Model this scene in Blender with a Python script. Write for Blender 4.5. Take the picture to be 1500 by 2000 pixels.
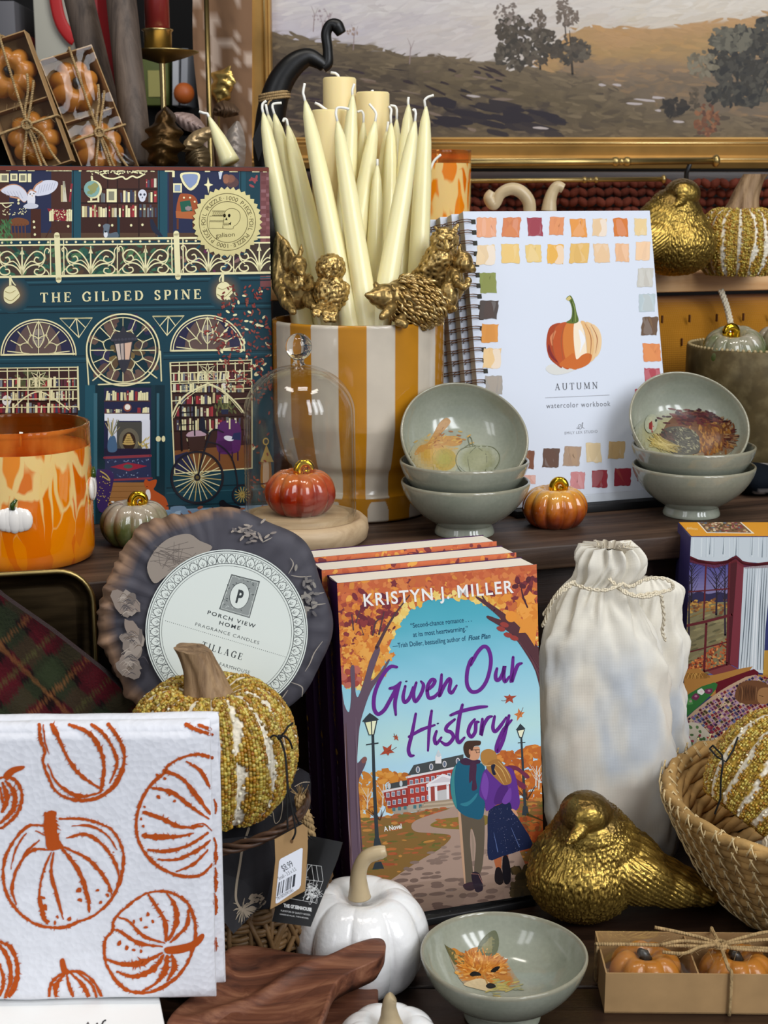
import bpy, bmesh, math, random
from mathutils import Vector, Matrix, noise
from mathutils.bvhtree import BVHTree
from mathutils.geometry import tessellate_polygon

for _o in list(bpy.data.objects):
    bpy.data.objects.remove(_o)
scene = bpy.context.scene
COL = scene.collection
R = math.radians
PI = math.pi

# ---------------------------------------------------------------- camera
FPX, PITCH, ZC = 2777.0, R(12.6),0.446      # focal length in pixels of a 1500x2000 frame
SP, CP = math.sin(PITCH), math.cos(PITCH)
cam_d = bpy.data.cameras.new('camera')
cam_d.sensor_fit = 'VERTICAL'
cam_d.sensor_height = 36.0
cam_d.lens = FPX / 2000.0 * 36.0
cam_d.clip_start = 0.02
cam_d.dof.use_dof = True
cam_d.dof.focus_distance = 0.90
cam_d.dof.aperture_fstop = 22.0
cam = bpy.data.objects.new('camera', cam_d)
cam.location = (0,0, ZC)
cam.rotation_euler = (PI/2 - PITCH, 0,0)
COL.objects.link(cam)
scene.camera = cam

# ---------------------------------------------------------------- light and exposure
scene.view_settings.view_transform = 'Standard'
scene.view_settings.look = 'None'
scene.view_settings.gamma = 1.0
scene.view_settings.exposure = 0.0
world = bpy.data.worlds.new('shop_ambient')
scene.world = world
world.use_nodes = True
_n = world.node_tree.nodes; _l = world.node_tree.links
_bg = _n['Background']
_tc = _n.new('ShaderNodeTexCoord'); _sx = _n.new('ShaderNodeSeparateXYZ')
_rp = _n.new('ShaderNodeValToRGB'); _mr = _n.new('ShaderNodeMapRange')
_mr.inputs['From Min'].default_value = -1; _mr.inputs['From Max'].default_value = 1
_l.new(_tc.outputs['Generated'], _sx.inputs[0]); _l.new(_sx.outputs['Y'], _mr.inputs[0]); _l.new(_mr.outputs[0], _rp.inputs[0])
_rp.color_ramp.elements[0].color = (.80,.86,1.0,1)      # the open shop and street windows behind the photographer
_rp.color_ramp.elements[1].position = .62
_rp.color_ramp.elements[1].color = (.05,.045,.04,1)     # the dim depth of the shop
_l.new(_rp.outputs[0], _bg.inputs['Color'])
_bg.inputs['Strength'].default_value = 0.40

def area(name, loc, target, sx, sy, power, color):
    d = bpy.data.lights.new(name, 'AREA'); d.shape = 'RECTANGLE'; d.size = sx; d.size_y = sy
    d.energy = power; d.color = color
    o = bpy.data.objects.new(name, d); o.location = loc
    o.rotation_euler = (Vector(target) - Vector(loc)).to_track_quat('-Z', 'Y').to_euler()
    COL.objects.link(o); return o
for _k, _x in enumerate((.95,1.45,1.95)):      # three tall panes of the shop window behind and right of the photographer
    area('window_pane_light',(_x, -1.0 + _k*.22,1.55),(.05,.9,.15),.30,1.5,17.5,(.93,.96,1.0))
for _x in (-1.2,-1.75):
    area('door_pane_light',(_x, -1.0,1.3),(0,.9,.2),.28,1.4,5.0,(.95,.97,1.0))
for _x in (-.55,.15,.85):
    area('ceiling_light',(_x, .62,2.1),(_x*.4,1.0,.2),.5,.16,5.5,(1.0,.94,.84))

# ---------------------------------------------------------------- geometry helpers
CAM = Vector((0,0, ZC))
def ray(px, py):
    u = (px - 750.0) / FPX; v = (1000.0 - py) / FPX
    return Vector((u, CP + v*SP, -SP + v*CP))
def at(px, py, D): return CAM + ray(px, py) * D
def onz(px, py, z):
    r = ray(px, py); return CAM + r * ((z - ZC) / r.z)
def depth(p): return (p.y * CP - (p.z - ZC) * SP)
def lin(c):
    return c/12.92 if c <= .04045 else ((c + .055)/1.055) ** 2.4
def hx(h):
    if not isinstance(h, str): return (h[0], h[1], h[2],1.0)
    h = h.lstrip('#')
    if len(h) == 3: h = h[0]*2 + h[1]*2 + h[2]*2
    return (lin(int(h[0:2],16)/255), lin(int(h[2:4],16)/255), lin(int(h[4:6],16)/255),1.0)
def mixc(a, b, t):
    a = hx(a); b = hx(b); t = max(0.0, min(1.0, t))
    return tuple(a[i] + (b[i] - a[i]) * t for i in range(3)) + (1.0,)
def ramp(stops, t):
    if t <= stops[0][0]: return hx(stops[0][1])
    for (a, ca),(b, cb) in zip(stops, stops[1:]):
        if t <= b: return mixc(ca, cb, (t - a)/(b - a))
    return hx(stops[-1][1])
def sstep(a, b, x):
    t = max(0.0, min(1.0,(x - a)/(b - a))); return t*t*(3 - 2*t)
def nz(x, y, z=0.0): return noise.noise(Vector((x, y, z)))
def fbm(x, y, z=0.0, o=4): return noise.fractal(Vector((x, y, z)),1.0,2.0, o)
def lerp(a, b, t): return a + (b - a)*t
def interp(tab, t):
    if t <= tab[0][0]: return tab[0][1]
    for (a, va),(b, vb) in zip(tab, tab[1:]):
        if t <= b: return va + (vb - va)*(t - a)/(b - a)
    return tab[-1][1]
def sm(pts, n=6, closed=False):
    """Catmull-Rom through the points (2D or 3D tuples)."""
    P = [tuple(p) for p in pts]; m = len(P); out = []
    k = m if closed else m - 1
    for i in range(k):
        if closed: a, b, c, d = P[(i-1) % m], P[i], P[(i+1) % m], P[(i+2) % m]
        else: a, b, c, d = P[max(i-1,0)], P[i], P[i+1], P[min(i+2, m-1)]
        for j in range(n):
            t = j/n
            out.append(tuple(.5*(2*b[q] + (c[q]-a[q])*t + (2*a[q]-5*b[q]+4*c[q]-d[q])*t*t + (3*b[q]-a[q]-3*c[q]+d[q])*t**3) for q in range(len(b))))
    if not closed: out.append(P[-1])
    return out

def tag(o, label=None, cat=None, group=None, kind=None):
    if label: o['label'] = label
    if cat: o['category'] = cat
    if group: o['group'] = group
    if kind: o['kind'] = kind
    return o
def thing(name, label, cat, loc=(0,0,0), rz=0.0, group=None):
    o = bpy.data.objects.new(name, None); o.empty_display_size = .02
    o.location = loc; o.rotation_euler = (0,0, rz); COL.objects.link(o)
    return tag(o, label, cat, group)
def world_of(o):
    m = Matrix.Identity(4)
    while o is not None:
        m = o.matrix_basis @ m; o = o.parent
    return m
def copy_tree(o, parent=None):
    c = o.copy(); COL.objects.link(c)
    if parent is not None: c.parent = parent
    for ch in [x for x in bpy.data.objects if x.parent == o]:
        copy_tree(ch, c)
    return c

class MB:
    """Collects shapes (vertices, faces, colours); build() links them as ONE mesh object."""
    def __init__(s): s.v = []; s.f = []; s.m = []; s.c = []; s.sm = []
    def add(s, verts, faces, mat=0, col=None, smooth=True, cols=None):
        b = len(s.v); s.v += [Vector(p) for p in verts]
        if cols is not None: s.c += [hx(c) for c in cols]
        else: s.c += [hx(col) if col else (1,1,1,1)] * len(verts)
        for f in faces:
            s.f.append([b + i for i in f]); s.m.append(mat); s.sm.append(smooth)
        return s
    def grid(s, rows, mat=0, col=None, cols=None, closed=False, smooth=True, flip=False):
        n = len(rows[0]); V = [p for r in rows for p in r]; F = []
        for i in range(len(rows)-1):
            for j in range(n if closed else n-1):
                a, b = i*n + j, i*n + (j+1) % n
                q = [a, b, b+n, a+n]
                F.append(q[::-1] if flip else q)
        return s.add(V, F, mat, col, smooth, [c for r in cols for c in r] if cols else None)
    def box(s, c, d, rot=None, bev=0.0, seg=2, mat=0, col=None):
        bm = bmesh.new(); bmesh.ops.create_cube(bm, size=1.0)
        bmesh.ops.scale(bm, vec=d, verts=bm.verts)
        if bev > 0: bmesh.ops.bevel(bm, geom=bm.edges[:] + bm.verts[:], offset=bev, segments=seg, profile=.5, affect='EDGES')
        M = Matrix.Translation(Vector(c)) @ (rot.to_4x4() if rot is not None else Matrix.Identity(4))
        bm.verts.index_update()
        s.add([M @ v.co for v in bm.verts],[[v.index for v in f.verts] for f in bm.faces], mat, col, bev > 0 and seg > 1)
        bm.free(); return s
    def lathe(s, prof, n=48, c=(0,0,0), mat=0, col=None, colf=None, M=None, rad=None):
        rows = []; cols = []
        for i, (r, z) in enumerate(prof):
            row = []; cr = []
            for j in range(n):
                a = 2*PI*j/n; rr = r * (rad(a, z) if rad else 1)
                p = Vector((rr*math.cos(a), rr*math.sin(a), z)); row.append(p)
                if colf: cr.append(colf(a, r, z, i))
            if M: row = [M @ p for p in row]
            rows.append([p + Vector(c) for p in row]); cols.append(cr)
        return s.grid(rows, mat, col, cols if colf else None, closed=True)
    def tube(s, pts, rad, n=8, mat=0, col=None, cap=True, cols=None, flat=1.0):
        P = [Vector(p) for p in pts]; m = len(P)
        if not hasattr(rad, '__len__'): rad = [rad]*m
        T = [(P[min(i+1, m-1)] - P[max(i-1,0)]).normalized() for i in range(m)]
        up = Vector((0,0,1)) if abs(T[0].z) < .9 else Vector((0,1,0))
        N = (up - T[0]*up.dot(T[0])).normalized(); rows = []; cc = []
        for i in range(m):
            N = (N - T[i]*N.dot(T[i])).normalized(); B = T[i].cross(N)
            rows.append([P[i] + (N*math.cos(2*PI*j/n)*flat + B*math.sin(2*PI*j/n))*rad[i] for j in range(n)])
            if cols: cc.append([cols[i]]*n)
        if cap:
            rows = [[P[0]]*n] + rows + [[P[-1]]*n]
            if cols: cc = [cc[0]] + cc + [cc[-1]]
        return s.grid(rows, mat, col, cc if cols else None, closed=True)
    def ball(s, c, r, n=16, mat=0, col=None, M=None):
        if not hasattr(r, '__len__'): r = (r, r, r)
        rows = []
        for i in range(n//2 + 1):
            t = PI*i/(n//2)
            row = [Vector((r[0]*math.sin(t)*math.cos(2*PI*j/n), r[1]*math.sin(t)*math.sin(2*PI*j/n),-r[2]*math.cos(t))) for j in range(n)]
            rows.append([(M @ p if M else p) + Vector(c) for p in row])
        return s.grid(rows, mat, col, closed=True)
    def build(s, name, mats, parent=None, world=False, sharp=None):
        me = bpy.data.meshes.new(name)
        V = s.v
        if world and parent is not None:
            Mi = world_of(parent).inverted(); V = [Mi @ p for p in V]
        me.from_pydata([tuple(p) for p in V],[], s.f)
        if not hasattr(mats, '__len__'): mats = [mats]
        for m in mats: me.materials.append(m)
        me.polygons.foreach_set('material_index', s.m)
        me.polygons.foreach_set('use_smooth', s.sm)
        ca = me.color_attributes.new('Col', 'FLOAT_COLOR', 'POINT')
        ca.data.foreach_set('color',[x for c in s.c for x in c])
        me.validate(); me.update()
        if sharp is not None:
            try: me.set_sharp_from_angle(angle=R(sharp))
            except Exception: pass
        o = bpy.data.objects.new(name, me); COL.objects.link(o)
        if parent is not None: o.parent = parent
        return o

def blob(parts, voxel, smooth=3, fac=.5):
    """Fuses ellipsoids / tapered limbs into one continuous skin; returns (verts, faces, normals)."""
    mb = MB()
    for p in parts:
        if p[0] == 'e':      # ellipsoid: centre, radii, rotation matrix or None
            mb.ball(p[1], p[2],24, M=p[3] if len(p) > 3 else None)
        else:                # limb: points, radii
            pts, rad = p[1], p[2]
            mb.tube(pts, rad, 12)
            for q, r in zip(pts, rad): mb.ball(q, r*.999,12)
    o = mb.build('blob_tmp',[])
    md = o.modifiers.new('r', 'REMESH'); md.mode = 'VOXEL'; md.voxel_size = voxel; md.adaptivity = 0
    if smooth:
        ms = o.modifiers.new('s', 'SMOOTH'); ms.iterations = smooth; ms.factor = fac
    dg = bpy.context.evaluated_depsgraph_get(); dg.update()
    me = bpy.data.meshes.new_from_object(o.evaluated_get(dg))
    V = [v.co.copy() for v in me.vertices]; F = [list(p.vertices) for p in me.polygons]; N = [v.normal.copy() for v in me.vertices]
    bpy.data.objects.remove(o); bpy.data.meshes.remove(me)
    return V, F, N

class Frame:
    """A plane in the place: origin, right axis U, up axis V, normal N towards the room."""
    def __init__(s, o, yaw, lean, roll=0.0):
        r = Vector((math.cos(yaw), math.sin(yaw),0)); b = Vector((-math.sin(yaw), math.cos(yaw),0))
        u = Vector((0,0,1))*math.cos(lean) + b*math.sin(lean)
        s.O = Vector(o); s.U = r*math.cos(roll) - u*math.sin(roll); s.V = u*math.cos(roll) + r*math.sin(roll)
        s.N = s.U.cross(s.V).normalized()
    def uv(s, p):
        r = ray(*p); t = (s.O - CAM).dot(s.N)/r.dot(s.N); q = CAM + r*t - s.O
        return (q.dot(s.U), q.dot(s.V))
    def pt(s, u, v, h=0.0): return s.O + s.U*u + s.V*v + s.N*h
    def rot(s): return Matrix((s.U, s.V, s.N)).transposed()
    def box(s, mb, u0, u1, v0, v1, h0, h1, **k):
        return mb.box(s.pt((u0+u1)/2,(v0+v1)/2,(h0+h1)/2),(u1-u0, v1-v0, abs(h1-h0)), rot=s.rot(), **k)

_tc_cache = {}
def text_mesh(txt, shear=0.0, bold=0.0, spacing=1.0):
    k = (txt, shear, bold, spacing)
    if k not in _tc_cache:
        cu = bpy.data.curves.new('t', 'FONT'); cu.body = txt; cu.shear = shear; cu.offset = bold; cu.space_character = spacing
        cu.resolution_u = 5; cu.size = 1.0
        o = bpy.data.objects.new('t', cu); me = bpy.data.meshes.new_from_object(o)
        _tc_cache[k] = ([(v.co.x, v.co.y) for v in me.vertices],[list(p.vertices) for p in me.polygons])
        bpy.data.objects.remove(o); bpy.data.curves.remove(cu); bpy.data.meshes.remove(me)
    return _tc_cache[k]

def _clip(poly, a, b, c):
    """keep a*x+b*y<=c"""
    out = []; n = len(poly)
    for i in range(n):
        p, q = poly[i], poly[(i+1) % n]
        dp, dq = a*p[0]+b*p[1]-c, a*q[0]+b*q[1]-c
        if dp <= 0: out.append(p)
        if (dp < 0 < dq) or (dq < 0 < dp):
            t = dp/(dp-dq); out.append((p[0]+(q[0]-p[0])*t, p[1]+(q[1]-p[1])*t))
    return out

class Art:
    """Printed ink on a surface: thin coloured shapes lying on a plane (Frame) or a curved thing (map3).
    Shapes are drawn in order; build() gives every shape the lowest layer that still covers what it overlaps."""
    def __init__(s, frame=None, rect=None, map3=None, step=3e-6, lift=1.5e-4, cell=None, px=True):
        s.fr = frame; s.rect = rect; s.map3 = map3; s.lift = lift; s.step = 3e-6; s.mb = MB(); s.cell = cell; s.px = px; s.groups = [[]]
    @property
    def h(s): return 0.0
    @h.setter
    def h(s, v): s.up()
    def uv(s, p): return s.fr.uv(p) if (s.fr and s.px) else (p[0], p[1])
    def put(s, poly, col, cf=None):
        if s.rect:
            u0, u1, v0, v1 = s.rect
            for a in ((1,0, u1),(-1,0,-u0),(0,1, v1),(0,-1,-v0)):
                poly = _clip(poly, *a)
                if len(poly) < 3: return
        s.groups[-1].append((poly, col, cf))
    def flush(s):
        K = {}; cz = 3.0 if s.map3 else .0011
        for g in s.groups:
            if not g: continue
            cells = set()
            for poly, col, cf in g:
                xs = [p[0] for p in poly]; ys = [p[1] for p in poly]
                for i in range(math.floor(min(xs)/cz), math.floor(max(xs)/cz)+1):
                    for j in range(math.floor(min(ys)/cz), math.floor(max(ys)/cz)+1): cells.add((i, j))
            lay = 1 + max(K.get(c, 0) for c in cells)
            for c in cells: K[c] = lay
            s.hh = s.lift + s.step*lay
            for poly, col, cf in g: s._cells(poly, col, cf)
        s.groups = [[]]
    def _cells(s, poly, col, cf):
        if s.cell:
            xs = [p[0] for p in poly]; ys = [p[1] for p in poly]; c = s.cell
            i0, i1 = math.floor(min(xs)/c), math.floor(max(xs)/c); j0, j1 = math.floor(min(ys)/c), math.floor(max(ys)/c)
            for i in range(i0, i1+1):
                st = _clip(_clip(poly, 1,0,(i+1)*c),-1,0,-i*c)
                if len(st) < 3: continue
                for j in range(j0, j1+1):
                    q = _clip(_clip(st, 0,1,(j+1)*c),0,-1,-j*c)
                    if len(q) >= 3: s._emit(q, col, cf)
        else: s._emit(poly, col, cf)
    def _emit(s, poly, col, cf=None):
        q = [poly[0]]
        for p in poly[1:]:
            if abs(p[0]-q[-1][0]) + abs(p[1]-q[-1][1]) > 1e-7: q.append(p)
        if len(q) > 2 and abs(q[0][0]-q[-1][0]) + abs(q[0][1]-q[-1][1]) < 1e-7: q.pop()
        if len(q) < 3: return
        if s.map3:
            P = [s.map3(p, s.hh) for p in q]
            if any(p is None for p in P): return
        else: P = [s.fr.pt(p[0], p[1], s.hh) for p in q]
        if len(q) == 3: F = [(0,1,2)]
        elif len(q) == 4 and s._convex(q): F = [(0,1,2,3)]
        else: F = tessellate_polygon([[Vector((p[0]*1000, p[1]*1000,0)) for p in q]])
        s.mb.add(P, F, 0, col, False, [cf(p) for p in q] if cf else None)
    def _convex(s, q):
        sg = 0
        for i in range(4):
            a, b, c = q[i], q[(i+1) % 4], q[(i+2) % 4]
            z = (b[0]-a[0])*(c[1]-b[1]) - (b[1]-a[1])*(c[0]-b[0])
            if z*sg < 0: return False
            sg = sg or z
        return True
    def up(s, k=1):
        if s.groups[-1]: s.groups.append([])
    def poly(s, pts, col, hold=False, cf=None):
        if not hold: s.up()
        s.put([s.uv(p) for p in pts], col, cf)
    def rectp(s, x0, y0, x1, y1, col, hold=False): s.poly([(x0, y0),(x1, y0),(x1, y1),(x0, y1)], col, hold)
    def ell(s, c, rx, ry, col, rot=0.0, n=18, hold=False, jit=0.0):
        cs, sn = math.cos(rot), math.sin(rot); P = []
        for i in range(n):
            a = 2*PI*i/n; k = 1 + (random.uniform(-jit, jit) if jit else 0)
            x, y = rx*k*math.cos(a), ry*k*math.sin(a); P.append((c[0]+x*cs-y*sn, c[1]+x*sn+y*cs))
        s.poly(P, col, hold)
    def line(s, pts, w, col, hold=False, closed=False, cap=True):
        """polyline of width w (a number or one per point), in the same units as the points"""
        if not hold: s.up()
        P = [tuple(p) for p in pts]
        if closed: P = P + [P[0], P[1]]
        m = len(P)
        W = list(w) if hasattr(w, '__len__') else [w]*m
        if len(W) < m: W = [interp([(i/(len(W)-1), x) for i, x in enumerate(W)], j/(m-1)) for j in range(m)]
        L = []
        for i in range(m):
            a, b = P[max(i-1,0)], P[min(i+1, m-1)]
            dx, dy = b[0]-a[0], b[1]-a[1]; d = math.hypot(dx, dy) or 1
            k = W[i]/2; L.append(((P[i][0]-dy/d*k, P[i][1]+dx/d*k),(P[i][0]+dy/d*k, P[i][1]-dx/d*k)))
        for (a, b),(c, d) in zip(L, L[1:]):
            s.put([s.uv(q) for q in (a, b, d, c)], col)
        if cap and not closed:
            for p, ww in ((P[0], W[0]),(P[-1], W[-1])):
                if ww > 0: s.put([s.uv((p[0]+ww/2*math.cos(2*PI*i/10), p[1]+ww/2*math.sin(2*PI*i/10))) for i in range(10)], col)
    def curve(s, pts, w, col, n=6, **k): s.line(sm(pts, n), w, col, **k)
    def text(s, txt, p0, p1, h, col, shear=0.0, bold=0.0, spacing=1.0, hold=False, base=True):
        """text from baseline point p0 to p1, h = capital height"""
        if not hold: s.up()
        V, F = text_mesh(txt, shear, bold, spacing)
        x0, x1 = min(v[0] for v in V), max(v[0] for v in V); cap = .729
        dx, dy = p1[0]-p0[0], p1[1]-p0[1]; L = math.hypot(dx, dy); ex = (dx/L, dy/L)
        sgn = -1 if (s.px) else 1
        ey = (-ex[1]*sgn*1.0, ex[0]*sgn*1.0)
        q = []
        for x, y in V:
            a = (x-x0)/(x1-x0)*L; b = y/cap*h
            q.append((p0[0]+ex[0]*a+ey[0]*b, p0[1]+ex[1]*a+ey[1]*b))
        for f in F: s.put([s.uv(q[i]) for i in f], col)
    def arctext(s, txt, c, r, h, a0, a1, col, inward=False, shear=0.0, bold=0.0):
        """letters round a circle from angle a0 to a1 (pixel frame, radians, 0 = right, clockwise positive)"""
        n = len(txt); s.up()
        for i, ch in enumerate(txt):
            if ch == ' ': continue
            V, F = text_mesh(ch, 0, bold)
            w = max(v[0] for v in V); mid = (w + min(v[0] for v in V))/2
            a = a0 + (a1-a0)*(i+.5)/n
            er = (math.cos(a), math.sin(a)); et = (-er[1], er[0])
            if inward: er, et = (-er[0],-er[1]),(-et[0],-et[1])
            base = (c[0]+math.cos(a)*(r + (h/2 if inward else -h/2)), c[1]+math.sin(a)*(r + (h/2 if inward else -h/2)))
            q = [(base[0]+et[0]*(x-mid)/.729*h+er[0]*y/.729*h, base[1]+et[1]*(x-mid)/.729*h+er[1]*y/.729*h) for x, y in V]
            for f in F: s.put([s.uv(q[k]) for k in f], col)
    def serif(s, txt, p0, p1, h, col, tk=.15, tn=.055):
        s.up()
        adv = []; x = 0
        for ch in txt:
            w = SERIF.get(ch, (.4,[]))[0]; adv.append(x); x += w + .42
        tot = x - .42
        dx, dy = p1[0]-p0[0], p1[1]-p0[1]; L = math.hypot(dx, dy); ex = (dx/L, dy/L); ey = (ex[1],-ex[0]) if s.px else (-ex[1], ex[0])
        sx = L/tot
        def tr(x, y): return (p0[0]+ex[0]*x*sx+ey[0]*y*h, p0[1]+ex[1]*x*sx+ey[1]*y*h)
        for ch, ax in zip(txt, adv):
            if ch == ' ': continue
            for st in SERIF[ch][1]:
                w = tk if st[0] == 'k' else tn
                pts = st[1]
                if st[0] == 'b':      # round bowl: thick on its sides, thin top and bottom
                    pts = sm(pts, 6); P = [tr(ax+q[0], q[1]) for q in pts]; W = []
                    for i in range(len(pts)):
                        a, b = pts[max(i-1,0)], pts[min(i+1, len(pts)-1)]; d = math.hypot(b[0]-a[0], b[1]-a[1]) or 1
                        W.append((tn + (tk-tn)*abs(b[1]-a[1])/d)*h)
                    s.line(P, W, col, hold=True, cap=False)
                else: s.line([tr(ax+q[0], q[1]) for q in pts], w*h, col, hold=True, cap=False)
    def build(s, name, mat, parent, world=True):
        s.flush(); return s.mb.build(name, mat, parent, world=world)

def _S(x, y, w=.16): return ('n',[(x-w, y),(x+w, y)])
SERIF = {
 'T': (.8,[('n',[(0,.97),(.8,.97)]),('k',[(.4,0),(.4,1)]), _S(.4,.03),('n',[(.03,.97),(.03,.76)]),('n',[(.77,.97),(.77,.76)])]),
 'H': (.9,[('k',[(.15,0),(.15,1)]),('k',[(.75,0),(.75,1)]),('n',[(.15,.5),(.75,.5)])] + [_S(a, b) for a in (.15,.75) for b in (.03,.97)]),
 'E': (.72,[('k',[(.15,0),(.15,1)]),('n',[(0,.97),(.66,.97)]),('n',[(0,.03),(.72,.03)]),('n',[(.15,.52),(.5,.52)]),('n',[(.65,.97),(.65,.76)]),('n',[(.7,.03),(.7,.26)]),('n',[(.5,.4),(.5,.64)])]),
 'G': (.9,[('b',[(.8,.72),(.62,.95),(.4,.97),(.12,.72),(.08,.45),(.2,.12),(.48,.03),(.7,.1),(.77,.16)]),('k',[(.76,.05),(.76,.42)]), _S(.76,.42),('n',[(.8,.68),(.8,.97)])]),
 'I': (.32,[('k',[(.16,0),(.16,1)]), _S(.16,.03), _S(.16,.97)]),
 'L': (.72,[('k',[(.15,0),(.15,1)]), _S(.15,.97),('n',[(0,.03),(.7,.03)]),('n',[(.69,.03),(.69,.28)])]),
 'D': (.85,[('k',[(.15,0),(.15,1)]),('n',[(0,.97),(.35,.97)]),('n',[(0,.03),(.35,.03)]),('b',[(.35,.97),(.62,.88),(.77,.5),(.62,.12),(.35,.03)])]),
 'S': (.62,[('b',[(.52,.76),(.42,.95),(.2,.95),(.1,.75),(.2,.58),(.42,.45),(.54,.26),(.44,.06),(.2,.03),(.08,.24)]),('n',[(.54,.72),(.54,.98)]),('n',[(.06,.02),(.06,.3)])]),
 'P': (.7,[('k',[(.15,0),(.15,1)]), _S(.15,.03),('n',[(0,.97),(.35,.97)]),('b',[(.35,.97),(.58,.9),(.63,.72),(.55,.52),(.35,.45),(.15,.46)])]),
 'N': (.9,[('n',[(.13,0),(.13,1)]),('k',[(.13,.98),(.77,.03)]),('n',[(.77,0),(.77,1)]), _S(.13,.03), _S(.77,.97), _S(.08,.97,.1)]),
 'A': (.9,[('n',[(.12,0),(.44,.98)]),('k',[(.44,.98),(.76,0)]),('n',[(.25,.36),(.64,.36)]), _S(.12,.03,.13), _S(.76,.03,.15)]),
 'U': (.9,[('b',[(.15,1),(.15,.35),(.28,.06),(.5,.03),(.7,.15),(.75,.4),(.75,1)]), _S(.15,.97), _S(.75,.97,.12)]),
 'M': (1.1,[('n',[(.14,0),(.17,1)]),('k',[(.17,.98),(.54,.08)]),('n',[(.54,.08),(.9,.98)]),('k',[(.94,0),(.92,1)]), _S(.14,.03,.13), _S(.94,.03), _S(.1,.97,.1), _S(.98,.97,.1)]),
}

# ---------------------------------------------------------------- procedural materials
def mat(name, color=None, rough=.5, metal=0.0, spec=.5, bump=None, var=None, trans=0.0, ior=1.45, coat=0.0, sss=0.0, sssr=(1,.6,.3),
        vmix=None, sheen=0.0, alpha=None, coords='Object', aniso=None):
    """color None = the mesh's printed colour. bump=(kind, scale, strength, distance); var=(scale, amount) brightness mottling;
    vmix=(scale, colour, lo, hi) second colour mixed in by noise; aniso=(x,y,z) stretch of the textures."""
    m = bpy.data.materials.new(name); m.use_nodes = True
    nt = m.node_tree; N = nt.nodes; L = nt.links; b = N['Principled BSDF']
    def setin(k, v):
        if k in b.inputs: b.inputs[k].default_value = v
    setin('Roughness', rough); setin('Metallic', metal); setin('Specular IOR Level', spec); setin('IOR', ior)
    setin('Transmission Weight', trans); setin('Coat Weight', coat); setin('Coat Roughness',.08)
    if sss: setin('Subsurface Weight', sss); setin('Subsurface Radius', sssr); setin('Subsurface Scale',.01)
    if sheen: setin('Sheen Weight', sheen)
    if alpha is not None: setin('Alpha', alpha)
    tc = N.new('ShaderNodeTexCoord'); vec = tc.outputs[coords]
    if aniso:
        mp = N.new('ShaderNodeMapping'); mp.inputs['Scale'].default_value = aniso
        L.new(vec, mp.inputs[0]); vec = mp.outputs[0]
    if color is None:
        at_ = N.new('ShaderNodeAttribute'); at_.attribute_name = 'Col'; cs = at_.outputs['Color']
    else:
        rgb = N.new('ShaderNodeRGB'); rgb.outputs[0].default_value = hx(color); cs = rgb.outputs[0]
    def noise_tex(scale, detail=4):
        t = N.new('ShaderNodeTexNoise'); t.inputs['Scale'].default_value = scale; t.inputs['Detail'].default_value = detail
        L.new(vec, t.inputs['Vector']); return t
    if vmix:
        t = noise_tex(vmix[0],5); mr = N.new('ShaderNodeMapRange'); mr.inputs['From Min'].default_value = vmix[2]; mr.inputs['From Max'].default_value = vmix[3]
        L.new(t.outputs['Fac'], mr.inputs[0]); mx = N.new('ShaderNodeMix'); mx.data_type = 'RGBA'
        L.new(mr.outputs[0], mx.inputs[0]); L.new(cs, mx.inputs[6]); mx.inputs[7].default_value = hx(vmix[1]); cs = mx.outputs[2]
    if var:
        t = noise_tex(var[0],5); mr = N.new('ShaderNodeMapRange'); mr.inputs['From Min'].default_value = .3; mr.inputs['From Max'].default_value = .7
        mr.inputs['To Min'].default_value = 1 - var[1]; mr.inputs['To Max'].default_value = 1 + var[1]*.6
        L.new(t.outputs['Fac'], mr.inputs[0]); hv = N.new('ShaderNodeHueSaturation'); L.new(mr.outputs[0], hv.inputs['Value']); L.new(cs, hv.inputs['Color']); cs = hv.outputs[0]
    L.new(cs, b.inputs['Base Color'])
    if bump:
        kind, sc, st, ds = bump
        if kind == 'noise': t = noise_tex(sc, 6); out = t.outputs['Fac']
        elif kind == 'voronoi':
            t = N.new('ShaderNodeTexVoronoi'); t.inputs['Scale'].default_value = sc; L.new(vec, t.inputs['Vector']); out = t.outputs['Distance']
        elif kind == 'weave':
            ws = []
            for d in ('X', 'Z'):
                w = N.new('ShaderNodeTexWave'); w.bands_direction = d; w.inputs['Scale'].default_value = sc; w.inputs['Distortion'].default_value = 1.0
                w.inputs['Detail'].default_value = 2; L.new(vec, w.inputs['Vector']); ws.append(w.outputs['Fac'])
            ma = N.new('ShaderNodeMath'); ma.operation = 'ADD'; L.new(ws[0], ma.inputs[0]); L.new(ws[1], ma.inputs[1]); out = ma.outputs[0]
        elif kind == 'waves':
            w = N.new('ShaderNodeTexWave'); w.bands_direction = 'X'; w.inputs['Scale'].default_value = sc; w.inputs['Distortion'].default_value = 6.0
            w.inputs['Detail'].default_value = 3; L.new(vec, w.inputs['Vector']); out = w.outputs['Fac']
        bp = N.new('ShaderNodeBump'); bp.inputs['Strength'].default_value = st; bp.inputs['Distance'].default_value = ds
        L.new(out, bp.inputs['Height']); L.new(bp.outputs[0], b.inputs['Normal'])
    return m

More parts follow.
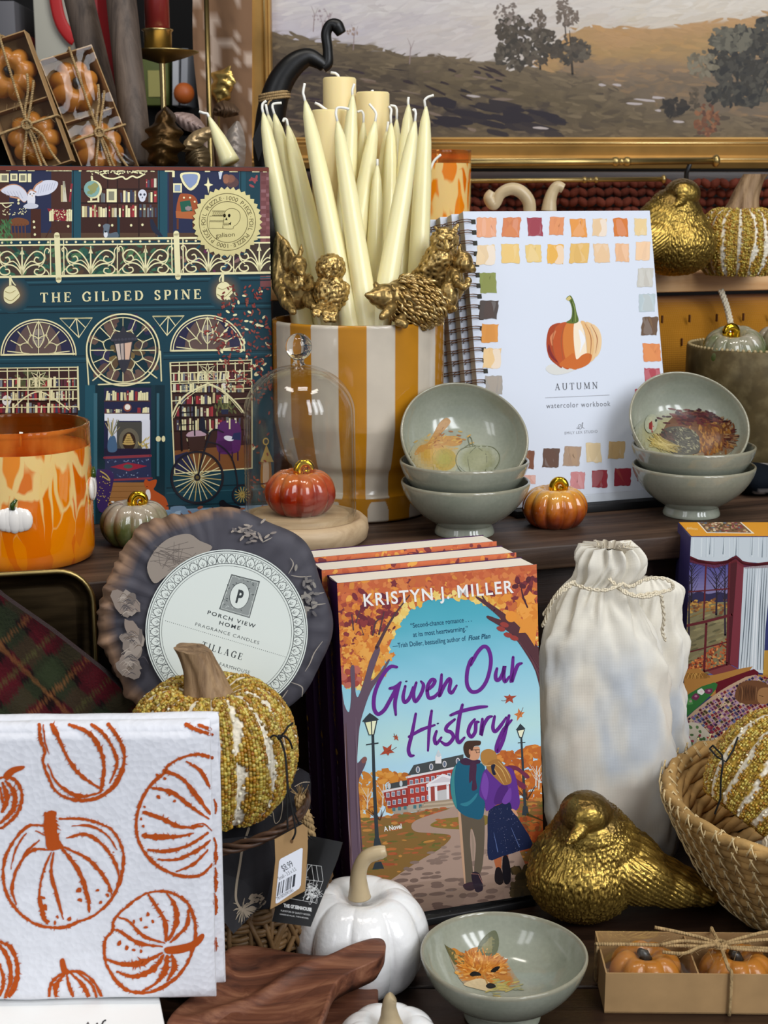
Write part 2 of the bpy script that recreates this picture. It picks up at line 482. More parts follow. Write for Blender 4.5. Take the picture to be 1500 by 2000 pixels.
def wood_mat(name, c1, c2, rough=.5, scale=6.0, axis='X', bump=.25, c3=None, spec=.4):
    m = bpy.data.materials.new(name); m.use_nodes = True
    nt = m.node_tree; N = nt.nodes; L = nt.links; b = N['Principled BSDF']
    b.inputs['Roughness'].default_value = rough; b.inputs['Specular IOR Level'].default_value = spec
    tc = N.new('ShaderNodeTexCoord'); mp = N.new('ShaderNodeMapping')
    s = {'X': (1,14,14), 'Y': (14,1,14), 'Z': (14,14,1)}[axis]
    mp.inputs['Scale'].default_value = s; L.new(tc.outputs['Object'], mp.inputs[0])
    t = N.new('ShaderNodeTexNoise'); t.inputs['Scale'].default_value = scale; t.inputs['Detail'].default_value = 9; t.inputs['Roughness'].default_value = .65; t.inputs['Distortion'].default_value = .6
    L.new(mp.outputs[0], t.inputs['Vector'])
    r = N.new('ShaderNodeValToRGB'); r.color_ramp.elements[0].position = .34; r.color_ramp.elements[0].color = hx(c1)
    r.color_ramp.elements[1].position = .68; r.color_ramp.elements[1].color = hx(c2)
    if c3:
        e = r.color_ramp.elements.new(.5); e.color = hx(c3)
    L.new(t.outputs['Fac'], r.inputs[0]); L.new(r.outputs[0], b.inputs['Base Color'])
    bp = N.new('ShaderNodeBump'); bp.inputs['Strength'].default_value = bump; bp.inputs['Distance'].default_value = .002
    L.new(t.outputs['Fac'], bp.inputs['Height']); L.new(bp.outputs[0], b.inputs['Normal'])
    return m

M = {}
M['print'] = mat('printed_card', None, .42, spec=.35)
M['gloss_print'] = mat('glossy_print', None, .22, spec=.45)
M['matte_print'] = mat('matte_ink', None, .8, spec=.15)
M['foil'] = mat('gold_foil', '#efe4a6',.38, metal=.45, spec=.6)
M['seal_foil'] = mat('gold_foil_seal', '#dccf92',.36, metal=.55, bump=('noise',90,.15,.001))
M['table_wood'] = wood_mat('dark_table_wood', '#1c110b', '#3a271a',.42,5, 'X',.3, '#2a1a11')
M['riser_wood'] = wood_mat('worn_brown_wood', '#241710', '#5a4434',.5,4, 'X',.4, '#3f2d21')
M['riser_dark'] = wood_mat('dark_brown_panel', '#1d120c', '#3a261a',.5,4, 'X',.3)
M['pine'] = wood_mat('pale_pine', '#d09a62', '#f0c894',.5,3, 'X',.15)
M['pale_wood'] = wood_mat('pale_beech', '#a68a68', '#c8ae8a',.5,5, 'X',.1)
M['walnut'] = wood_mat('red_brown_carved_wood', '#3c2016', '#96664a',.52,6, 'X',.35, '#6b3f2b')
M['stick'] = wood_mat('taupe_wood', '#3a2f28', '#6d5d50',.6,6, 'Z',.4)
M['wall'] = mat('dark_wall', '#0c0a09',.9)
M['floorm'] = wood_mat('floor_wood', '#2a1d14', '#4a3626',.6,3, 'X')
M['gilt'] = mat('aged_gilt', '#b98f4e',.45, metal=.45, var=(14,.35), bump=('noise',60,.15,.001))
M['gilt_dark'] = mat('dark_gilt', '#5a3c18',.5, metal=.4, var=(14,.3))
M['brass'] = mat('brass', '#dcc48a',.28, metal=1.0)
M['brass_dull'] = mat('dull_brass', '#a8925e',.36, metal=1.0, var=(30,.3))
M['bronze_tray'] = mat('aged_bronze', '#4a3b26',.33, metal=.9, var=(25,.5), aniso=(1,1,8))
M['goldleaf'] = mat('gold_leaf_metal', None, .33, metal=.85, bump=('noise',330,.45,.0008))
M['gold_glaze'] = mat('shiny_gold', '#d9ac2c',.13, metal=1.0)
M['bronze_gold'] = mat('antique_gold_resin', None, .33, metal=.75, bump=('noise',260,.25,.0006))
M['black'] = mat('black_resin', '#0e0d0c',.4, bump=('noise',60,.3,.001))
M['blackmatte'] = mat('black_card', '#0c0c0d',.5)
M['wax'] = mat('ivory_wax', '#f1e7b4',.3, spec=.5, sss=.35, sssr=(1,.8,.35), coat=.15)
M['wax_pillar'] = mat('honey_ivory_wax', '#e6d29a',.45, spec=.4, sss=.3, sssr=(1,.7,.3))
M['wick'] = mat('white_wick', '#f2f0e6',.8)
M['redwax'] = mat('red_wax', '#7d2622',.3, coat=.3)
M['glaze'] = mat('speckled_sage_glaze', None, .13, spec=.55, coat=.35, var=(420,.07))
M['pump_glaze'] = mat('glossy_pumpkin_glaze', None, .1, spec=.6, coat=.5, var=(260,.12), bump=('noise',140,.06,.001))
M['white_glaze'] = mat('white_glaze', '#ecebe9',.1, spec=.5, coat=.4, bump=('noise',120,.35,.0022))
M['stem_glaze'] = mat('tan_glazed_stem', '#c0ab86',.3, var=(30,.2), spec=.5)
M['planter'] = mat('striped_glaze', None, .14, spec=.5, coat=.3, var=(60,.06))
M['glass'] = mat('clear_glass', '#ffffff',0.0, trans=1.0, ior=1.45)
def thin_glass(name, ior, tint):
    m = bpy.data.materials.new(name); m.use_nodes = True; nt = m.node_tree; N = nt.nodes; L = nt.links
    N.remove(N['Principled BSDF']); out = N['Material Output']
    g = N.new('ShaderNodeBsdfGlossy'); g.inputs['Roughness'].default_value = .02
    t = N.new('ShaderNodeBsdfTransparent'); t.inputs['Color'].default_value = tint
    f = N.new('ShaderNodeFresnel'); g_ = N.new('ShaderNodeNewGeometry'); mp = N.new('ShaderNodeMapRange')
    mp.inputs['To Min'].default_value = ior; mp.inputs['To Max'].default_value = 1/ior; L.new(g_.outputs['Backfacing'], mp.inputs[0]); L.new(mp.outputs[0], f.inputs['IOR'])   # same reflectance from both sides
    mx = N.new('ShaderNodeMixShader'); L.new(f.outputs[0], mx.inputs[0]); L.new(t.outputs[0], mx.inputs[1]); L.new(g.outputs[0], mx.inputs[2])
    L.new(mx.outputs[0], out.inputs[0]); return m
M['film'] = thin_glass('thin_clear_film',1.3,(.97,.97,.96,1))
M['bell'] = thin_glass('thin_clear_glass',1.45,(.985,.988,.98,1))
M['kraft'] = mat('kraft_card', '#a9875c',.75, var=(60,.12), spec=.2)
M['cream_pages'] = mat('cream_pages', '#efe6d6',.8, spec=.2, var=(8,.03))
M['twine'] = mat('jute_twine', '#a98d63',.9, spec=.1, var=(300,.35), bump=('waves',200,.6,.0006))
M['linen'] = mat('natural_linen', None, .9, spec=.1, bump=('weave',300,.12,.0004), sheen=.1)
M['cord'] = mat('cotton_cord', '#ded2b8',.85, spec=.1, bump=('waves',220,.6,.0008))
M['towel'] = mat('white_waffle_cotton', '#dfe0e5',.95, spec=.05, bump=('voronoi',330,.35,.0009), var=(150,.05), sheen=.15)
M['ink'] = mat('screen_print', '#b4501f',.9, spec=.05)
M['plaid'] = mat('plaid_wool', None, .95, spec=.05, bump=('noise',600,.8,.0012), sheen=.08)
M['seagrass'] = mat('seagrass', '#b08c56',.7, var=(60,.35), spec=.25, bump=('noise',300,.5,.0008))
M['seagrass_tie'] = mat('seagrass_tie', '#d0b888',.7, var=(60,.2))
M['wicker'] = mat('dark_wicker', '#6e5231',.55, var=(80,.4), bump=('noise',250,.4,.0006))
M['wicker_red'] = mat('brown_twig', '#4a3222',.5, var=(120,.5))
M['beaded'] = mat('beaded_velvet', None, .65, spec=.35, bump=('voronoi',420,.5,.0012), var=(330,.3))
M['woodstem'] = wood_mat('carved_stem_wood', '#5c4128', '#a88a66',.6,9, 'Z',.5)
M['wrap'] = mat('wrapping_paper', None, .62, spec=.3, bump=('noise',45,.25,.002))
M['paper'] = mat('white_paper', '#e9e9e6',.75, spec=.2)
M['wire'] = mat('bronze_wire', '#6b4a33',.35, metal=.7)
M['book_block'] = mat('workbook_pages', '#b7a994',.8, spec=.2)
M['thread'] = mat('black_thread', '#0b0a09',.8)
M['mustard'] = mat('mustard_cloth', '#a8701e',.95, spec=.05, bump=('weave',160,.3,.001), var=(12,.12), sheen=.2)
M['rust_yarn'] = mat('rust_yarn', '#5e2f24',.95, spec=.05, bump=('noise',220,.7,.0015), var=(80,.3))
M['pot'] = mat('olive_speckled_glaze', '#544629',.5, spec=.35, var=(55,.35), vmix=(90, '#6e6040',.45,.7), bump=('noise',120,.2,.0008))
M['soap'] = mat('amber_wax', '#b8762c',.3, spec=.45, sss=.25, sssr=(1,.45,.15), coat=.3, var=(30,.15))
M['darkcloth'] = mat('dark_patterned_cloth', None, .9, spec=.1, bump=('noise',300,.4,.001))
M['scene_canvas'] = mat('oil_canvas', None, .55, spec=.3, bump=('noise',160,.15,.0008), aniso=(.4,1,1))
M['acrylic'] = mat('clear_acrylic', '#f4f4f4',.03, trans=.96, ior=1.2, spec=.5)
def orange_glass():
    """Art-glass: amber and orange drops over ivory, glossy with a faint rainbow sheen."""
    m = bpy.data.materials.new('orange_confetti_glass'); m.use_nodes = True; nt = m.node_tree; N = nt.nodes; L = nt.links; b = N['Principled BSDF']
    tc = N.new('ShaderNodeTexCoord'); mp = N.new('ShaderNodeMapping'); mp.inputs['Scale'].default_value = (1,1,.38); L.new(tc.outputs['Object'], mp.inputs[0])
    nz_ = N.new('ShaderNodeTexNoise'); nz_.inputs['Scale'].default_value = 60; L.new(mp.outputs[0], nz_.inputs['Vector'])
    mxv = N.new('ShaderNodeMix'); mxv.data_type = 'VECTOR'; mxv.inputs[0].default_value = .014; L.new(mp.outputs[0], mxv.inputs[4]); L.new(nz_.outputs['Color'], mxv.inputs[5])
    v = N.new('ShaderNodeTexVoronoi'); v.feature = 'DISTANCE_TO_EDGE'; v.inputs['Scale'].default_value = 78; L.new(mxv.outputs[1], v.inputs['Vector'])
    v2 = N.new('ShaderNodeTexVoronoi'); v2.inputs['Scale'].default_value = 78; L.new(mxv.outputs[1], v2.inputs['Vector'])
    sx = N.new('ShaderNodeSeparateXYZ'); L.new(tc.outputs['Object'], sx.inputs[0])
    mr = N.new('ShaderNodeMapRange'); mr.inputs['From Min'].default_value = .012; mr.inputs['From Max'].default_value = .062
    mr.inputs['To Min'].default_value = -.10; mr.inputs['To Max'].default_value = .10; L.new(sx.outputs['Z'], mr.inputs[0])
    lt = N.new('ShaderNodeMath'); lt.operation = 'SUBTRACT'; L.new(v.outputs['Distance'], lt.inputs[0]); L.new(mr.outputs[0], lt.inputs[1])
    st = N.new('ShaderNodeMapRange'); st.inputs['From Min'].default_value = 0; st.inputs['From Max'].default_value = .07; L.new(lt.outputs[0], st.inputs[0])
    oc = N.new('ShaderNodeValToRGB'); oc.color_ramp.elements[0].color = hx('#ef8a05'); oc.color_ramp.elements[1].color = hx('#e06a04')
    sc = N.new('ShaderNodeSeparateColor'); L.new(v2.outputs['Color'], sc.inputs[0]); L.new(sc.outputs[0], oc.inputs[0])
    mx = N.new('ShaderNodeMix'); mx.data_type = 'RGBA'; L.new(st.outputs[0], mx.inputs[0]); mx.inputs[6].default_value = hx('#f2cd82'); L.new(oc.outputs[0], mx.inputs[7])
    L.new(mx.outputs[2], b.inputs['Base Color'])
    b.inputs['Roughness'].default_value = .06; b.inputs['Coat Weight'].default_value = .7; b.inputs['Coat Roughness'].default_value = .03
    b.inputs['Subsurface Weight'].default_value = .3; b.inputs['Subsurface Radius'].default_value = (1,.5,.2); b.inputs['Subsurface Scale'].default_value = .008
    try:
        b.inputs['Thin Film Thickness'].default_value = 420; b.inputs['Thin Film IOR'].default_value = 1.6
    except Exception: pass
    return m
M['orange_glass'] = orange_glass()
M['amber_clear'] = mat('amber_clear_glass', '#f0b060',.03, trans=.9, ior=1.2, spec=.5, vmix=(35, '#c8690c',.48,.6), aniso=(1,1,.35))

# ---------------------------------------------------------------- the setting
YAW = R(17.6)
e1 = Vector((math.cos(YAW), math.sin(YAW),0)); e2 = Vector((-math.sin(YAW), math.cos(YAW),0))
ZR = 0.208                       # top of the riser
def struct(name, mb, m): return tag(mb.build(name, m), kind='structure')
struct('floor', MB().box((0,.8,-.765),(5,5,.03)), M['floorm'])
struct('wall_back', MB().box((0,2.3,.5),(5,.05,2.5)), M['wall'])

t = thing('display_table', 'dark brown wooden display table that everything stands on', 'table',(0,.95,0))
mb = MB()
for i in range(9): mb.box((0,-.56 + i*.14,-.015),(1.9,.1385,.03), bev=.0015)
mb.build('table_top', M['table_wood'], t)
for sx in (-1,1):
    for sy in (-1,1): MB().box((sx*.85, sy*.55,-.39),(.06,.06,.72), bev=.003).build('leg', M['table_wood'], t)

ro = onz(1000,1072, ZR); ro.z = 0
t = thing('wooden_riser', 'long worn brown wooden riser board across the middle of the display', 'riser', ro, YAW)
MB().box((-.05,.33, ZR-.0085),(1.25,.66,.017), bev=.0015).build('top_board', M['riser_wood'], t)
MB().box((-.05,.335,(ZR-.017)/2),(1.23,.63, ZR-.017), bev=.001).build('base', M['riser_dark'], t)

ZS = .375
so = at(1290,534,1.30); so.z = 0
t = thing('pine_shelf', 'pale pine shelf board at the right, above the mustard cushion', 'shelf', so, YAW)
MB().box((-.02,.115, ZS-.0085),(.80,.23,.017), bev=.0012).build('board', M['pine'], t)
for x, y in ((-.40,.2),(.36,.2),(-.40,.03),(.36,.03)):
    MB().box((x, y, (ZS-.017+ZR)/2),(.022,.022, ZS-.017-ZR), bev=.001).build('post', M['pine'], t)

co = at(240,700,1.13); co.z = 0
ZK = .462
t = thing('dark_crate', 'dark wooden crate behind the puzzle box', 'crate',(co.x-.26, co.y+.068,0), YAW)
MB().box((0,0, ZK-.01),(.62,.27,.02), bev=.001).build('lid', M['riser_dark'], t)
MB().box((0,0,(ZK-.02+ZR)/2),(.60,.25, ZK-.02-ZR), bev=.001).build('body', M['riser_dark'], t)

# ---------------------------------------------------------------- landscape painting in a gilt frame
pf = Frame(at(533,270,1.62),0.0, R(1.5))
t = thing('framed_painting', 'large landscape oil painting in a gilt frame behind the candles', 'painting', pf.O)
W_, H_ = .80,.36
MB_ = MB()
prof = [(-.034,.012),(-.034,.020),(-.028,.026),(-.022,.020),(-.020,.018),(-.010,.022),(-.008,.018),(-.003,.014),(-.002,.016),(0.0,.016),(.001,.002),(-.034,.0)]
rows = []
for d, h in prof:
    rows.append([pf.pt(d, d, h), pf.pt(W_-d, d, h), pf.pt(W_-d, H_-d, h), pf.pt(d, H_-d, h)])
MB_.grid(rows, closed=True, smooth=False); MB_.build('frame', M['gilt'], t, world=True)
for (d, w, h) in ((-.0245,.0022,.0235),(-.0065,.0018,.0185)):
    b = MB(); pts = [pf.pt(d, d, h), pf.pt(W_-d, d, h), pf.pt(W_-d, H_-d, h), pf.pt(d, H_-d, h), pf.pt(d, d, h)]
    for a, c in zip(pts, pts[1:]): b.tube([a, c], w*.6,6)
    b.build('gilt_bead', M['brass'], t, world=True)
MB_ = MB(); pf.box(MB_, 0, W_, 0, H_, -.004,.001); MB_.build('canvas', M['paper'], t, world=True)
A = Art(pf, (0.0, W_, 0.0, H_), step=1.2e-6, lift=.0012)
random.seed(4)
HL = [(500,60),(600,74),(700,84),(745,96),(800,106),(890,110),(960,118),(1060,138),(1130,148),(1180,166),(1240,190),(1330,215),(1500,235),(1900,250)]
GL = [(1040,130),(1110,60),(1160,51),(1270,53),(1400,42),(1500,26),(1900,10)]
def pcol(x, y):
    n = fbm(x*.012, y*.02,3); n2 = fbm(x*.05, y*.09,8)
    if y < interp(GL, x) and y < interp(HL, x):
        c = ramp([(0, '#b9b3bb'),(.5, '#c2b9b3'),(1, '#c6bba9')],(x-500)/900 + n*.25)
        return mixc(c, '#d6d2cc',.35 + n2*.4 if y < 30 else .1 + n2*.3)
    if y < interp(HL, x) - 2:
        c = ramp([(0, '#b08c62'),(.45, '#a08358'),(.8, '#84705a'),(1, '#6f6150')],(y - interp(GL, x))/110 + n*.25)
        return mixc(c, '#bb8f58', max(0, n2)*.5)
    d = y - interp(HL, x)
    c = ramp([(0, '#6e604c'),(.3, '#62553f'),(.55, '#5f523e'),(1, '#5c4f3c')], d/170)
    if x < 850: c = mixc(c, '#3d3432', sstep(15,60, d)*.75*(1 - sstep(650,900, x)) + n*.4)
    if 830 < x < 1080 and y > 190: c = mixc(c, '#2d2730', sstep(-.1,.25, n - abs(y-222)/120 + .1)*.8)
    return mixc(c, '#7d6d54' if n2 > 0 else '#463c33', min(.8, abs(n2)*1.1))
rows = []; cols = []
for i in range(31):
    y = -340 + i*(620/30)
for i in range(60):
    y = 278 - i*11; rw = []; cr = []
    for j in range(120):
        x = 520 + j*12; u, v = pf.uv((x, y)); u = min(max(u, 0), W_); v = min(max(v, 0), H_); rw.append(pf.pt(u, v, .00115)); cr.append(pcol(x, y))
    rows.append(rw); cols.append(cr)
A.mb.grid(rows, cols=cols, smooth=False)
def stroke(x, y, l, w, ang, c): A.ell((x, y), l, w, c, ang, 8, jit=.25)
for k in range(2600):
    x = random.uniform(525,1540); y = random.uniform(-60,270)
    sky = y < interp(GL, x) and y < interp(HL, x)
    c = pcol(x + random.gauss(0,5), y + random.gauss(0,2)); f = random.uniform(.94,1.06); c = tuple(q*f for q in c[:3])
    stroke(x, y, random.uniform(8,24) * (1.3 if sky else 1), random.uniform(2,5),.12 + random.gauss(0,.2) - (.35 if sky else 0), c)
for k in range(60): stroke(random.uniform(530,1000), random.uniform(130,262), random.uniform(8,25), random.uniform(1,3.5), random.gauss(.2,.2), random.choice(['#34292a', '#6d5b4c', '#7d6c5e', '#2b2427', '#3a2f33']))
for k in range(26): stroke(random.uniform(860,1090), random.gauss(228,14), random.uniform(20,45), random.uniform(5,11),.2, random.choice(['#2c262c', '#332c2e', '#3b3331']))
for x, y, l in ((925,188,14),(1262,196,22),(1240,203,16),(1285,191,14),(1205,166,9),(1325,238,11),(1175,166,8),(1285,216,6),(1055,250,18)):
    stroke(x, y, l, 2.4,.08, '#b3a9a6')
def foliage(cx, cy, rx, ry, n, cols, s=7):
    for k in range(n):
        a = random.uniform(0,2*PI); r = math.sqrt(random.random())
        stroke(cx + rx*r*math.cos(a), cy + ry*r*math.sin(a), random.uniform(.5,1.3)*s, random.uniform(.3,.8)*s, random.uniform(0,3), random.choice(cols))
TD = ['#4b443b', '#564d42', '#3f3a33', '#5f574b', '#4a4238']
for tr in ((1015,140,1008,45,4),(1055,135,1050,40,4),(1118,145,1112,60,5),(1105,70,1100,10,2.5),(1020,135,1045,60,3)):
    A.line([(tr[0], tr[1]),(tr[2], tr[3])],[tr[4],1.5], '#3a332b')
foliage(1005,105,38,30,130, TD); foliage(1005,60,34,28,90, TD); foliage(1055,90,30,36,110, TD); foliage(1115,100,38,24,120, TD)
foliage(1108,32,22,18,70,['#6f6358', '#7a6d62', '#655a50'],5); foliage(1050,40,16,22,40,['#6f6358', '#5e544a'],5); foliage(990,25,24,22,30,['#8b8078', '#776c64'],5); foliage(1100,6,12,12,26,['#75695f'],4)
TDK = ['#3a3833', '#45423b', '#2f2e2c', '#4d4a41', '#38352f']
foliage(1455,120,70,62,320, TDK, 10); foliage(1430,75,42,26,90,['#5f5c50', '#514e44', '#6a6658'],8); foliage(1500,70,34,34,90, TDK, 8); foliage(1440,185,60,22,110, TDK, 9); foliage(1372,125,30,24,50,['#716a58', '#7d7562', '#675f4e'],7)
foliage(1320,210,26,16,40,['#2f2b28', '#39332d'],8)
foliage(1380,235,24,32,60,['#7a4f36', '#6d4834', '#8a5f42', '#5a3f33'],6); foliage(1355,195,10,24,26,['#4e4538', '#5d5141'],5)
for x, y in ((628,40),(640,30),(612,22),(690,58),(800,85)):
    A.line([(x, y+40),(x+2, y+5),(x-4, y-10)],[2,1.2,.6], '#8d7a78'); A.line([(x+1, y+15),(x+9, y-6)],[1.2,.6], '#8d7a78')
foliage(630,30,20,14,18,['#a3959a', '#98888b'],3); foliage(688,62,12,7,12,['#9b8578'],3)
A.build('landscape_paint', M['scene_canvas'], t)

lo = pf.pt(.38,-.036,0)
t = thing('dark_ledge', 'dark brown wooden ledge under the framed painting', 'ledge',(lo.x, lo.y, 0))
MB().box((0,.0, lo.z-.0105),(.9,.07,.018), bev=.001).build('ledge_board', M['table_wood'], t)
for sx in (-.4,.4): MB().box((sx, .0,(lo.z-.0195)/2),(.03,.05, lo.z-.0195)).build('upright', M['riser_dark'], t)

p0, p1 = at(780,320,1.40), at(1398,314,1.44)
q0, q1 = at(780,355,1.44), at(1296,350,1.46)
t = thing('brass_rail', 'brass double rail with turned collars below the painting', 'rail', p0)
def rod(p, q, r, cs, par, name):
    b = MB(); b.tube([p, q], r, 12)
    for c in cs:
        for dd in (-.006,0,.006): b.ball(p.lerp(q, c) + (q-p).normalized()*dd, r*(1.45 if dd else 1.1),10)
    b.ball(q, (r*1.3, r*1.9, r*1.9),12)
    return b.build(name, M['brass_dull'], par, world=True)
rod(p0, p1,.0034,(.695,), t, 'upper_rod'); rod(q0, q1,.0024,(.72,), t, 'lower_rod')
_q = at(1338,400,1.45)
MB().tube([p0,(p0.x, p0.y+.004, p0.z-.004),(p0.x, p0.y+.004, ZS)],.003,8).build('post', M['brass_dull'], t, world=True)
MB().tube([p0.lerp(p1,.92),(_q.x, _q.y, p1.z-.012),(_q.x, _q.y, ZS)],.0024,8).build('post', M['black'], t, world=True)
MB().tube([q0,(p0.x, p0.y+.004, q0.z)],.002,8).build('bracket', M['brass_dull'], t, world=True)

bo = at(1250,400,1.50)
t_ = MB(); random.seed(7)
for r_ in range(9):
    for k in range(46):
        x = -.20 + k*.0092; z = ZS + .006 + r_*.0095; y = .012*math.sin(x*30 + r_) + (r_ % 2)*.004
        s_ = 1 if k % 2 else -1
        M_ = Matrix.Rotation(s_*.6,3, 'Y')
        t_.ball((bo.x + x, bo.y + y, z),(.0072,.008,.0045),8, M=M_)
tag(t_.build('knitted_blanket', M['rust_yarn']), 'rust red chunky knitted blanket on the pine shelf under the painting', 'blanket')

cp = at(1400,655,1.36)
t = thing('mustard_cushion', 'mustard yellow stitched cushion under the pine shelf', 'cushion',(cp.x, cp.y, ZR), YAW)
mb = MB(); rows = []; W2, H2, D2 = .135,.145,.045
for i in range(41):
    v = i/40; row = []
    for j in range(96):
        a = 2*PI*j/96; ca, sa = math.cos(a), math.sin(a)
        k = max(abs(ca), abs(sa)); se = (abs(ca)**4 + abs(sa)**4)**(-.25)
        pr = (1 - abs(2*v-1)**3.5)**.5 if 0 < v < 1 else 0
        row.append(Vector((W2*ca*se*(.86+.14*pr), D2*sa*se*pr + .002*nz(ca*3, sa*3, v*9), H2*v)))
    rows.append(row)
mb.grid(rows, closed=True)
for r_ in range(7):
    for k in range(6):
        x = -.09 + r_*.028 + (k % 2)*.008; z = .022 + k*.021
        mb.box((x, -.0455 + .006*(abs(2*z/H2-1))**3 + .001, z),(.0012,.003,.007), bev=.0004, mat=1)
mb.build('cover',[M['mustard'], mat('brown_stitch', '#6b4018',.9)], t)
def braid(mb, pts, r, n=70):
    P = [Vector(q) for q in sm([tuple(p) for p in pts],10)]
    for s_ in range(3):
        path = []
        for i, p in enumerate(P):
            a = i*.9 + s_*2*PI/3; T = (P[min(i+1, len(P)-1)] - P[max(i-1,0)]).normalized()
            n1 = T.cross(Vector((0,1,0))).normalized(); n2 = T.cross(n1)
            path.append(p + (n1*math.cos(a) + n2*math.sin(a)*.6)*r)
        mb.tube(path, r*.85,7)
    return mb
cb = braid(MB(),[at(1408,567,1.30), at(1418,595,1.295), at(1425,622,1.29), at(1430,650,1.285)],.0017)
cb.build('braided_cord', M['cord'], t, world=True)

# ---------------------------------------------------------------- puzzle box: bookshop front with gold foil
_p = at(52,700,1.010)
pz = Frame((_p.x, _p.y, ZR), YAW, 0.0)
u0 = pz.uv((-58,600))[0]; u1 = pz.uv((530.5,600))[0]; v1 = pz.uv((265,324.5))[1]
t = thing('puzzle_box', 'dark teal puzzle box printed with a bookshop front and gold foil, titled in gold capitals', 'puzzle', pz.O, YAW)
b = MB(); pz.box(b, u0, u1,0.0, v1,-.052,0.0, bev=.0012); b.build('box', mat('teal_card', '#1d3b46',.35), t, world=True)
rc = (u0+.0004, u1-.0004,.0004, v1-.0004)
A = Art(pz, rc, step=6e-7); G = Art(pz, rc, step=5e-7, lift=5e-4)
GC = '#f1e8b4'
random.seed(11)
TEAL, TEAL2, DTEAL = '#1b3f4b', '#23505d', '#122c35'
A.rectp(-80,322,560,1060, TEAL)
A.poly([(-80,332),(531,334),(531,470),(-80,470)], '#2a2f4c')
def bk(x0, y0, x1, y1): A.rectp(x0, y0, x1, y1, '#4b2c22')
bk(-80,332,18,470); bk(100,332,140,470); bk(158,332,308,470); A.rectp(330,334,338,470, '#3c2a2e')
for y in (368,395,424): A.rectp(158, y, 308, y+3, '#2e1a15')
A.rectp(158,425,308,462, '#3f241c'); A.rectp(-80,455,531,470, '#5a4230')
for x in (209,228,270): A.rectp(x, 332, x+2.5,462, '#2e1a15')
for x0, x1 in ((140,158),(308,327),(467,480)): A.rectp(x0,332, x1,470, TEAL2); A.rectp(x0+2,332, x0+4,470, DTEAL)
A.rectp(229,420,234,470, TEAL)
A.rectp(480,334,532,470, TEAL); A.rectp(508,334,532,560, '#7a4a4a')
for k in range(26): A.rectp(510 + (k % 2)*10,338+k*8,519 + (k % 2)*10,344+k*8, random.choice(['#8d5a5a', '#6f4040', '#95686a']))
BC = ['#a6383c', '#8e3038', '#5d2f3a', '#c9b98a', '#7c8288', '#3c4257', '#d8d2b8', '#8b2b33', '#4d4a5e', '#6a6f6a']
def books(x0, x1, y, h, art=None, foil=.25, tilt=.12):
    x = x0
    while x < x1 - 2:
        w = random.uniform(2.6,5.2); hh = h*random.uniform(.7,1.0); s = random.choice([0,0,0, random.uniform(-tilt, tilt)*h])
        q = [(x, y),(x+w, y),(x+w+s, y-hh),(x+s, y-hh)]
        if random.random() < foil: G.poly(q, GC, hold=True)
        else:
            A.poly(q, random.choice(BC), hold=True)
            if random.random() < .4: G.rectp(x+s*.5+.8, y-hh*.7, x+s*.5+w-.8, y-hh*.55, GC, hold=True)
        x += w + random.choice([.4,.4,.8,3])
A.up(3); G.up(3)
for x0, x1, y, h in ((160,208,424,24),(212,228,424,24),(232,268,424,24),(272,306,424,26),(190,206,395,20),(236,268,395,24),(290,306,395,22),(285,307,366,20),(119,139,394,44)): books(x0, x1, y, h)
books(96,140,432,26, foil=.5)
A.curve([(0,372),(18,362),(34,362),(48,372),(52,384),(48,394),(38,388),(20,384)],3, '#c58f6e')
A.poly(sm([(2,373),(16,363),(34,362),(50,374),(54,388),(46,394),(34,384),(18,382)],5, True), '#d9dae4')
A.poly(sm([(66,374),(74,358),(92,352),(112,355),(110,368),(98,378),(82,382),(70,382)],5, True), '#dcdde8')
A.curve([(64,374),(70,362),(82,354)],3, '#c58f6e')
for k in range(7): A.line([(74+k*5,378-k*1.5),(78+k*5,362-k)],.8, '#a9abbd')
for k in range(6): A.line([(8+k*6,374),(14+k*6,382+k)],.8, '#a9abbd')
A.ell((61,390),8,17, '#e2e1e8'); A.ell((62,379),8,7.5, '#e9e6ea'); A.curve([(54,378),(60,371),(70,375)],2.4, '#c58f6e')
A.ell((59,379),1.3,1.2, '#222'); A.ell((66,378),1.3,1.2, '#222'); A.poly([(61.5,381),(64,381),(63,385)], '#caa27a')
A.poly(sm([(46,402),(58,396),(74,400),(72,406),(58,408),(48,406)],4, True), '#cfd0da')
A.poly(sm([(15,432),(34,425),(54,430),(53,440),(16,440)],4, True), '#7a4a2c'); 
for k in range(5): A.line([(21+k*7,438),(24+k*6.4,465)],2.2, '#6e4228')
A.rectp(60,408,80,466, '#4a281d'); A.poly([(92,407),(140,412),(140,432),(103,430)], '#8c2630'); A.line([(108,430),(88,466)],2, '#4a2a1e'); A.line([(104,430),(120,466)],2, '#4a2a1e')
for k in range(46): G.ell((random.uniform(98,139), random.uniform(410,432)), random.uniform(.8,2), random.uniform(.5,1.3), GC, random.uniform(0,3),6, hold=True)
for k in range(40): G.ell((random.uniform(5,30) if k % 2 else random.uniform(35,54), random.uniform(407,420)), random.uniform(.8,2),.9, GC, random.uniform(0,3),6, hold=True)
G.curve([(0,397),(26,396)],2, GC); G.curve([(4,398),(12,405),(22,400)],2, GC)
for x, y in ((66,433),(67,444),(68,458),(36,391),(36,397),(133,442),(194,440),(219,440),(256,440),(278,439)): G.ell((x, y),2.4,2.6, GC, n=10, hold=True)
for x0, y0, x1, y1 in ((0,339,17,356),(20,339,34,353),(37,339,52,356),(54,339,61,356),(208,369,228,395)):
    G.rectp(x0, y0, x1, y1, GC, hold=True)
G.up(); 
for x0, y0, x1, y1 in ((3,342,14,353),(23,342,31,350),(40,342,49,353),(212,374,223,391)): G.rectp(x0, y0, x1, y1, '#8d8a72', hold=True)
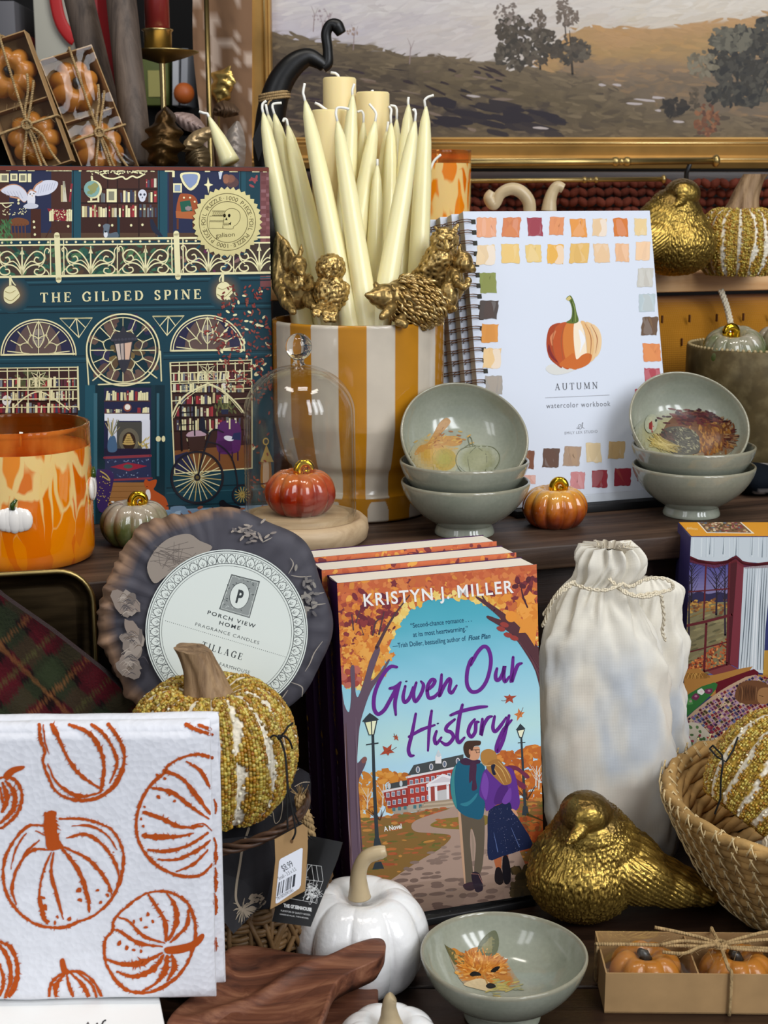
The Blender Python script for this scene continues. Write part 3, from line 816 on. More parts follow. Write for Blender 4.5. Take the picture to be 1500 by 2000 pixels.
G.ell((182,370),17,18, GC); A2 = Art(pz, rc, step=5e-7, lift=8e-4)
A2.ell((179,369),15.5,16, '#86aea6'); A2.ell((182,366),9,9, '#9a9b62', jit=.3); A2.ell((176,376),5,4, '#8b9a66', jit=.3)
G.line([(178,386),(178,392)],4, GC); G.line([(172,394),(190,393)],3, GC); G.line([(180,352),(179,345)],4, GC)
for k in range(60): G.ell((random.uniform(168,285),333 + abs(random.gauss(0,1))*4), random.uniform(1.2,3.5),1.2, GC, random.uniform(-.4,.4),6, hold=True)
G.curve([(196,340),(206,347),(222,349),(238,345),(246,350),(258,344),(268,347),(282,340)],3, GC)
A.ell((278,380),8.5,10, '#dfe0ea'); A.ell((278,388),6,6, '#dfe0ea')
for x in (274.5,282): A.ell((x, 380),2.2,2.4, '#3a3f50')
A.poly([(278,383),(276.5,387),(279.5,387)], '#3a3f50')
A.poly(sm([(203,440),(207,446),(214,445),(213,456),(228,453),(230,464),(204,464)],4, True), '#5d6a74'); A.poly(sm([(201,441),(207,437),(215,440),(211,450),(206,456),(203,448)],4, True), '#6c7883'); A.ell((206.5,458),4,6, '#dfe2e4'); A.ell((206.5,452.5),1.8,2, '#20242a')
A.poly(sm([(293,430),(298,428),(302,436),(310,450),(318,462),(306,458),(296,448)],4, True), '#262a3c'); A.line([(304,456),(306,466)],1, '#262a3c')
G.poly(sm([(354,338),(388,338),(388,356),(380,368),(371,372),(361,364),(354,352)],4, True), GC); A2.poly(sm([(358,341),(384,341),(384,355),(377,363),(371,367),(364,360),(358,350)],4, True), '#8e9fc2')
G.rectp(338,358,355,376, GC); A2.rectp(341,361,352,373, '#94a6bd')
G.poly([(406,346),(409,358),(416,361),(409,364),(407,378),(404,364),(398,361),(404,358)], GC); G.rectp(336,334,341,346, GC); A2.poly([(426,336),(434,336),(431,350),(428,350)], '#cfd8e6')
for k in range(7): A.ell((448 + random.gauss(0,6),350 + random.gauss(0,6)),14-k*1.5,11-k, mixc('#4a3a40', '#a06a50', k/6))
A.poly(sm([(350,382),(360,378),(378,382),(386,396),(382,418),(352,424),(344,412)],4, True), '#a8562f'); A.poly([(343,412),(386,414),(384,428),(344,426)], '#b8683a'); A.rectp(345,427,349,448, '#6a3a24'); A.rectp(376,427,380,448, '#6a3a24')
A.poly([(351,394),(371,391),(376,412),(354,414)], '#27604c'); A.ell((368,407),6,5, '#9a8c8c', jit=.2)
for x, y in ((359,386),(371,386),(380,394)): G.ell((x, y),2,2, GC, n=8, hold=True)
foll = ['#2f5b4c', '#3d6b4f', '#24493f', '#51754f']
A.poly([(-80,478),(531,474),(531,534),(-80,542)], '#473a30')
for k in range(160): A.line([(lambda x: (x, random.uniform(490,536)))(random.uniform(-20,340)),(random.uniform(-20,340),500)][:1]*1 + [(random.uniform(-20,340), random.uniform(478,536))],.01, '#2f5b4c') if False else A.ell((random.uniform(0,345), random.uniform(476,536)), random.uniform(4,14), random.uniform(2,5), random.choice(foll + ['#59432f', '#1f4038']), random.uniform(-1,1),8)
for k in range(40): A.ell((random.uniform(0,24), random.uniform(430,470)), random.uniform(3,9),1.6, random.choice(['#4f7a4a', '#3d663f']), random.uniform(.8,2.2),6)
for k in range(50): A.ell((random.uniform(350,480), random.uniform(478,532)), random.uniform(3,9), random.uniform(2,4), random.choice(['#6a2f52', '#2c5a70', '#5a3a2e', '#8a6a62', '#1f4a55', '#3a2a30']), random.uniform(-1,1),7)
for k in range(6): A.ell((495 + random.gauss(0,3),350 + random.gauss(0,5)),6,2.5, '#9c4a4c', k*.9,8)
def ry(x, a, b): return a + (b-a)*x/520
for a, b, w in ((468,463.5,4),(479.5,474,3),(541,532.5,4.5)): G.line([(-60, ry(-60, a, b)),(270, ry(270, a, b)),(531, ry(531, a, b))], w, GC)
for k in range(30): G.ell((10+k*18 - 60, ry(10+k*18-60,474,469)),2.4,2.4, GC, n=8, hold=True)
def motif(cx, w, h=56):
    yb = ry(cx, 539,531)
    T = lambda p, s: (cx + s*p[0]*w, yb - p[1]*h)
    G.line([(cx, yb),(cx, yb-h*.98)],[4,2.2], GC, hold=True); G.poly([(cx-4.5, yb-h*.74),(cx+4.5, yb-h*.74),(cx, yb-h*.95)], GC, hold=True)
    up = [(0,.05),(.1,.4),(.28,.68),(.5,.84),(.72,.8),(.84,.64),(.76,.47),(.58,.42),(.46,.52),(.52,.64),(.62,.62)]
    lo = [(0,.02),(.2,.27),(.45,.38),(.72,.34),(.86,.2),(.78,.06),(.6,.03),(.47,.1),(.5,.21),(.62,.22)]
    ou = [(.62,.3),(.78,.42),(.86,.62),(.84,.82),(.92,.95),(1.02,.9),(.99,.8)]
    mid = [(0,.03),(.14,.34),(.34,.5),(.5,.45)]
    lr = [(.9,.2),(1.0,.08),(1.0,0)]
    for s in (-1,1):
        for q, ww in ((up, 2.6),(lo, 2.6),(ou, 2.0),(mid, 2.0),(lr, 2)): G.line(sm([T(p, s) for p in q],5), ww, GC, hold=True)
G.up()
for cx, w in ((43,52),(177,55),(284,52),(407,52),(506,46),(-62,50)): motif(cx, w)
for cx in (229,456): G.line([(cx, ry(cx, 482,476)),(cx, ry(cx, 538,530))],2, GC, hold=True)
for cx, ya, yb in ((112.5,459,547),(345.5,456,541)): G.line([(cx-1.5, ya),(cx+2, yb)],11, GC)
for cx in (98,124,335,357): G.line([(cx, ry(cx, 470,466)),(cx+1, ry(cx, 540,532))],2.2, GC, hold=True)
for a, b, w, c in ((548,537,3, DTEAL),(553,542,3, '#2a5561'),(558,547,2.5, DTEAL),(600,592,3, DTEAL),(605,597,2.5, '#2c5763'),(612,603,3, DTEAL)): A.line([(-60, ry(-60, a, b)),(531, ry(531, a, b))], w, c)
for lx, ly in ((22,573),(437,566)):
    for k in range(14): A.ell((lx+2, ly+2),37-k*2.4,37-k*2.4, mixc(TEAL, '#a07840',(k/13)**1.6*.75), n=28)
    G.poly(sm([(lx-15, ly+6),(lx-13, ly-8),(lx-3, ly-15),(lx+8, ly-13),(lx+16, ly),(lx+15, ly+8),(lx, ly+20),(lx-12, ly+16)],5, True), GC)
    G.line([(lx-2, ly-14),(lx-2, ly-34)],4.5, GC); G.curve([(lx-2, ly-32),(lx+3 if lx < 100 else lx-8, ly-22),(lx+8 if lx < 100 else lx-8, ly-16)],2.4, GC)
    A2.curve([(lx-13, ly+8),(lx, ly+14),(lx+15, ly+1)],1, '#8a7a3c'); A2.curve([(lx-12, ly-4),(lx-2, ly-1),(lx+8, ly-6)],.8, '#8a7a3c')
G.serif('THE GILDED SPINE',(79,590.5),(392,583.5),18.5, GC, .2,.085)
def spoke_flower(cx, cy, r, n, a0, a1):
    for k in range(n+1):
        a = a0 + (a1-a0)*k/n; c, s = math.cos(a), math.sin(a)
        G.line([(cx+c*r*.28, cy-s*r*.28),(cx+c*r*.92, cy-s*r*.92)],1.9, GC, hold=True)
        if k < n:
            b_ = a + (a1-a0)/n/2; m_ = (cx+math.cos(b_)*r*.62, cy-math.sin(b_)*r*.62)
            G.line([(cx+math.cos(b_)*r*.62, m_[1]),(cx+math.cos(b_)*r*.92, cy-math.sin(b_)*r*.92)],1.7, GC, hold=True)
            G.line(sm([(cx+math.cos(a)*r*.3, cy-math.sin(a)*r*.3),(cx+math.cos(a+.05)*r*.5, cy-math.sin(a+.05)*r*.5), m_],4),1.7, GC, hold=True)
            a2 = a + (a1-a0)/n
            G.line(sm([(cx+math.cos(a2)*r*.3, cy-math.sin(a2)*r*.3),(cx+math.cos(a2-.05)*r*.5, cy-math.sin(a2-.05)*r*.5), m_],4),1.7, GC, hold=True)
            G.ell(m_, 3,2.2, GC, n=8, hold=True)
A.ell((240,684),74,74, '#142f38', n=40)
for k in range(40):
    a = random.uniform(0,2*PI); r = 66*math.sqrt(random.random()); A.ell((240+r*math.cos(a),684+r*math.sin(a)),12,8, random.choice(['#5e4740', '#6a5348', '#4a3d3c', '#2e2c48', '#33304c']) if r > 35 else random.choice(['#6b5a3a', '#7a643c', '#5e4a34']), a, 9, jit=.2)
for r, w in ((71,3),(64,2)): G.line([(240+r*math.cos(2*PI*i/60),683+r*.985*math.sin(2*PI*i/60)) for i in range(61)], w, GC)
G.up(); spoke_flower(240,684,68,8, PI/2, PI/2+2*PI)
G.line([(169,690),(173,751)],2.6, GC); G.line([(313,686),(315,744)],2.6, GC); G.line([(192,751),(292,747)],2.6, GC); G.line([(181,743),(196,731)],2.4, GC); G.line([(306,738),(290,726)],2.4, GC)
for cx, cy, rx_, h_ in ((75,693,73,69),(405,685,72,69)):
    half = [(cx + rx_*math.cos(a), cy - h_*math.sin(a)) for a in [PI*i/30 for i in range(31)]]
    A.poly(half, '#2b2a45'); A.poly([(cx + rx_*.62*math.cos(a), cy - h_*.95*math.sin(a)) for a in [PI*i/20 for i in range(21)]], '#63504a'); A.ell((cx, cy-34),13,17, '#8c8078'); A.rectp(cx-7, cy-38, cx-2, cy-34, '#2c2a30'); A.rectp(cx+2, cy-38, cx+7, cy-34, '#2c2a30'); A.line([(cx-6, cy-30),(cx+6, cy-30)],1.5, '#3a3438')
    G.line(half, 2.6, GC); G.line([(cx+(x-cx)*.93, cy+(y-cy)*.93) for x, y in half],1.8, GC); G.line([(cx-rx_, cy),(cx+rx_, cy-2)],3.4, GC)
    G.up(); spoke_flower(cx, cy, 66,4,.12, PI-.12)
    G.line(sm([(cx-10, cy-30),(cx-9, cy-44),(cx, cy-64),(cx+9, cy-44),(cx+10, cy-30),(cx, cy-14),(cx-10, cy-30)],4),1.8, GC); G.line([(cx, cy-2),(cx, cy-66)],1.5, GC)
for q in ([(117,622),(180,621),(154,659)],[(298,618),(359,617),(326,655)]):
    m_ = ((q[0][0]+q[1][0])/2,(q[0][1]+q[1][1])/2); G.line(q, 2.8, GC, closed=True); G.line([m_, q[2]],1.8, GC)
    for e in (0,1): G.line([m_, ((q[e][0]+q[2][0])/2,(q[e][1]+q[2][1])/2)],1.8, GC)
for y in (697,703,710): A.line([(-60, y),(168, y-2)],2, DTEAL if y != 703 else '#2a5561'); A.line([(320, y-8),(531, y-13)],2, DTEAL if y != 703 else '#2a5561')
A.rectp(-80,718,152,1030, '#3b231f'); A.poly([(333,709),(492,703),(492,915),(340,924)], '#3d241e')
for y in (757,782,806,830,858): A.rectp(-80, y, 152, y+3, '#27140f')
for y in (744,766,790,814,840): A.poly([(334, y+1),(492, y-3),(492, y),(334, y+4)], '#27140f')
for x0, x1, y, h in ((0,148,757,22),(0,148,782,20),(0,148,806,20),(338,478,744,20),(338,478,766,18),(342,412,789,18),(415,450,787,20),(345,420,813,20),(345,430,840,24),(430,470,838,24)): books(x0, x1, y, h, foil=.35)
for k in range(50): A.ell((random.uniform(30,90), random.uniform(724,760)),6,3, random.choice(['#4d5132', '#5c5a3a', '#3e422c']), random.uniform(0,3),6)
for k in range(40): A.ell((random.gauss(439,11), random.gauss(792,9)),5,2, random.choice(['#6a6a3e', '#4e5232', '#7d7a4c']), random.uniform(.6,2.5),6)
A.poly([(431,800),(447,799),(445,809),(433,809)], '#2a2d44')
A.poly([(340,880),(492,868),(492,915),(341,924)], '#7c4e2c'); A.poly([(341,890),(366,882),(386,920),(342,924)], '#2c2c48')
A.poly(sm([(424,852),(426,830),(438,822),(458,820),(470,834),(470,870),(462,884),(430,886),(422,868)],4, True), '#57295f'); A.poly([(425,862),(452,856),(454,880),(428,884)], '#4a2252'); A.ell((447,856),10,5, '#dfdde6',.2); A.poly([(456,846),(470,844),(470,860),(452,858)], '#2b3358')
for x in (427,452,463): A.rectp(x, 882, x+3,900, '#38203a')
def grid(xs, ys, w, sl): 
    for x in xs: G.line([(x, ys[0]),(x+1, ys[-1])], w, GC, hold=True)
    for y in ys: G.line([(xs[0], y),(xs[-1], y-sl)], w, GC, hold=True)
G.up(); grid([-6,14,34,54,96,115,134,151],[719,725,741,757,763,780,796],1.9,2); grid([333,350,367,386,424,441,459,476,490],[708,714,729,745,749],1.9,5)
for y in (764,783): G.line([(335, y),(352 + (783-y)*.9, y-1)],1.8, GC, hold=True); G.line([(458 - (783-y)*.9, y-4),(491, y-6)],1.8, GC, hold=True)
for cx, cy in ((75,740),(405,727)):
    for k in range(8):
        a = k*PI/4; G.line([(cx, cy),(cx+9*math.cos(a-.35), cy+9*math.sin(a-.35)),(cx+20*math.cos(a), cy+18*math.sin(a)),(cx+9*math.cos(a+.35), cy+9*math.sin(a+.35)),(cx, cy)],1.5, GC, hold=True)
G.line(sm([(336,812),(346,790),(365,770),(388,757),(406,749)],6),3.2, GC); G.line(sm([(406,749),(428,758),(448,774),(464,790),(476,806)],6),3.2, GC); G.line(sm([(339,816),(350,794),(370,773),(406,753),(430,763),(450,780),(472,806)],6),1.3, GC)
G.line([(332,708),(336,812),(341,925)],2.4, GC); G.line([(491,702),(492,800),(492,914)],2.2, GC); G.line([(341,925),(492,914)],2, GC); G.line([(152,716),(154,800)],2.4, GC)
G.line(sm([(28,794),(50,775),(75,765),(100,775),(134,800)],6),2.6, GC)
A.ell((13,782),9,10, '#dcd7cf'); A.ell((10,781),2,2.4, '#333'); A.ell((17,781),2,2.4, '#333'); A.ell((437,753),5,5, '#e6ddd0')
for k in range(760):
    x = random.uniform(398,531); y = random.uniform(556,1000)
    if y > 760 and (x < 490 or random.random() < .72): continue
    if x < 430 and (y < 600 or random.random() < .6): continue
    if x < 400 + abs(y-650)*.3: continue
    c = random.choice(['#8d4038', '#7a352f', '#6c2f2c', '#9c4c40', '#8a4a3c'])
    a = random.uniform(-1.4,1.4) + (1.57 if random.random() < .4 else 0)
    if random.random() < .14: G.ell((x, y),4.4,2.2, GC, a, 9)
    else: A2.ell((x, y),3.8,1.8, c, a, 8)
A2.poly([(222,668),(260,663),(254,705),(232,706)], '#3a3a42'); 
for q, c in (([(225,672),(233,671),(236,702),(231,703)], '#cdbcae'),([(235,671),(241,670),(242,702),(237,702)], '#b7a79c'),([(243,670),(257,668),(252,702),(244,702)], '#d8b49a')): A2.poly(q, c)
A2.poly(sm([(216,664),(222,652),(234,648),(240,636),(247,648),(258,650),(268,660),(262,666),(230,669)],3, True), '#35353d'); A2.poly([(230,704),(254,703),(250,716),(242,730),(234,718)], '#35353d')
for k in range(8): A2.ell((219+k*6.6,664-k*.4),3,2.4, '#44444e')
A.rectp(184,752,322,1030, DTEAL); A.rectp(166,752,186,1030, TEAL2); A.rectp(183,768,190,935, '#3b6470'); A.rectp(306,768,311,930, '#3b6470'); A.rectp(295,752,303,960, '#17343d')
A.rectp(203,757,295,900, '#262844'); A.rectp(203,782,293,784, '#5a3a26'); A.rectp(203,806,293,808, '#5a3a26')
books(206,292,782,20, foil=.5); books(205,240,806,9, foil=.4); books(268,292,806,12, foil=.4)
A.ell((249,796),8,8, '#8a4a38'); A.ell((249,795),5.6,5.6, '#eae2d6')
A.rectp(204,808,292,822, '#dfe0e6'); A.rectp(211,820,229,878, '#cfd2da'); A.rectp(276,820,293,878, '#d7d9e0'); A.rectp(228,824,277,878, '#4c4a44'); A.ell((252,860),20,24, '#6b6454'); A.ell((252,862),13,18, '#3a2a22')
for k in range(5): G.ell((251,866-k*4),12-k*2,3, '#c9a860', hold=True)
A.rectp(203,876,294,890, '#262238')
A.poly(sm([(214,854),(220,850),(226,856),(228,880),(212,882),(210,866)],4, True), '#4a6684')
for k in range(12): A.line([(218,852),(218+random.gauss(0,9),825+random.gauss(0,8))],1.4, random.choice(['#8a8058', '#5e6a4c', '#b0a070']))
for k in range(14): G.ell((282+random.gauss(0,5),866+random.gauss(0,6)),5,1.2, '#d8c070', random.uniform(0,3),6, hold=True)
A.poly([(206,890),(294,888),(296,940),(203,944)], '#2e3352'); A.line([(204,894),(294,890)],5, '#8a3a44'); A.line([(203,938),(296,934)],4, '#8a3a44'); A.poly([(215,912),(250,903),(288,910),(252,920)], '#97283a'); A.ell((250,911),9,4, '#3a5c54')
for k in range(40): A.ell((random.uniform(208,292), random.choice([random.uniform(897,904), random.uniform(922,933)])),2,1, random.choice(['#6a7a9a', '#8f98ae', '#3c4a70']), random.uniform(0,3),6)
A.rectp(203,942,296,1000, '#9a6a3c'); 
for y in (950,960,972): A.line([(204, y),(296, y-1)],1, '#7c5028')
for r_ in range(6):
    for k in range(14): A.ell((196+k*8 + (r_ % 2)*4,980+r_*5),3.6,1.8, '#dcdcd4' if k % 2 else '#1a1a1e', n=6)
G.ell((309,857),5,5.5, GC); G.ell((319,857),3.6,6, GC)
A.poly(sm([(188,925),(196,916),(222,926),(212,980),(204,1000),(190,990)],4, True), '#3c2858'); G.curve([(196,920),(208,928),(214,938),(200,930)],2.4, '#cdb060')
for k in range(36): G.ell((random.uniform(190,215), random.uniform(930,985)),1.2,.8, '#cdb060', random.uniform(0,3),6, hold=True)
A.poly(sm([(281,942),(285,936),(291,940),(296,938),(306,937),(304,948),(300,956),(312,964),(324,974),(328,1000),(300,1006),(292,980),(290,958),(284,952)],4, True), '#b5501f'); A.poly(sm([(285,958),(292,957),(294,972),(289,982),(285,972)],3, True), '#e4ddd6'); A.ell((287,950),1,1, '#111')
wx, wy, wr = 385,932,50
A2.line([(wx+wr*math.cos(2*PI*i/48), wy+wr*1.0*math.sin(2*PI*i/48)) for i in range(49)],4.2, '#24222a')
for k in range(24):
    a = 2*PI*k/24 + .1; G.line([(wx+7*math.cos(a), wy+7*math.sin(a)),(wx+(wr-4)*math.cos(a), wy+(wr-4)*math.sin(a))],1.7, GC if k % 3 else '#d9bf7a', hold=True)
A2.ell((wx, wy),6.5,7, '#24222a'); A2.ell((wx, wy),3.4,3.6, '#6a5a34')
A2.line([(wx+2, wy-4),(396,888),(410,846)],[3.5,3.5,3], '#24222a'); A2.curve([(408,846),(420,838),(436,844)],2.4, '#24222a'); G.line([(408,846),(413,838)],4, GC)
A2.curve([(402,862),(430,870),(452,894),(462,930),(464,960)],2.6, '#24222a')
A2.line([(473+19*math.cos(2*PI*i/24),966+19*math.sin(2*PI*i/24)) for i in range(25)],3, '#24222a')
for k in range(14): a = 2*PI*k/14; G.line([(473,966),(473+15*math.cos(a),966+15*math.sin(a))],1.6, '#cdb060', hold=True)
A2.poly([(364,846),(402,842),(398,878),(370,880)], '#3d2620'); G.poly([(364,856),(402,852),(401,858),(365,862)], GC); A2.poly(sm([(364,852),(368,844),(384,840),(398,844),(402,850),(384,852)],4, True), '#b99aa6')
for r_ in range(3):
    for k in range(7): G.ell((370+k*4.6,866+r_*6-k*.4),1.8,1.3, GC, n=6, hold=True)
A2.poly(sm([(390,820),(396,814),(400,822),(402,840),(410,846),(396,844),(389,834)],4, True), '#20222f')
for q in ((352,790,355,880),(378,772,380,850)): A2.line([(q[0], q[1]),(q[2], q[3])],3, '#1a1416')
for y in (806,830): A2.line([(352, y),(380, y-2)],2, '#1a1416')
G.poly(sm([(508,902),(520,868),(534,902)],1, True), '#bfa055'); A.poly(sm([(510,904),(519,884),(529,904),(529,950),(510,950)],3, True), '#9a6a34'); A.poly(sm([(514,908),(519,894),(525,908),(524,946),(514,946)],3, True), '#c0a58a')
G.line([(519+5*math.cos(2*PI*i/16),862+6*math.sin(2*PI*i/16)) for i in range(17)],2.4, '#cdb060')
for y in (950,960,985): A.line([(326, y+3),(531, y-6)],2.4, DTEAL if y != 960 else '#2a5561')
A.poly([(320,996),(531,985),(531,1050),(300,1050)], '#7d97ad')
for k in range(30): A.poly(sm([(q[0]+random.uniform(-3,3), q[1]+random.uniform(-1.5,1.5)) for q in ((lambda cx, cy: [(cx-14, cy-4),(cx+12, cy-5),(cx+15, cy+4),(cx-12, cy+5)])(random.uniform(320,531), random.uniform(995,1040)))],3, True), random.choice(['#8ea6ba', '#9db2c4', '#7089a2', '#a9bccb']))
for k in range(20): A.ell((random.uniform(330,525), random.uniform(990,1030)),6,2.2, random.choice(['#8a4a34', '#9c5a3c', '#5e3a34']), random.uniform(-.5,.9),8)
A2.poly(sm([(428,980),(436,976),(446,984),(470,990),(458,998),(440,1000),(432,992)],4, True), '#15161d'); A2.line([(446,998),(447,1008)],1.6, '#15161d')
A2.poly([(-80,322),(531,326),(531,335),(265,332),(-80,333)], '#6e3426')
for k in range(40):
    x = random.uniform(0,522); G.rectp(x, 331 + x*.005 + random.uniform(-1,1.5), x+random.uniform(4,14),334 + x*.005, GC, hold=True)
for k in range(16):
    x = random.uniform(0,522); G.rectp(x, 325 + x*.006, x+random.uniform(4,10),326.6 + x*.006, GC, hold=True)
for q in (A, G, A2): q.flush()
for q, mi in ((G.mb, 1),(A2.mb, 0)): A.mb.add(q.v, q.f, mi, None, False, q.c)
A.mb.build('printed_picture',[M['gloss_print'], mat('gold_foil_ink', None, .4, metal=.35, spec=.6)], t, world=True)
S = Art(pz, None, step=2e-6, lift=1.1e-3); SX, SY = 443.5,433.5
S.poly([(SX + (63 if i % 2 else 68.5)*math.cos(2*PI*i/72), SY + (63 if i % 2 else 68.5)*1.01*math.sin(2*PI*i/72)) for i in range(72)], '#ffffff')
so_ = S.build('foil_seal', M['seal_foil'], t)
S = Art(pz, None, step=2e-6, lift=1.13e-3); IK = '#4c3f1e'
for r in (55,39.5): S.line([(SX + r*math.cos(2*PI*i/60), SY + r*1.01*math.sin(2*PI*i/60)) for i in range(61)],1.1, IK)
S.arctext('1000 PIECE·FOIL PUZZLE·1000 PIECE·FOIL PUZZLE·',(SX, SY),47,8.6, R(-95), R(265), IK)
S.text('galison',(421,464),(458,461.5),9, IK)
S.ell((447,421),2.6,3.4, '#1a160a'); S.ell((438,421),2.6,3.6, '#1a160a'); S.poly([(441.5,424),(439,430),(444,430)], '#1a160a'); S.poly([(446,437),(451,433),(450,440)], '#1a160a'); S.line([(436,438),(447,438)],.8, IK)
for k in range(4): S.line([(438+k*2.6,435),(438+k*2.6,441)],.7, IK)
S.curve([(438,414),(446,408),(458,408),(467,415),(468,428),(462,438),(456,442),(453,447),(436,446),(435,440),(437,428)],.9, IK)
for y0, y1, x0, x1 in ((412,421,414,439),(422,431,409,436),(433,446,408,435)): S.line([(x0, y0),(x1, y0),(x1, y1),(x0, y1)],.9, IK, closed=True)
for k in range(6): S.line([(415+k*4,412),(419+k*4,421)],.6, IK); S.line([(419+k*4,412),(415+k*4,421)],.6, IK)
S.build('seal_lettering', M['matte_print'], so_)

# ---------------------------------------------------------------- builders shared by several things
def pump_rows(Rr, H, ribs=10, dep=.16, n=160, m=40, dim=.22, sq=.85, phase=0.0, wob=0.0, flat=.1):
    rows = []
    for i in range(m+1):
        ph = -PI/2 + PI*i/m; row = []
        for j in range(n):
            th = 2*PI*j/n; g = abs(math.sin(ribs*(th+phase)/2))**.65
            r = Rr*max(math.cos(ph),0)**sq*(1 - dep*(1-g)*(.35+.65*max(math.cos(ph),0)) + wob*nz(math.cos(th)*1.5, math.sin(th)*1.5,3.1))
            z = H/2*math.sin(ph); q = r/Rr
            if ph > 0: z -= H*dim*math.exp(-(q/.34)**2)
            else: z = max(z, -H/2 + H*flat) if True else z
            row.append(Vector((r*math.cos(th), r*math.sin(th), z + H/2 - H*flat)))
        rows.append(row)
    return rows
def curl_stem(mb, base, s, mat=0, flip=1):
    """short fat stem that rolls over into a curl, with little feet spreading on the pumpkin"""
    P = [(0,0,0),(-.1*flip, 0,.35),(-.1*flip, 0,.7),(.12*flip, 0,.98),(.48*flip, 0,.98),(.66*flip, 0,.7),(.5*flip, 0,.45),(.25*flip, 0,.52)]
    P = [Vector(base) + Vector(p)*s for p in sm(P, 6)]
    k = len(P); mb.tube(P, [s*(.34 - .16*i/k) for i in range(k)],14, mat=mat)
    for i in range(6):
        a = i*PI/3; d = Vector((math.cos(a), math.sin(a),0))
        mb.tube([Vector(base) + d*s*.1 + Vector((0,0, s*.18)), Vector(base) + d*s*.4 + Vector((0,0, s*.02)), Vector(base) + d*s*.7 + Vector((0,0,-s*.03))],[s*.2, s*.14, s*.05],8, mat=mat)
def glazed_pumpkin(name, label, loc, Rr, H, cols, ribs=10, rz=0.0, stem=None, group=None, spin=0.0):
    t = thing(name, label, 'pumpkin', loc, rz, group)
    rows = pump_rows(Rr, H, ribs, .13); random.seed(hash(name) % 97 if False else 5)
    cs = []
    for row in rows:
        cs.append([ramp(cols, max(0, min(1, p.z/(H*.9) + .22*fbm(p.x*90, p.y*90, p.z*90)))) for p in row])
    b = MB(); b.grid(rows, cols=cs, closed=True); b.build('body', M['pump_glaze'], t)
    b = MB(); curl_stem(b, (0,0, max(p.z for p in rows[-1]) - .001), stem or Rr*.46, flip=1 if spin == 0 else -1); b.build('curled_stem', M['gold_glaze'], t)
    return t

# ---------------------------------------------------------------- orange glass candle at the left
def orange_candle(label, loc, Rr, H, wax, decals, group):
    t = thing('glass_candle', label, 'candle', loc, 0, group)
    b = MB(); th = .0022
    outer = [(0,.0),(Rr*.90,0),(Rr*.97,.002),(Rr, .007)] + [(Rr, .007 + (wax-.007)*i/14) for i in range(1,15)]
    b.lathe(outer, 96, mat=0)
    upper = [(Rr, wax + (H-wax)*i/5) for i in range(6)] + [(Rr-th*.2, H+.0006),(Rr-th*.8, H+.0006),(Rr-th, H)] + [(Rr-th, H - (H-wax)*i/5) for i in range(1,6)]
    b.lathe(upper, 96, mat=1)
    b.build('glass_vessel',[M['orange_glass'], M['amber_clear']], t)
    w = MB(); w.lathe([(0, wax-.004),(Rr-th-.0004, wax-.004),(Rr-th-.0004, wax-.0006),(Rr*.5, wax-.001),(0, wax-.001)],64); w.build('wax', mat('peach_wax', '#e2a45c',.4, sss=.2), t)
    w = MB(); w.tube([(0,0, wax-.001),(.0005,0, wax+.006),(.001,0, wax+.0085)],[.0009,.0009,.0013],8); w.build('wick', M['wick'], t)
    for a, z in decals:
        Md = Matrix.Translation((Rr*math.cos(a), Rr*math.sin(a), z)) @ Matrix.Rotation(a + PI/2,4, 'Z')
        d = MB()
        for x, rx in ((-.0066,.0052),(.0066,.0052),(-.0036,.0056),(.0036,.0056),(0,.0050)):
            d.ball((0,0,0),1.0,14, M=Md @ Matrix.Translation((x, -.0002,0)) @ Matrix.Diagonal((rx, .0022 + .0006*(abs(x) < .001),.0090 - abs(x)*.26,1)))
        pd = d.build('pumpkin_decal', mat('pearl_glass', '#efe9e0',.12, coat=.6), t)
        d = MB(); d.tube([Md @ Vector(p) for p in ((-.0006,-.0008,.0072),(-.0002,-.0012,.0105),(.0022,-.0012,.0135))],[.0022,.0016,.001],8); d.build('decal_stem', mat('green_glass', '#2f4a17',.15, coat=.5), pd)
    return t
oc = at(52,1086,.955); oc.z = ZR
orange_candle('large orange confetti glass candle with white pumpkin decals, in front of the teal puzzle box', oc, .0455,.0905,.0765,[(R(-83.5),.036),(R(5),.047)], 'orange confetti glass candles')
o2 = at(852,470,1.30); o2.z = ZS
orange_candle('smaller orange confetti glass candle on the pine shelf behind the ivory tapers', o2,.031,.109,.098,[], 'orange confetti glass candles')

# ---------------------------------------------------------------- small glazed pumpkins
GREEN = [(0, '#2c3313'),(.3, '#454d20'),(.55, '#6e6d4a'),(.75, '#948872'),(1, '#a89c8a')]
p = onz(265,1062, ZR)
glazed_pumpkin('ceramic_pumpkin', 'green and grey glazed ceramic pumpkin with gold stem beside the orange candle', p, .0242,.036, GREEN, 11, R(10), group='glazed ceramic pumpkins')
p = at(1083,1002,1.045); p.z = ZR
glazed_pumpkin('ceramic_pumpkin', 'amber and orange glazed ceramic pumpkin with gold stem in front of the workbook', p, .0243,.0345,[(0, '#5e1c06'),(.3, '#8e3a0a'),(.55, '#b9651a'),(.8, '#cf8f3a'),(1, '#d6a252')],11, R(-15), group='glazed ceramic pumpkins')

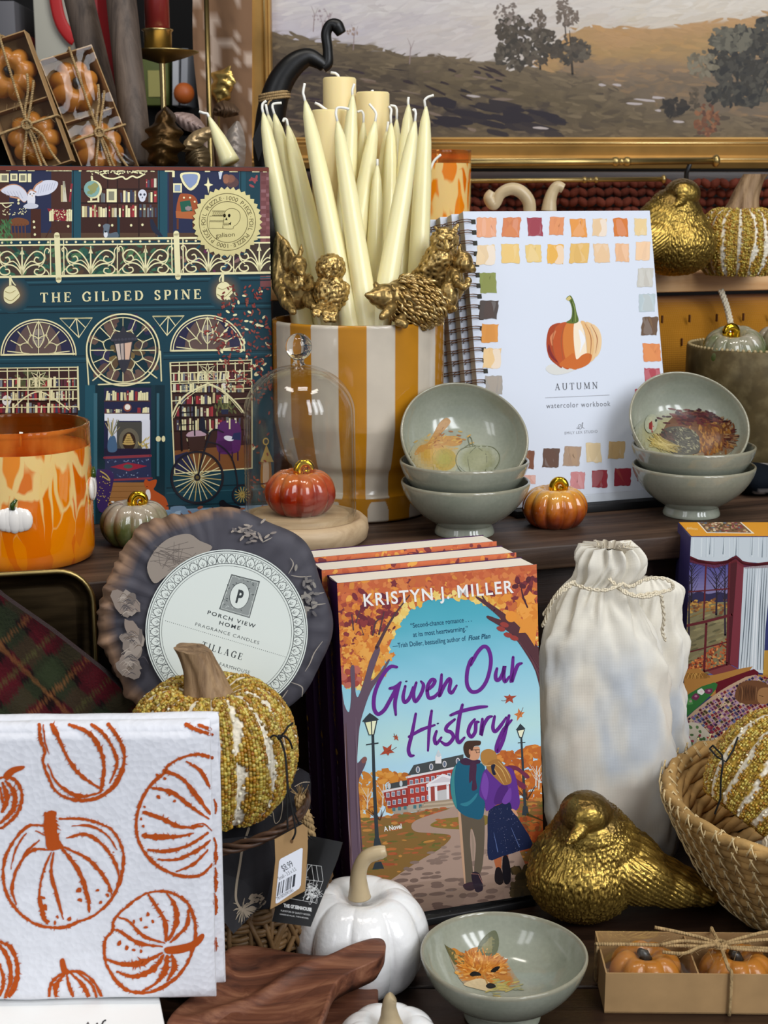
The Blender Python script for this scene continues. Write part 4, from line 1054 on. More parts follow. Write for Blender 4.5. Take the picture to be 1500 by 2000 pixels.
# ---------------------------------------------------------------- glass cloche with a red pumpkin
cl = at(588,1052,1.003); cl.z = ZR
t = thing('glass_cloche', 'clear glass bell cloche with ball knob on a round pale wooden base', 'cloche', cl)
MB().lathe([(0,0),(.043,0),(.0466,.003),(.0478,.009),(.0470,.0145),(.0440,.0172),(.0408,.0172),(.0402,.0150),(.0345,.0150),(.0342,.0185),(.033,.0195),(0,.0195)],96).build('wooden_base', M['pale_wood'], t)
dome = [(.0390,.0152),(.0388,.05),(.0386,.090)] + [(.0386*math.cos(a),.090 + .0340*math.sin(a)) for a in [R(x) for x in range(8,84,6)]] + [(.0038,.1243)]
inner = [(r - .0016, z - (.0016 if z > .09 else 0)) for r, z in dome]
inner = [q for q in inner if q[0] > .0015]
b = MB(); b.lathe(dome, 96); b.lathe(inner, 96); b.lathe([inner[0],(dome[0][0], dome[0][1]-.0004), dome[0]],96)
gd = b.build('glass_dome', M['bell'], t)
b = MB(); b.lathe([(.0046,.1235),(.0034,.1262),(.004,.1282)],32); b.ball((0,0,.1362),(.0094,.0094,.0092),32); b.build('knob', M['glass'], t)
p = cl + Vector((0,0,.0195))
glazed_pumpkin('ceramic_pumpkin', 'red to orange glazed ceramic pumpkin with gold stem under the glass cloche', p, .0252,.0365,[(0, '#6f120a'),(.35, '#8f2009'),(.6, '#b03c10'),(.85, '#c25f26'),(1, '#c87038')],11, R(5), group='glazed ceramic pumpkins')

# ---------------------------------------------------------------- striped planter
plc = at(701,1010,1.105); plc.z = ZR
t = thing('striped_planter', 'mustard and cream striped ceramic planter pot full of ivory candles', 'planter', plc)
MU, CR = '#b67a16', '#cbbfac'
def stripe(a):
    d = math.degrees(a) + 90 + 11.5
    return (d % 36.6) < 18
def pcolf(a, r, z, i):
    if a > PI: a -= 2*PI
    st = stripe(a)
    if z < .019:
        d = ((math.degrees(a) + 90 + 11.5) % 36.6) - 27.3
        top = .0165 - .012*max(0,(abs(d)-5)/4.6)**2
        return CR if abs(d) < 8.4 and .0006 < z < top else MU
    return MU if st else CR
prof = [(0,.0012),(.05,.0012),(.0525,0)] + [(.0555,.002 + .018*i/24) for i in range(25)] + [(.0535,.0208),(.0530,.026),(.0532,.034),(.0545,.0385),(.0572,.0408)] + [(.0572 + .0078*min(1, i/9)**.8,.0408 + .1027*i/30) for i in range(1,31)]
prof += [(.0652,.1450),(.0645,.1466),(.0632,.1468),(.0622,.1455),(.0618,.13),(.055,.05),(.05,.0138),(0,.0138)]
b = MB(); b.lathe(prof, 540, colf=lambda a, r, z, i: MU if i > 65 else pcolf(a, r, z, i)); b.build('pot', M['planter'], t)

# ---------------------------------------------------------------- ivory tapers and pillars in the planter
def px2m(d): return d/FPX
def taper(tip, q, D, Dq, wick, label, k=1.0):
    T = at(tip[0], tip[1], D); Q = at(q[0], q[1], Dq); d = (Q - T).normalized()
    P = [T]; L = 0
    while True:
        L += .004; p = T + d*L; rr = math.hypot(p.x-plc.x, p.y-plc.y)
        lim = .0535 if p.z < plc.z + .145 else 9
        if p.z < plc.z + .0165 or rr > lim: break
        P.append(p)
    n = len(P)
    tab = [(0,.0008),(.004,.0019),(.012,.0036),(.028,.0050),(.06,.0063),(.12,.0073),(.2,.0078),(.4,.0080)]
    t = thing('taper_candle', label, 'candle', P[-1],0, 'ivory taper candles in the striped planter')
    b = MB(); b.tube(P, [k*1.1*interp(tab, i*.004) for i in range(n)],18); b.build('wax', M['wax'], t, world=True)
    b = MB(); W = [at(x, y, D) for x, y in sm(wick, 4)]; b.tube([T + d*.003] + W, .0010,8); b.build('wick', M['wick'], t, world=True)
    return t
IV = 'ivory taper candle '
taper((514,220),(556,448),1.075,1.080,[(512,212),(513,203),(520,197)], IV+'leftmost in the striped planter, its wick folded right')
taper((523,222),(573,448),1.105,1.105,[(521,214),(519,204)], IV+'just behind the leftmost one in the striped planter',.85)
taper((536,222),(588,448),1.095,1.092,[(532,210),(534,203),(550,201)], IV+'second row at the left, long wick bent flat to the right')
taper((562,244),(608,448),1.085,1.080,[(560,234),(555,232),(553,238)], IV+'with a short hooked wick above the gold squirrel')
taper((596,196),(654,485),1.060,1.050,[(593,186),(592,180),(595,163)], IV+'at centre left, upright wick, leaning above the gold owl')
taper((659,236),(697,485),1.052,1.046,[(656,222),(658,212),(666,210),(682,213)], IV+'front and centre, wick bent in a right angle',1.03)
taper((689,185),(680,336),1.085,1.09,[(688,176),(692,164)], IV+'tall one standing almost upright before the middle pillar candle')
taper((710,238),(705,336),1.10,1.10,[(710,224),(706,217),(698,219)], IV+'slim one before the right pillar, hooked wick',.85)
taper((733,236),(711,373),1.09,1.08,[(735,224),(732,216),(721,203)], IV+'leaning right at the centre, wick bent to the left')
taper((755,256),(741,485),1.11,1.11,[(757,247),(758,238)], IV+'low golden one right of the centre with a short wick',.95)
taper((764,240),(760,373),1.10,1.10,[(763,226),(764,214),(759,208)], IV+'right of the pillars, wick crossing its neighbour',.95)
taper((775,232),(768,400),1.12,1.12,[(775,215),(772,208),(762,206)], IV+'behind the two right of the pillars',.85)
taper((798,204),(791,336),1.10,1.10,[(797,196),(798,190)], IV+'third from the right, knobbed wick',1.0)
taper((811,236),(776,440),1.058,1.050,[(812,222),(810,214),(806,216)], IV+'front right, leaning far left behind the gold hedgehog',1.0)
taper((832,208),(826,336),1.085,1.085,[(829,196),(835,190),(847,186)], IV+'rightmost tall one, wick bent to the right',1.0)
taper((737,322),(733,448),1.072,1.072,[(737,316),(737,311)], IV+'short one low in the middle of the bunch',.9)
taper((838,345),(826,470),1.105,1.105,[(840,332),(848,314),(861,302)], IV+'low at the right edge, wick curling before the orange glass',.6)
def pillar(px, top, bot, D, r, wick, label):
    P = at(px, top, D); B = Vector((lerp(P.x, plc.x, .0), P.y, plc.z + .015))
    t = thing('pillar_candle', label, 'candle', B, 0, 'ivory pillar candles in the striped planter'); h = P.z - B.z
    b = MB(); b.lathe([(0,0),(r, 0),(r, .002)] + [(r, h*i/6) for i in range(1,6)] + [(r, h-.0012),(r-.0009, h),(r*.5, h-.0008),(0, h-.001)],48); b.build('wax', M['wax_pillar'], t)
    b = MB(); b.tube([P + Vector((0,0,-.001))] + [at(x, y, D) for x, y in wick],.0011,8); b.build('wick', M['wick'], t, world=True)
pillar(663,152,0,1.135,.0133,[(660,147),(655,143),(646,142)], 'tallest ivory pillar candle, in the middle of the bunch')
pillar(728,180,0,1.125,.0132,[(727,176)], 'ivory pillar candle right of the tallest pillar, without visible wick')
pillar(642,215,0,1.105,.0135,[(632,211),(624,205),(615,201)], 'lowest ivory pillar candle, left of the others')

# ---------------------------------------------------------------- gold animals hanging on the planter rim
def E(px, py, rx, ry, D, rz=None, rot=0.0):
    """ellipsoid seen at a point of the bunch: radii across, up, and in depth (in frame pixels)"""
    k = 1.07*D/FPX; rz = rz or min(rx, ry)
    Mr = Matrix.Rotation(rot, 3, 'Y')
    return ('e', at(px, py, D),(rx*k, rz*k, ry*k), Mr)
def Lm(pts, D):
    return ('l',[at(p[0], p[1], D + (p[3] if len(p) > 3 else 0)) for p in pts],[1.2*p[2]*D/FPX for p in pts])
def figurine(name, label, cat, parts, vox, disp, group, extra=None, smooth=2, colf=None):
    V, F, N = blob(parts, vox, smooth)
    c = sum(V, Vector())/len(V)
    t = thing(name, label, cat, (c.x, c.y, min(v.z for v in V)),0, group)
    W = []; C = []
    for v, n in zip(V, N):
        d = disp(v, n) if disp else 0
        W.append(v + n*d); q = max(0, min(1,.55 + d/.0008))
        C.append(colf(v, n, d) if colf else mixc('#3c2a12', '#c6a666', q))
    b = MB(); b.add(W, F, cols=C); b.build('body', M['bronze_gold'], t, world=True)
    if extra:
        for nm, mb_, m_ in extra: mb_.build(nm, m_, t, world=True)
    return t
def feath(sc, amp):
    def f(v, n): return amp*(noise.voronoi(v*sc)[0][0]*1.6 - .6) + amp*.4*noise.noise(v*sc*1.7)
    return f
DS = 1.045
GA = 'antique gold animals on the planter rim'
figurine('gold_squirrel', 'antique gold squirrel with raised tail on the planter rim, left of the owl', 'figurine',[
    Lm([(564,588,15),(551,558,17,.012),(549,522,18,.014),(551,492,16,.014),(546,470,10,.012),(541,455,3,.01)], DS),
    Lm([(562,520,10,.008),(562,494,11,.006),(555,472,6,.006)], DS),
    E(580,566,28,37, DS, 22), E(582,518,17,18, DS-.010,15), Lm([(584,520,10,-.012),(588,531,6.5,-.020),(589.5,535,4.5,-.023)], DS),
    Lm([(577,506,5,-.006),(569,492,4.5,-.004),(561,481,2.2,-.002)], DS), Lm([(584,503,4,-.006),(588,490,4,-.004),(589,479,2,-.002)], DS),
    Lm([(562,545,9,-.006),(566,560,6,-.016),(580,563,5,-.022)], DS), Lm([(602,545,9,-.004),(606,560,6,-.014),(594,563,5,-.02)], DS),
    E(588,556,9,8, DS-.022,8), Lm([(556,572,13,-.002),(560,592,9,-.01),(569,603,7,-.016),(573,609,6,-.02)], DS), Lm([(600,575,13,-.002),(604,592,9,-.008),(612,600,6,-.014)], DS)],
    .0007, lambda v, n: .0005*noise.noise(Vector((v.x*420, v.y*420, v.z*150)))+.0002*noise.noise(v*800), GA)
figurine('gold_owl', 'small round antique gold owl on the planter rim, between squirrel and hedgehog', 'figurine',[
    E(646,524,27,26, DS-.008,25), E(645,574,32,36, DS-.006,27), E(676,574,7,23, DS-.002,16), E(614,574,6,22, DS, 14), E(646,530,14,11, DS-.021,8),
    Lm([(641,532,4,-.031),(640,540,2,-.034)], DS), E(632,522,6,6, DS-.028,3), E(653,522,6,6, DS-.028,3)] +
    [Lm([(x, 602,5,-.016),(x+dx, 614,4.6,-.026),(x+dx, 626,3.6,-.028)], DS) for x, dx in ((636,-1),(645,0),(653,0))] +
    [Lm([(x, 598,5,-.012),(x+dx, 608,4.2,-.022),(x+dx*1.5,615,3.4,-.024)], DS) for x, dx in ((622,-6),(627,-3))],
    .0009, feath(420,.0012), GA)
hb = E(806,590,58,41, DS-.016,34, R(22))
parts = [hb, E(768,580,30,26, DS-.022,24, R(10)), Lm([(752,580,22,-.026),(735,580,14,-.030),(722,577,7,-.034),(716,576,4,-.036)], DS),
    Lm([(737,568,5,-.03),(734,556,5,-.027),(732,549,2,-.026)], DS), Lm([(770,566,4,-.04),(766,558,4,-.038)], DS), Lm([(765,600,9,-.034),(755,612,8,-.04),(746,619,6,-.043)], DS), Lm([(785,622,8,-.03),(778,630,7,-.034),(790,634,7,-.034)], DS)]
sp = MB(); random.seed(3); c_, r_, M_ = hb[1], hb[2], hb[3]
GR = M['bronze_gold']; ga = PI*(3 - math.sqrt(5))
for k in range(520):
    zz = 1 - 2*(k+.5)/520; rr = math.sqrt(1-zz*zz); a = ga*k
    u = Vector((rr*math.cos(a), rr*math.sin(a), zz))
    q = c_ + M_ @ Vector((u.x*r_[0], u.y*r_[1], u.z*r_[2])); n = (M_ @ Vector((u.x/r_[0], u.y/r_[1], u.z/r_[2]))).normalized()
    if u.x < -.62 or n.y > .5 or u.z < -.93: continue
    back = (M_ @ Vector((1,0,-.35))).normalized(); d = (back - n*back.dot(n)).normalized()
    d = (d + Vector((random.gauss(0,.25), random.gauss(0,.15), random.gauss(0,.25)))).normalized(); q = q + Vector((random.gauss(0,.0007),0, random.gauss(0,.0007))); w_ = random.uniform(.8,1.2)
    sp.tube([q - n*.0006 - d*.0015, q + n*.0010, q + n*.0019 + d*.0026, q + n*.0016 + d*.0052],[.0005,.0013*w_, .0011*w_, .0002],6, col=random.choice(['#bc9c62', '#94763f', '#cbb078']))
figurine('gold_hedgehog', 'antique gold spiny hedgehog facing left on the front of the planter rim', 'figurine', parts, .001, lambda v, n: .0003*noise.noise(v*400), GA, [('spines', sp, GR)])
figurine('gold_hawk', 'antique gold feathered owl with folded wings behind the hedgehog on the rim', 'figurine',[
    E(868,470,25,23, DS+.012,24), E(862,522,37,46, DS+.016,30), Lm([(862,505,20,.006),(835,528,17,.01),(806,545,8,.016)], DS), E(868,478,17,12, DS-.002,9), Lm([(872,474,4.5,-.014),(874,484,2.5,-.016)], DS),
    E(862,464,6,6, DS-.008,4), E(880,465,6,6, DS-.006,4), Lm([(888,452,5,.01),(894,440,2,.01)], DS), Lm([(858,452,5,.01),(852,444,2,.01)], DS)],
    .001, feath(330,.0015), GA)
figurine('gold_chipmunk', 'antique gold chipmunk in profile holding a nut, at the right end of the planter rim', 'figurine',[
    E(904,512,19,20, DS+.004,16), Lm([(908,516,14),(920,524,8),(926,527,4.5)], DS+.002), Lm([(899,498,5),(898,484,4),(899,478,2)], DS+.002), E(886,555,21,32, DS+.008,18), E(876,578,18,26, DS-.004,14),
    Lm([(888,534,9,-.006),(893,554,7,-.014),(906,562,6,-.018),(914,556,5,-.018)], DS+.004), E(915,549,7,8, DS-.012,7), Lm([(872,596,9,-.01),(880,604,7,-.016),(888,603,5,-.02)], DS)],
    .0007, lambda v, n: .0005*noise.noise(Vector((v.x*420, v.y*420, v.z*150)))+.0002*noise.noise(v*800), GA)

# ---------------------------------------------------------------- sage stoneware bowls
BR = .0462
_out = [(0,.0008),(.0175,.0008),(.0195,0),(.0212,.0004),(.0213,.0025),(.0200,.0062),(.0206,.0078),(.0262,.0112),(.0325,.0158),(.0383,.0215),(.0428,.0280),(.0452,.0335),(.0462,.0372)]
_in = [(.0460,.0384),(.0453,.0389),(.0445,.0386),(.0436,.0365),(.0410,.0290),(.0362,.0222),(.0300,.0170),(.0220,.0138),(.0120,.0126),(0,.0124)]
def _smooth_prof(p, n=4): return sm(p, n)
SAGE = '#8f9483'
def bowl(label, M_, group):
    """M_ = placement matrix (foot at the origin, opening up)"""
    t = thing('stoneware_bowl', label, 'bowl', M_.to_translation(),0, group); t.rotation_euler = M_.to_euler()
    b = MB(); prof = _smooth_prof(_out, 3) + _smooth_prof(_in, 3)
    def cf(a, r, z, i):
        k = .5 + .5*noise.noise(Vector((math.cos(a)*2, math.sin(a)*2, z*60)))
        c = mixc('#888d7c', '#9a9c8c', k)
        if z > .0365 and r > .0425: c = mixc(c, '#8b7f66',.45)
        return c
    b.lathe(prof, 96, colf=cf, rad=lambda a, z: 1 + .012*math.sin(3*a + 1)*min(1, z/.02))
    return t, b.build('bowl', M['glaze'], t)
def bowl_print(t, ob, draw, name):
    Mw = world_of(t); me = ob.data
    bv = BVHTree.FromPolygons([Mw @ v.co for v in me.vertices],[list(p.vertices) for p in me.polygons])
    def m3(p, h):
        r = ray(p[0], p[1]).normalized(); hit = bv.ray_cast(CAM, r)
        if hit[0] is None: return None
        n = hit[1] if hit[1].dot(r) < 0 else -hit[1]
        return hit[0] + n*(h)
    A = Art(None, None, map3=m3, step=2e-6, lift=2.5e-4, cell=6)
    draw(A); A.build(name, M['painted'], ob)
M['painted'] = mat('underglaze_painting', None, .3, spec=.35, var=(500,.1))
GB = 'sage stoneware bowls'
b1 = at(907,1035,1.022); b1.z = ZR
bowl('sage stoneware bowl at the bottom of the left stack, beside the cloche', Matrix.Translation(b1), GB)
bowl('sage stoneware bowl in the middle of the left stack of three', Matrix.Translation(b1 + Vector((-.001,0,.0150))), GB)
def tilt(center, tx, roll):
    """bowl whose rim centre is at center, opening turned towards the room by tx, rolled sideways"""
    Rm = Matrix.Rotation(roll, 4, 'Y') @ Matrix.Rotation(tx, 4, 'X')
    return Matrix.Translation(center) @ Rm @ Matrix.Translation((0,0,-.037))
tb, ob = bowl('tilted sage bowl painted with a leaf and two pumpkins, on top of the left stack', tilt(at(906,853,1.012), R(47), R(9)), GB)
def draw_p(A):
    for k in range(10): A.ell((850-k*.5,893-k),52-k*3.2,46-k*3.4, mixc('#91947e', '#a8843a',(k+1)/10),-.3,24)
    for k in range(5): A.ell((868,898),24-k*3,22-k*3, mixc('#9a8238', '#8d8434', k/4),0,18)
    A.poly(sm([(808,890),(818,872),(834,866),(846,848),(858,826),(872,816),(880,824),(870,838),(858,852),(874,852),(890,852),(902,858),(900,868),(884,872),(868,870),(856,876),(842,874),(828,882)],4, True), '#a5783a')
    for q in ([(818,880),(846,862),(874,822)],[(846,862),(872,860),(898,862)],[(850,858),(862,846)],[(858,866),(866,874)]): A.curve(q, 1.4, '#7d4f26')
    for k in range(40): A.ell((random.gauss(862,22), random.gauss(860,10)),5,1.6, random.choice(['#8e5a2c', '#b58d42', '#9c7038', '#a98a48']), random.uniform(-1,.2),7)
    for x in (-18,-6,8,20): A.curve([(858+x*.4,880),(862+x, 895),(858+x*.6,918)],1.2, '#8a7a34')
    for k in range(7): A.ell((935,898),42-k*2,30-k*1.6, mixc('#8f9380', '#7d7f5e',(k+1)/7),0,26)
    for q in ([(927,872),(900,878),(890,900),(902,922),(928,928)],[(932,872),(962,874),(976,892),(968,914),(945,927)],[(929,874),(914,892),(918,922)],[(932,874),(950,890),(948,922)],[(905,876),(918,868),(930,872)],[(918,872),(914,858),(917,853)],[(923,872),(921,858),(917,853)]): A.curve(q, 1.7, '#5c5f44')
bowl_print(tb, ob, draw_p, 'painted_pumpkins')
b2 = at(1350,1003,1.082); b2.z = ZR
bowl('sage stoneware bowl at the bottom of the right stack, in front of the workbook', Matrix.Translation(b2), GB)
bowl('sage stoneware bowl in the middle of the right stack of three', Matrix.Translation(b2 + Vector((-.0008,0,.0150))), GB)
tb, ob = bowl('tilted sage bowl painted with a turkey, on top of the right stack', tilt(at(1345,826,1.072), R(48), R(7)), GB)
def draw_t(A):
    random.seed(21)
    for k in range(8): A.ell((1335,858),100-k*3,58-k*2.5, mixc('#8f9383', '#8f8a62',(k+1)/9),.1,24)
    for k in range(9): A.ell((1375,848),66-k*3.2,44-k*2.6, mixc('#7d6a52', '#4e2a1c',(k+1)/9),.35,22)
    for k in range(420):
        a = random.uniform(-.6,2.6); r = 30 + 42*random.random()**.6; x = 1368+math.cos(a)*r*.98; y = 855-math.sin(a)*r*.62
        A.ell((x, y), random.uniform(4,9), random.uniform(1,2.2), random.choice(['#4a2216', '#5e2f1c', '#6d4024', '#3b1a14', '#7d5233', '#54201a', '#8a6a48']),-a, 7)
    A.poly(sm([(1296,838),(1318,812),(1350,803),(1388,812),(1412,838),(1408,872),(1370,884),(1320,886),(1296,868)],4, True), '#5c3a22')
    for k in range(240): A.ell((random.gauss(1388,16), random.gauss(856,15)), random.uniform(4,8), random.uniform(1.4,3), random.choice(['#7a4a1e', '#8a5a24', '#5e3518', '#93682e', '#6a3c1a']), random.uniform(.7,1.9),7)
    for k in range(130): A.ell((random.gauss(1352,24), random.gauss(816,7)), random.uniform(4,9),2, random.choice(['#3f1618', '#521d1c', '#2f1212', '#5c2a20']), random.uniform(-.1,.5),7)
    A.poly(sm([(1290,850),(1302,836),(1330,834),(1352,844),(1366,864),(1362,886),(1318,888),(1296,872)],4, True), '#3a382e')
    for k in range(420):
        x = 1290 + 76*random.random(); y = 836 + 50*random.random()
        if (x-1328)**2/1500 + (y-862)**2/680 > 1: continue
        A.ell((x, y), random.uniform(2.5,5), random.uniform(.8,1.4), random.choice(['#24251f', '#3a3a2e', '#7c785c', '#1b1c18', '#5b5944', '#2c2a22']),.55 + .4*math.sin(x*.2),6)
    for k in range(70): A.ell((1304 + random.gauss(0,8),853 + random.gauss(0,6)), random.uniform(3,6),1.8, random.choice(['#2b1712', '#1d1510', '#40221a']),.5,7)
    for k in range(110): A.line([(1278 + random.gauss(0,6),848 + random.uniform(0,25)),(1288 + random.uniform(0,44),876 + random.uniform(-5,10))],[1.4,.4], random.choice(['#a89250', '#8c7a3e', '#b5a468', '#9a8a56']))
    for k in range(5): A.ell((1270,828),13-k, 19-k*1.4, mixc('#90947f', '#a09f84',(k+1)/5),.15,20)
    A.ell((1279,822),3.2,3, '#0e0f10'); A.poly(sm([(1268,822),(1273,824),(1276,836),(1273,846),(1267,842),(1265,830)],4, True), '#7a2a26'); A.poly(sm([(1271,826),(1274,834),(1272,842),(1269,836)],4, True), '#b0605a')
bowl_print(tb, ob, draw_t, 'painted_turkey')
b3 = at(981,1962,.790); b3.z = 0
tb, ob = bowl('sage stoneware bowl painted with a fox face, alone on the table at the front', Matrix.Translation(b3), GB)
def draw_f(A):
    random.seed(8)
    for k in range(6): A.poly(sm([(882+k, 1852),(905,1862),(922,1852),(942,1850),(962,1856),(985-k, 1872),(1003-k*2,1900),(1015-k*3,1925-k),(985,1936-k),(945,1934-k),(906+k, 1922-k),(888+k*2,1895),(876+k, 1862)],4, True), mixc('#8f9382', '#b5742c',(k+2)/7))
    A.poly(sm([(868,1845),(872,1848),(892,1860),(908,1870),(902,1890),(890,1888),(878,1868)],3, True), '#5e5836'); A.poly(sm([(876,1852),(892,1864),(902,1874),(896,1884),(884,1868)],3, True), '#b0894a')
    A.poly(sm([(931,1860),(938,1840),(952,1824),(966,1817),(973,1828),(974,1848),(966,1866),(948,1868)],4, True), '#5f6248'); A.poly(sm([(938,1858),(944,1844),(956,1832),(964,1828),(966,1846),(960,1862)],4, True), '#7f7a54')
    for k in range(240):
        a = random.uniform(0,2*PI); r = math.sqrt(random.random()); x = 940 + 52*r*math.cos(a); y = 1888 + 34*r*math.sin(a)
        A.ell((x, y), random.uniform(4,9), random.uniform(1,2.2), random.choice(['#b06a22', '#c27a2c', '#a85e1e', '#c98e42', '#9c5a20', '#cf9f5c']), math.atan2(y-1905, x-935) + random.gauss(0,.3),7)
    A.poly(sm([(922,1915),(940,1912),(956,1920),(968,1930),(956,1937),(930,1932),(905,1924)],4, True), '#c9b28a')
    for k in range(50): A.ell((random.gauss(985,16), random.gauss(1928,6)),9,1.6, random.choice(['#a59a52', '#b8a45a', '#9c9668', '#93957a']), random.uniform(-.4,.2),7)
    A.poly(sm([(917,1904),(924,1898),(935,1900),(940,1906),(930,1907),(922,1908)],4, True), '#171310'); A.poly(sm([(958,1898),(966,1890),(976,1888),(974,1894),(966,1900)],4, True), '#171310')
    A.line([(945,1906),(952,1922)],3, '#a87a3e'); A.poly(sm([(949,1926),(956,1921),(966,1924),(968,1929),(960,1932),(952,1931)],4, True), '#15110e')
bowl_print(tb, ob, draw_f, 'painted_fox')

def aty(px, py, Y):
    r = ray(px, py); return CAM + r*(Y/r.y)

# ---------------------------------------------------------------- watercolour workbooks on a stand
_o = at(952,997,1.068)
wf = Frame(_o, R(19.5), R(14))
WW = wf.uv((1316,972))[0]; WH = wf.uv((1100,412))[1]
WT = .0105
def workbook(label, du, dv, k):
    h1 = -k*WT; t = thing('spiral_workbook', label, 'workbook', wf.pt(du, dv, h1),0, 'autumn watercolor workbooks')
    b = MB(); wf.box(b, du, du+WW, dv, dv+WH, h1-WT*.9, h1-.0006, bev=.0004, seg=1); b.build('pages', M['book_block'], t, world=True)
    b = MB(); wf.box(b, du, du+WW, dv, dv+WH, h1-.0006, h1, bev=.0002, seg=1); c = b.build('cover', mat('white_cover', '#cfd5e0',.5, spec=.3), t, world=True)
    s = MB(); n = 27
    for i in range(n):
        v = dv + .008 + i*(WH-.016)/(n-1)
        for dd in (-.0009,.0009):
            P = []
            for j in range(13):
                a = 2*PI*j/12; P.append(wf.pt(du + .0015 + .0072*math.cos(a), v + dd + .0006*math.sin(a), h1 - WT*.5 + .0078*math.sin(a)))
            s.tube(P, .00034,6, cap=False)
    s.build('spiral_wire', M['wire'], t, world=True)
    return t, c
names = ['white spiral workbook with painted pumpkin cover, frontmost of its pile', 'white spiral workbook second in the leaning pile', 'white spiral workbook third in the leaning pile', 'white spiral workbook at the back of the leaning pile']
for k in range(3,0,-1): workbook(names[k],-.0052*k, .0004*k, k)
t, cv = workbook(names[0],0,0,0)
A = Art(wf, (.0004, WW-.0004,.0004, WH-.0004), step=1.5e-6, lift=1.2e-4)
random.seed(15)
for i in range(27):
    v = .008 + i*(WH-.016)/26; u = .0078; s_ = .0018
    p = [(u-s_, v-s_),(u+s_, v-s_),(u+s_, v+s_),(u-s_, v+s_)]; A.h = 1.3e-4; A.put(p, '#3a3a34')
def swatch(x0, y0, x1, y1, c, fade=None):
    cx, cy, w, h = (x0+x1)/2,(y0+y1)/2,(x1-x0)/2,(y1-y0)/2; n = 7; P = []
    for e in range(4):
        for i in range(n):
            t_ = -1 + 2*i/n; j = random.uniform(-.07,.07)
            P.append([(t_, -1+j),(1+j, t_),(-t_, 1+j),(-1+j, -t_)][e])
    q = [(cx + a*w, cy + b_*h) for a, b_ in P]; sk = random.uniform(-2,2); q = [(x+sk*(y-cy)/h, y) for x, y in q]
    A.poly(q, mixc(c, '#5a3a2a',.16))
    A.poly([(cx+(x-cx)*.965, cy+(y-cy)*.965) for x, y in q], c)
    for k in range(4):
        A.poly(sm([(cx + random.uniform(-.75,.75)*w + a*w*.2, cy + random.uniform(-.75,.75)*h*0 + b_*h*.75) for a, b_ in ((-1,-1),(1,-1),(1,1),(-1,1))],3, True), mixc(c, random.choice(['#ffffff', '#7a3a20', '#e8b060']),.07))
    if fade: A.poly(sm([(cx+w*.1, cy-h*.8),(cx+w*.95, cy-h*.8),(cx+w*1.0, cy+h*.9),(cx-w*.1, cy+h*.95),(cx+w*.35, cy+h*.2)],3, True), mixc(c, '#e8e6e6',.45))
for q in ((931,425,969,463, '#e0a27f'),(981,425,1016,463, '#cf825b'),(1030,425,1059,461, '#9c4a55'),(1073,424,1101,459, '#d99166'),(1114,427,1145,463, '#dd9650'),(1157,427,1184,461, '#e2c49c',1),(1198,426,1226,462, '#cf7a40'),(1239,427,1263,460, '#e0c795'),
          (931,478,966,517, '#e6cda6',1),(979,477,1014,514, '#e3c27e'),(1027,478,1057,512, '#e0c380'),(1069,478,1100,515, '#e6b35c',1),(1113,475,1149,514, '#dcb46c'),(1160,476,1190,513, '#dfbf9a'),(1202,476,1228,511, '#e3b58d'),(1241,472,1269,508, '#e9c6a2'),
          (937,533,969,573, '#8c9558'),(936,587,972,623, '#564e4b'),(941,633,973,669, '#d8954e'),(944,680,977,719, '#e3c290',1),(948,734,981,770, '#a19b93'),(960,783,987,800, '#6a7a80'),
          (1245,524,1275,561, '#c3c0b6'),(1248,574,1279,609, '#b3c0c3'),(1253,619,1284,655, '#6b5646'),(1256,671,1290,706, '#d98a58'),(1259,719,1290,752, '#b1505a'),(1240,760,1262,790, '#b1505a'),
          (1021,880,1043,916, '#7c5342'),(1060,876,1092,913, '#675248'),(1101,872,1133,910, '#a78e78'),(1145,865,1174,903, '#d9c49c'),(1188,862,1220,896, '#c6a878'),(1024,928,1046,945, '#d1a396'),(1114,922,1142,955, '#c9898a'),(1156,918,1186,952, '#93363f'),(1200,915,1232,949, '#93303d'),(1245,905,1275,940, '#8e3a3a')):
    swatch(*q[:5], fade=len(q) > 5)
A.poly(sm([(1066,722),(1075,712),(1110,712),(1130,716),(1110,728),(1082,732)],4, True), '#d3d2cc')
for q, c in (([(1085,632),(1072,642),(1067,670),(1072,697),(1086,712),(1098,718),(1092,690),(1090,660),(1098,634)], '#a4472c'),
             ([(1098,630),(1084,642),(1080,672),(1086,700),(1100,718),(1112,719),(1106,690),(1104,655),(1112,632)], '#b75630'),
             ([(1108,630),(1100,650),(1100,680),(1106,705),(1116,720),(1128,719),(1124,690),(1122,655),(1122,632)], '#cc7a3c'),
             ([(1122,630),(1120,655),(1123,690),(1130,716),(1142,712),(1146,690),(1142,655),(1134,630)], '#ecdcc2'),
             ([(1134,628),(1142,650),(1146,688),(1140,714),(1154,706),(1160,680),(1156,650),(1144,630)], '#ddb27c'),
             ([(1144,629),(1156,648),(1160,680),(1154,706),(1164,696),(1170,676),(1168,650),(1158,634)], '#e0bd8e'),
             ([(1158,633),(1168,650),(1170,676),(1164,697),(1172,686),(1175,664),(1170,644)], '#e3c49a')): A.poly(sm(q, 4, True), c)
for q, c in (([(1130,645),(1134,670),(1132,690),(1138,676),(1143,664),(1136,648)], '#e6e6e8'),([(1110,696),(1120,690),(1126,702),(1136,694),(1146,690),(1156,694),(1150,710),(1130,720),(1108,719),(1092,712)], '#c56a34'),([(1074,660),(1080,650),(1086,646),(1080,664),(1078,676)], '#cc8058'),([(1072,672),(1078,690),(1090,708),(1078,700),(1070,686)], '#7d3030')): A.poly(sm(q, 4, True), c)
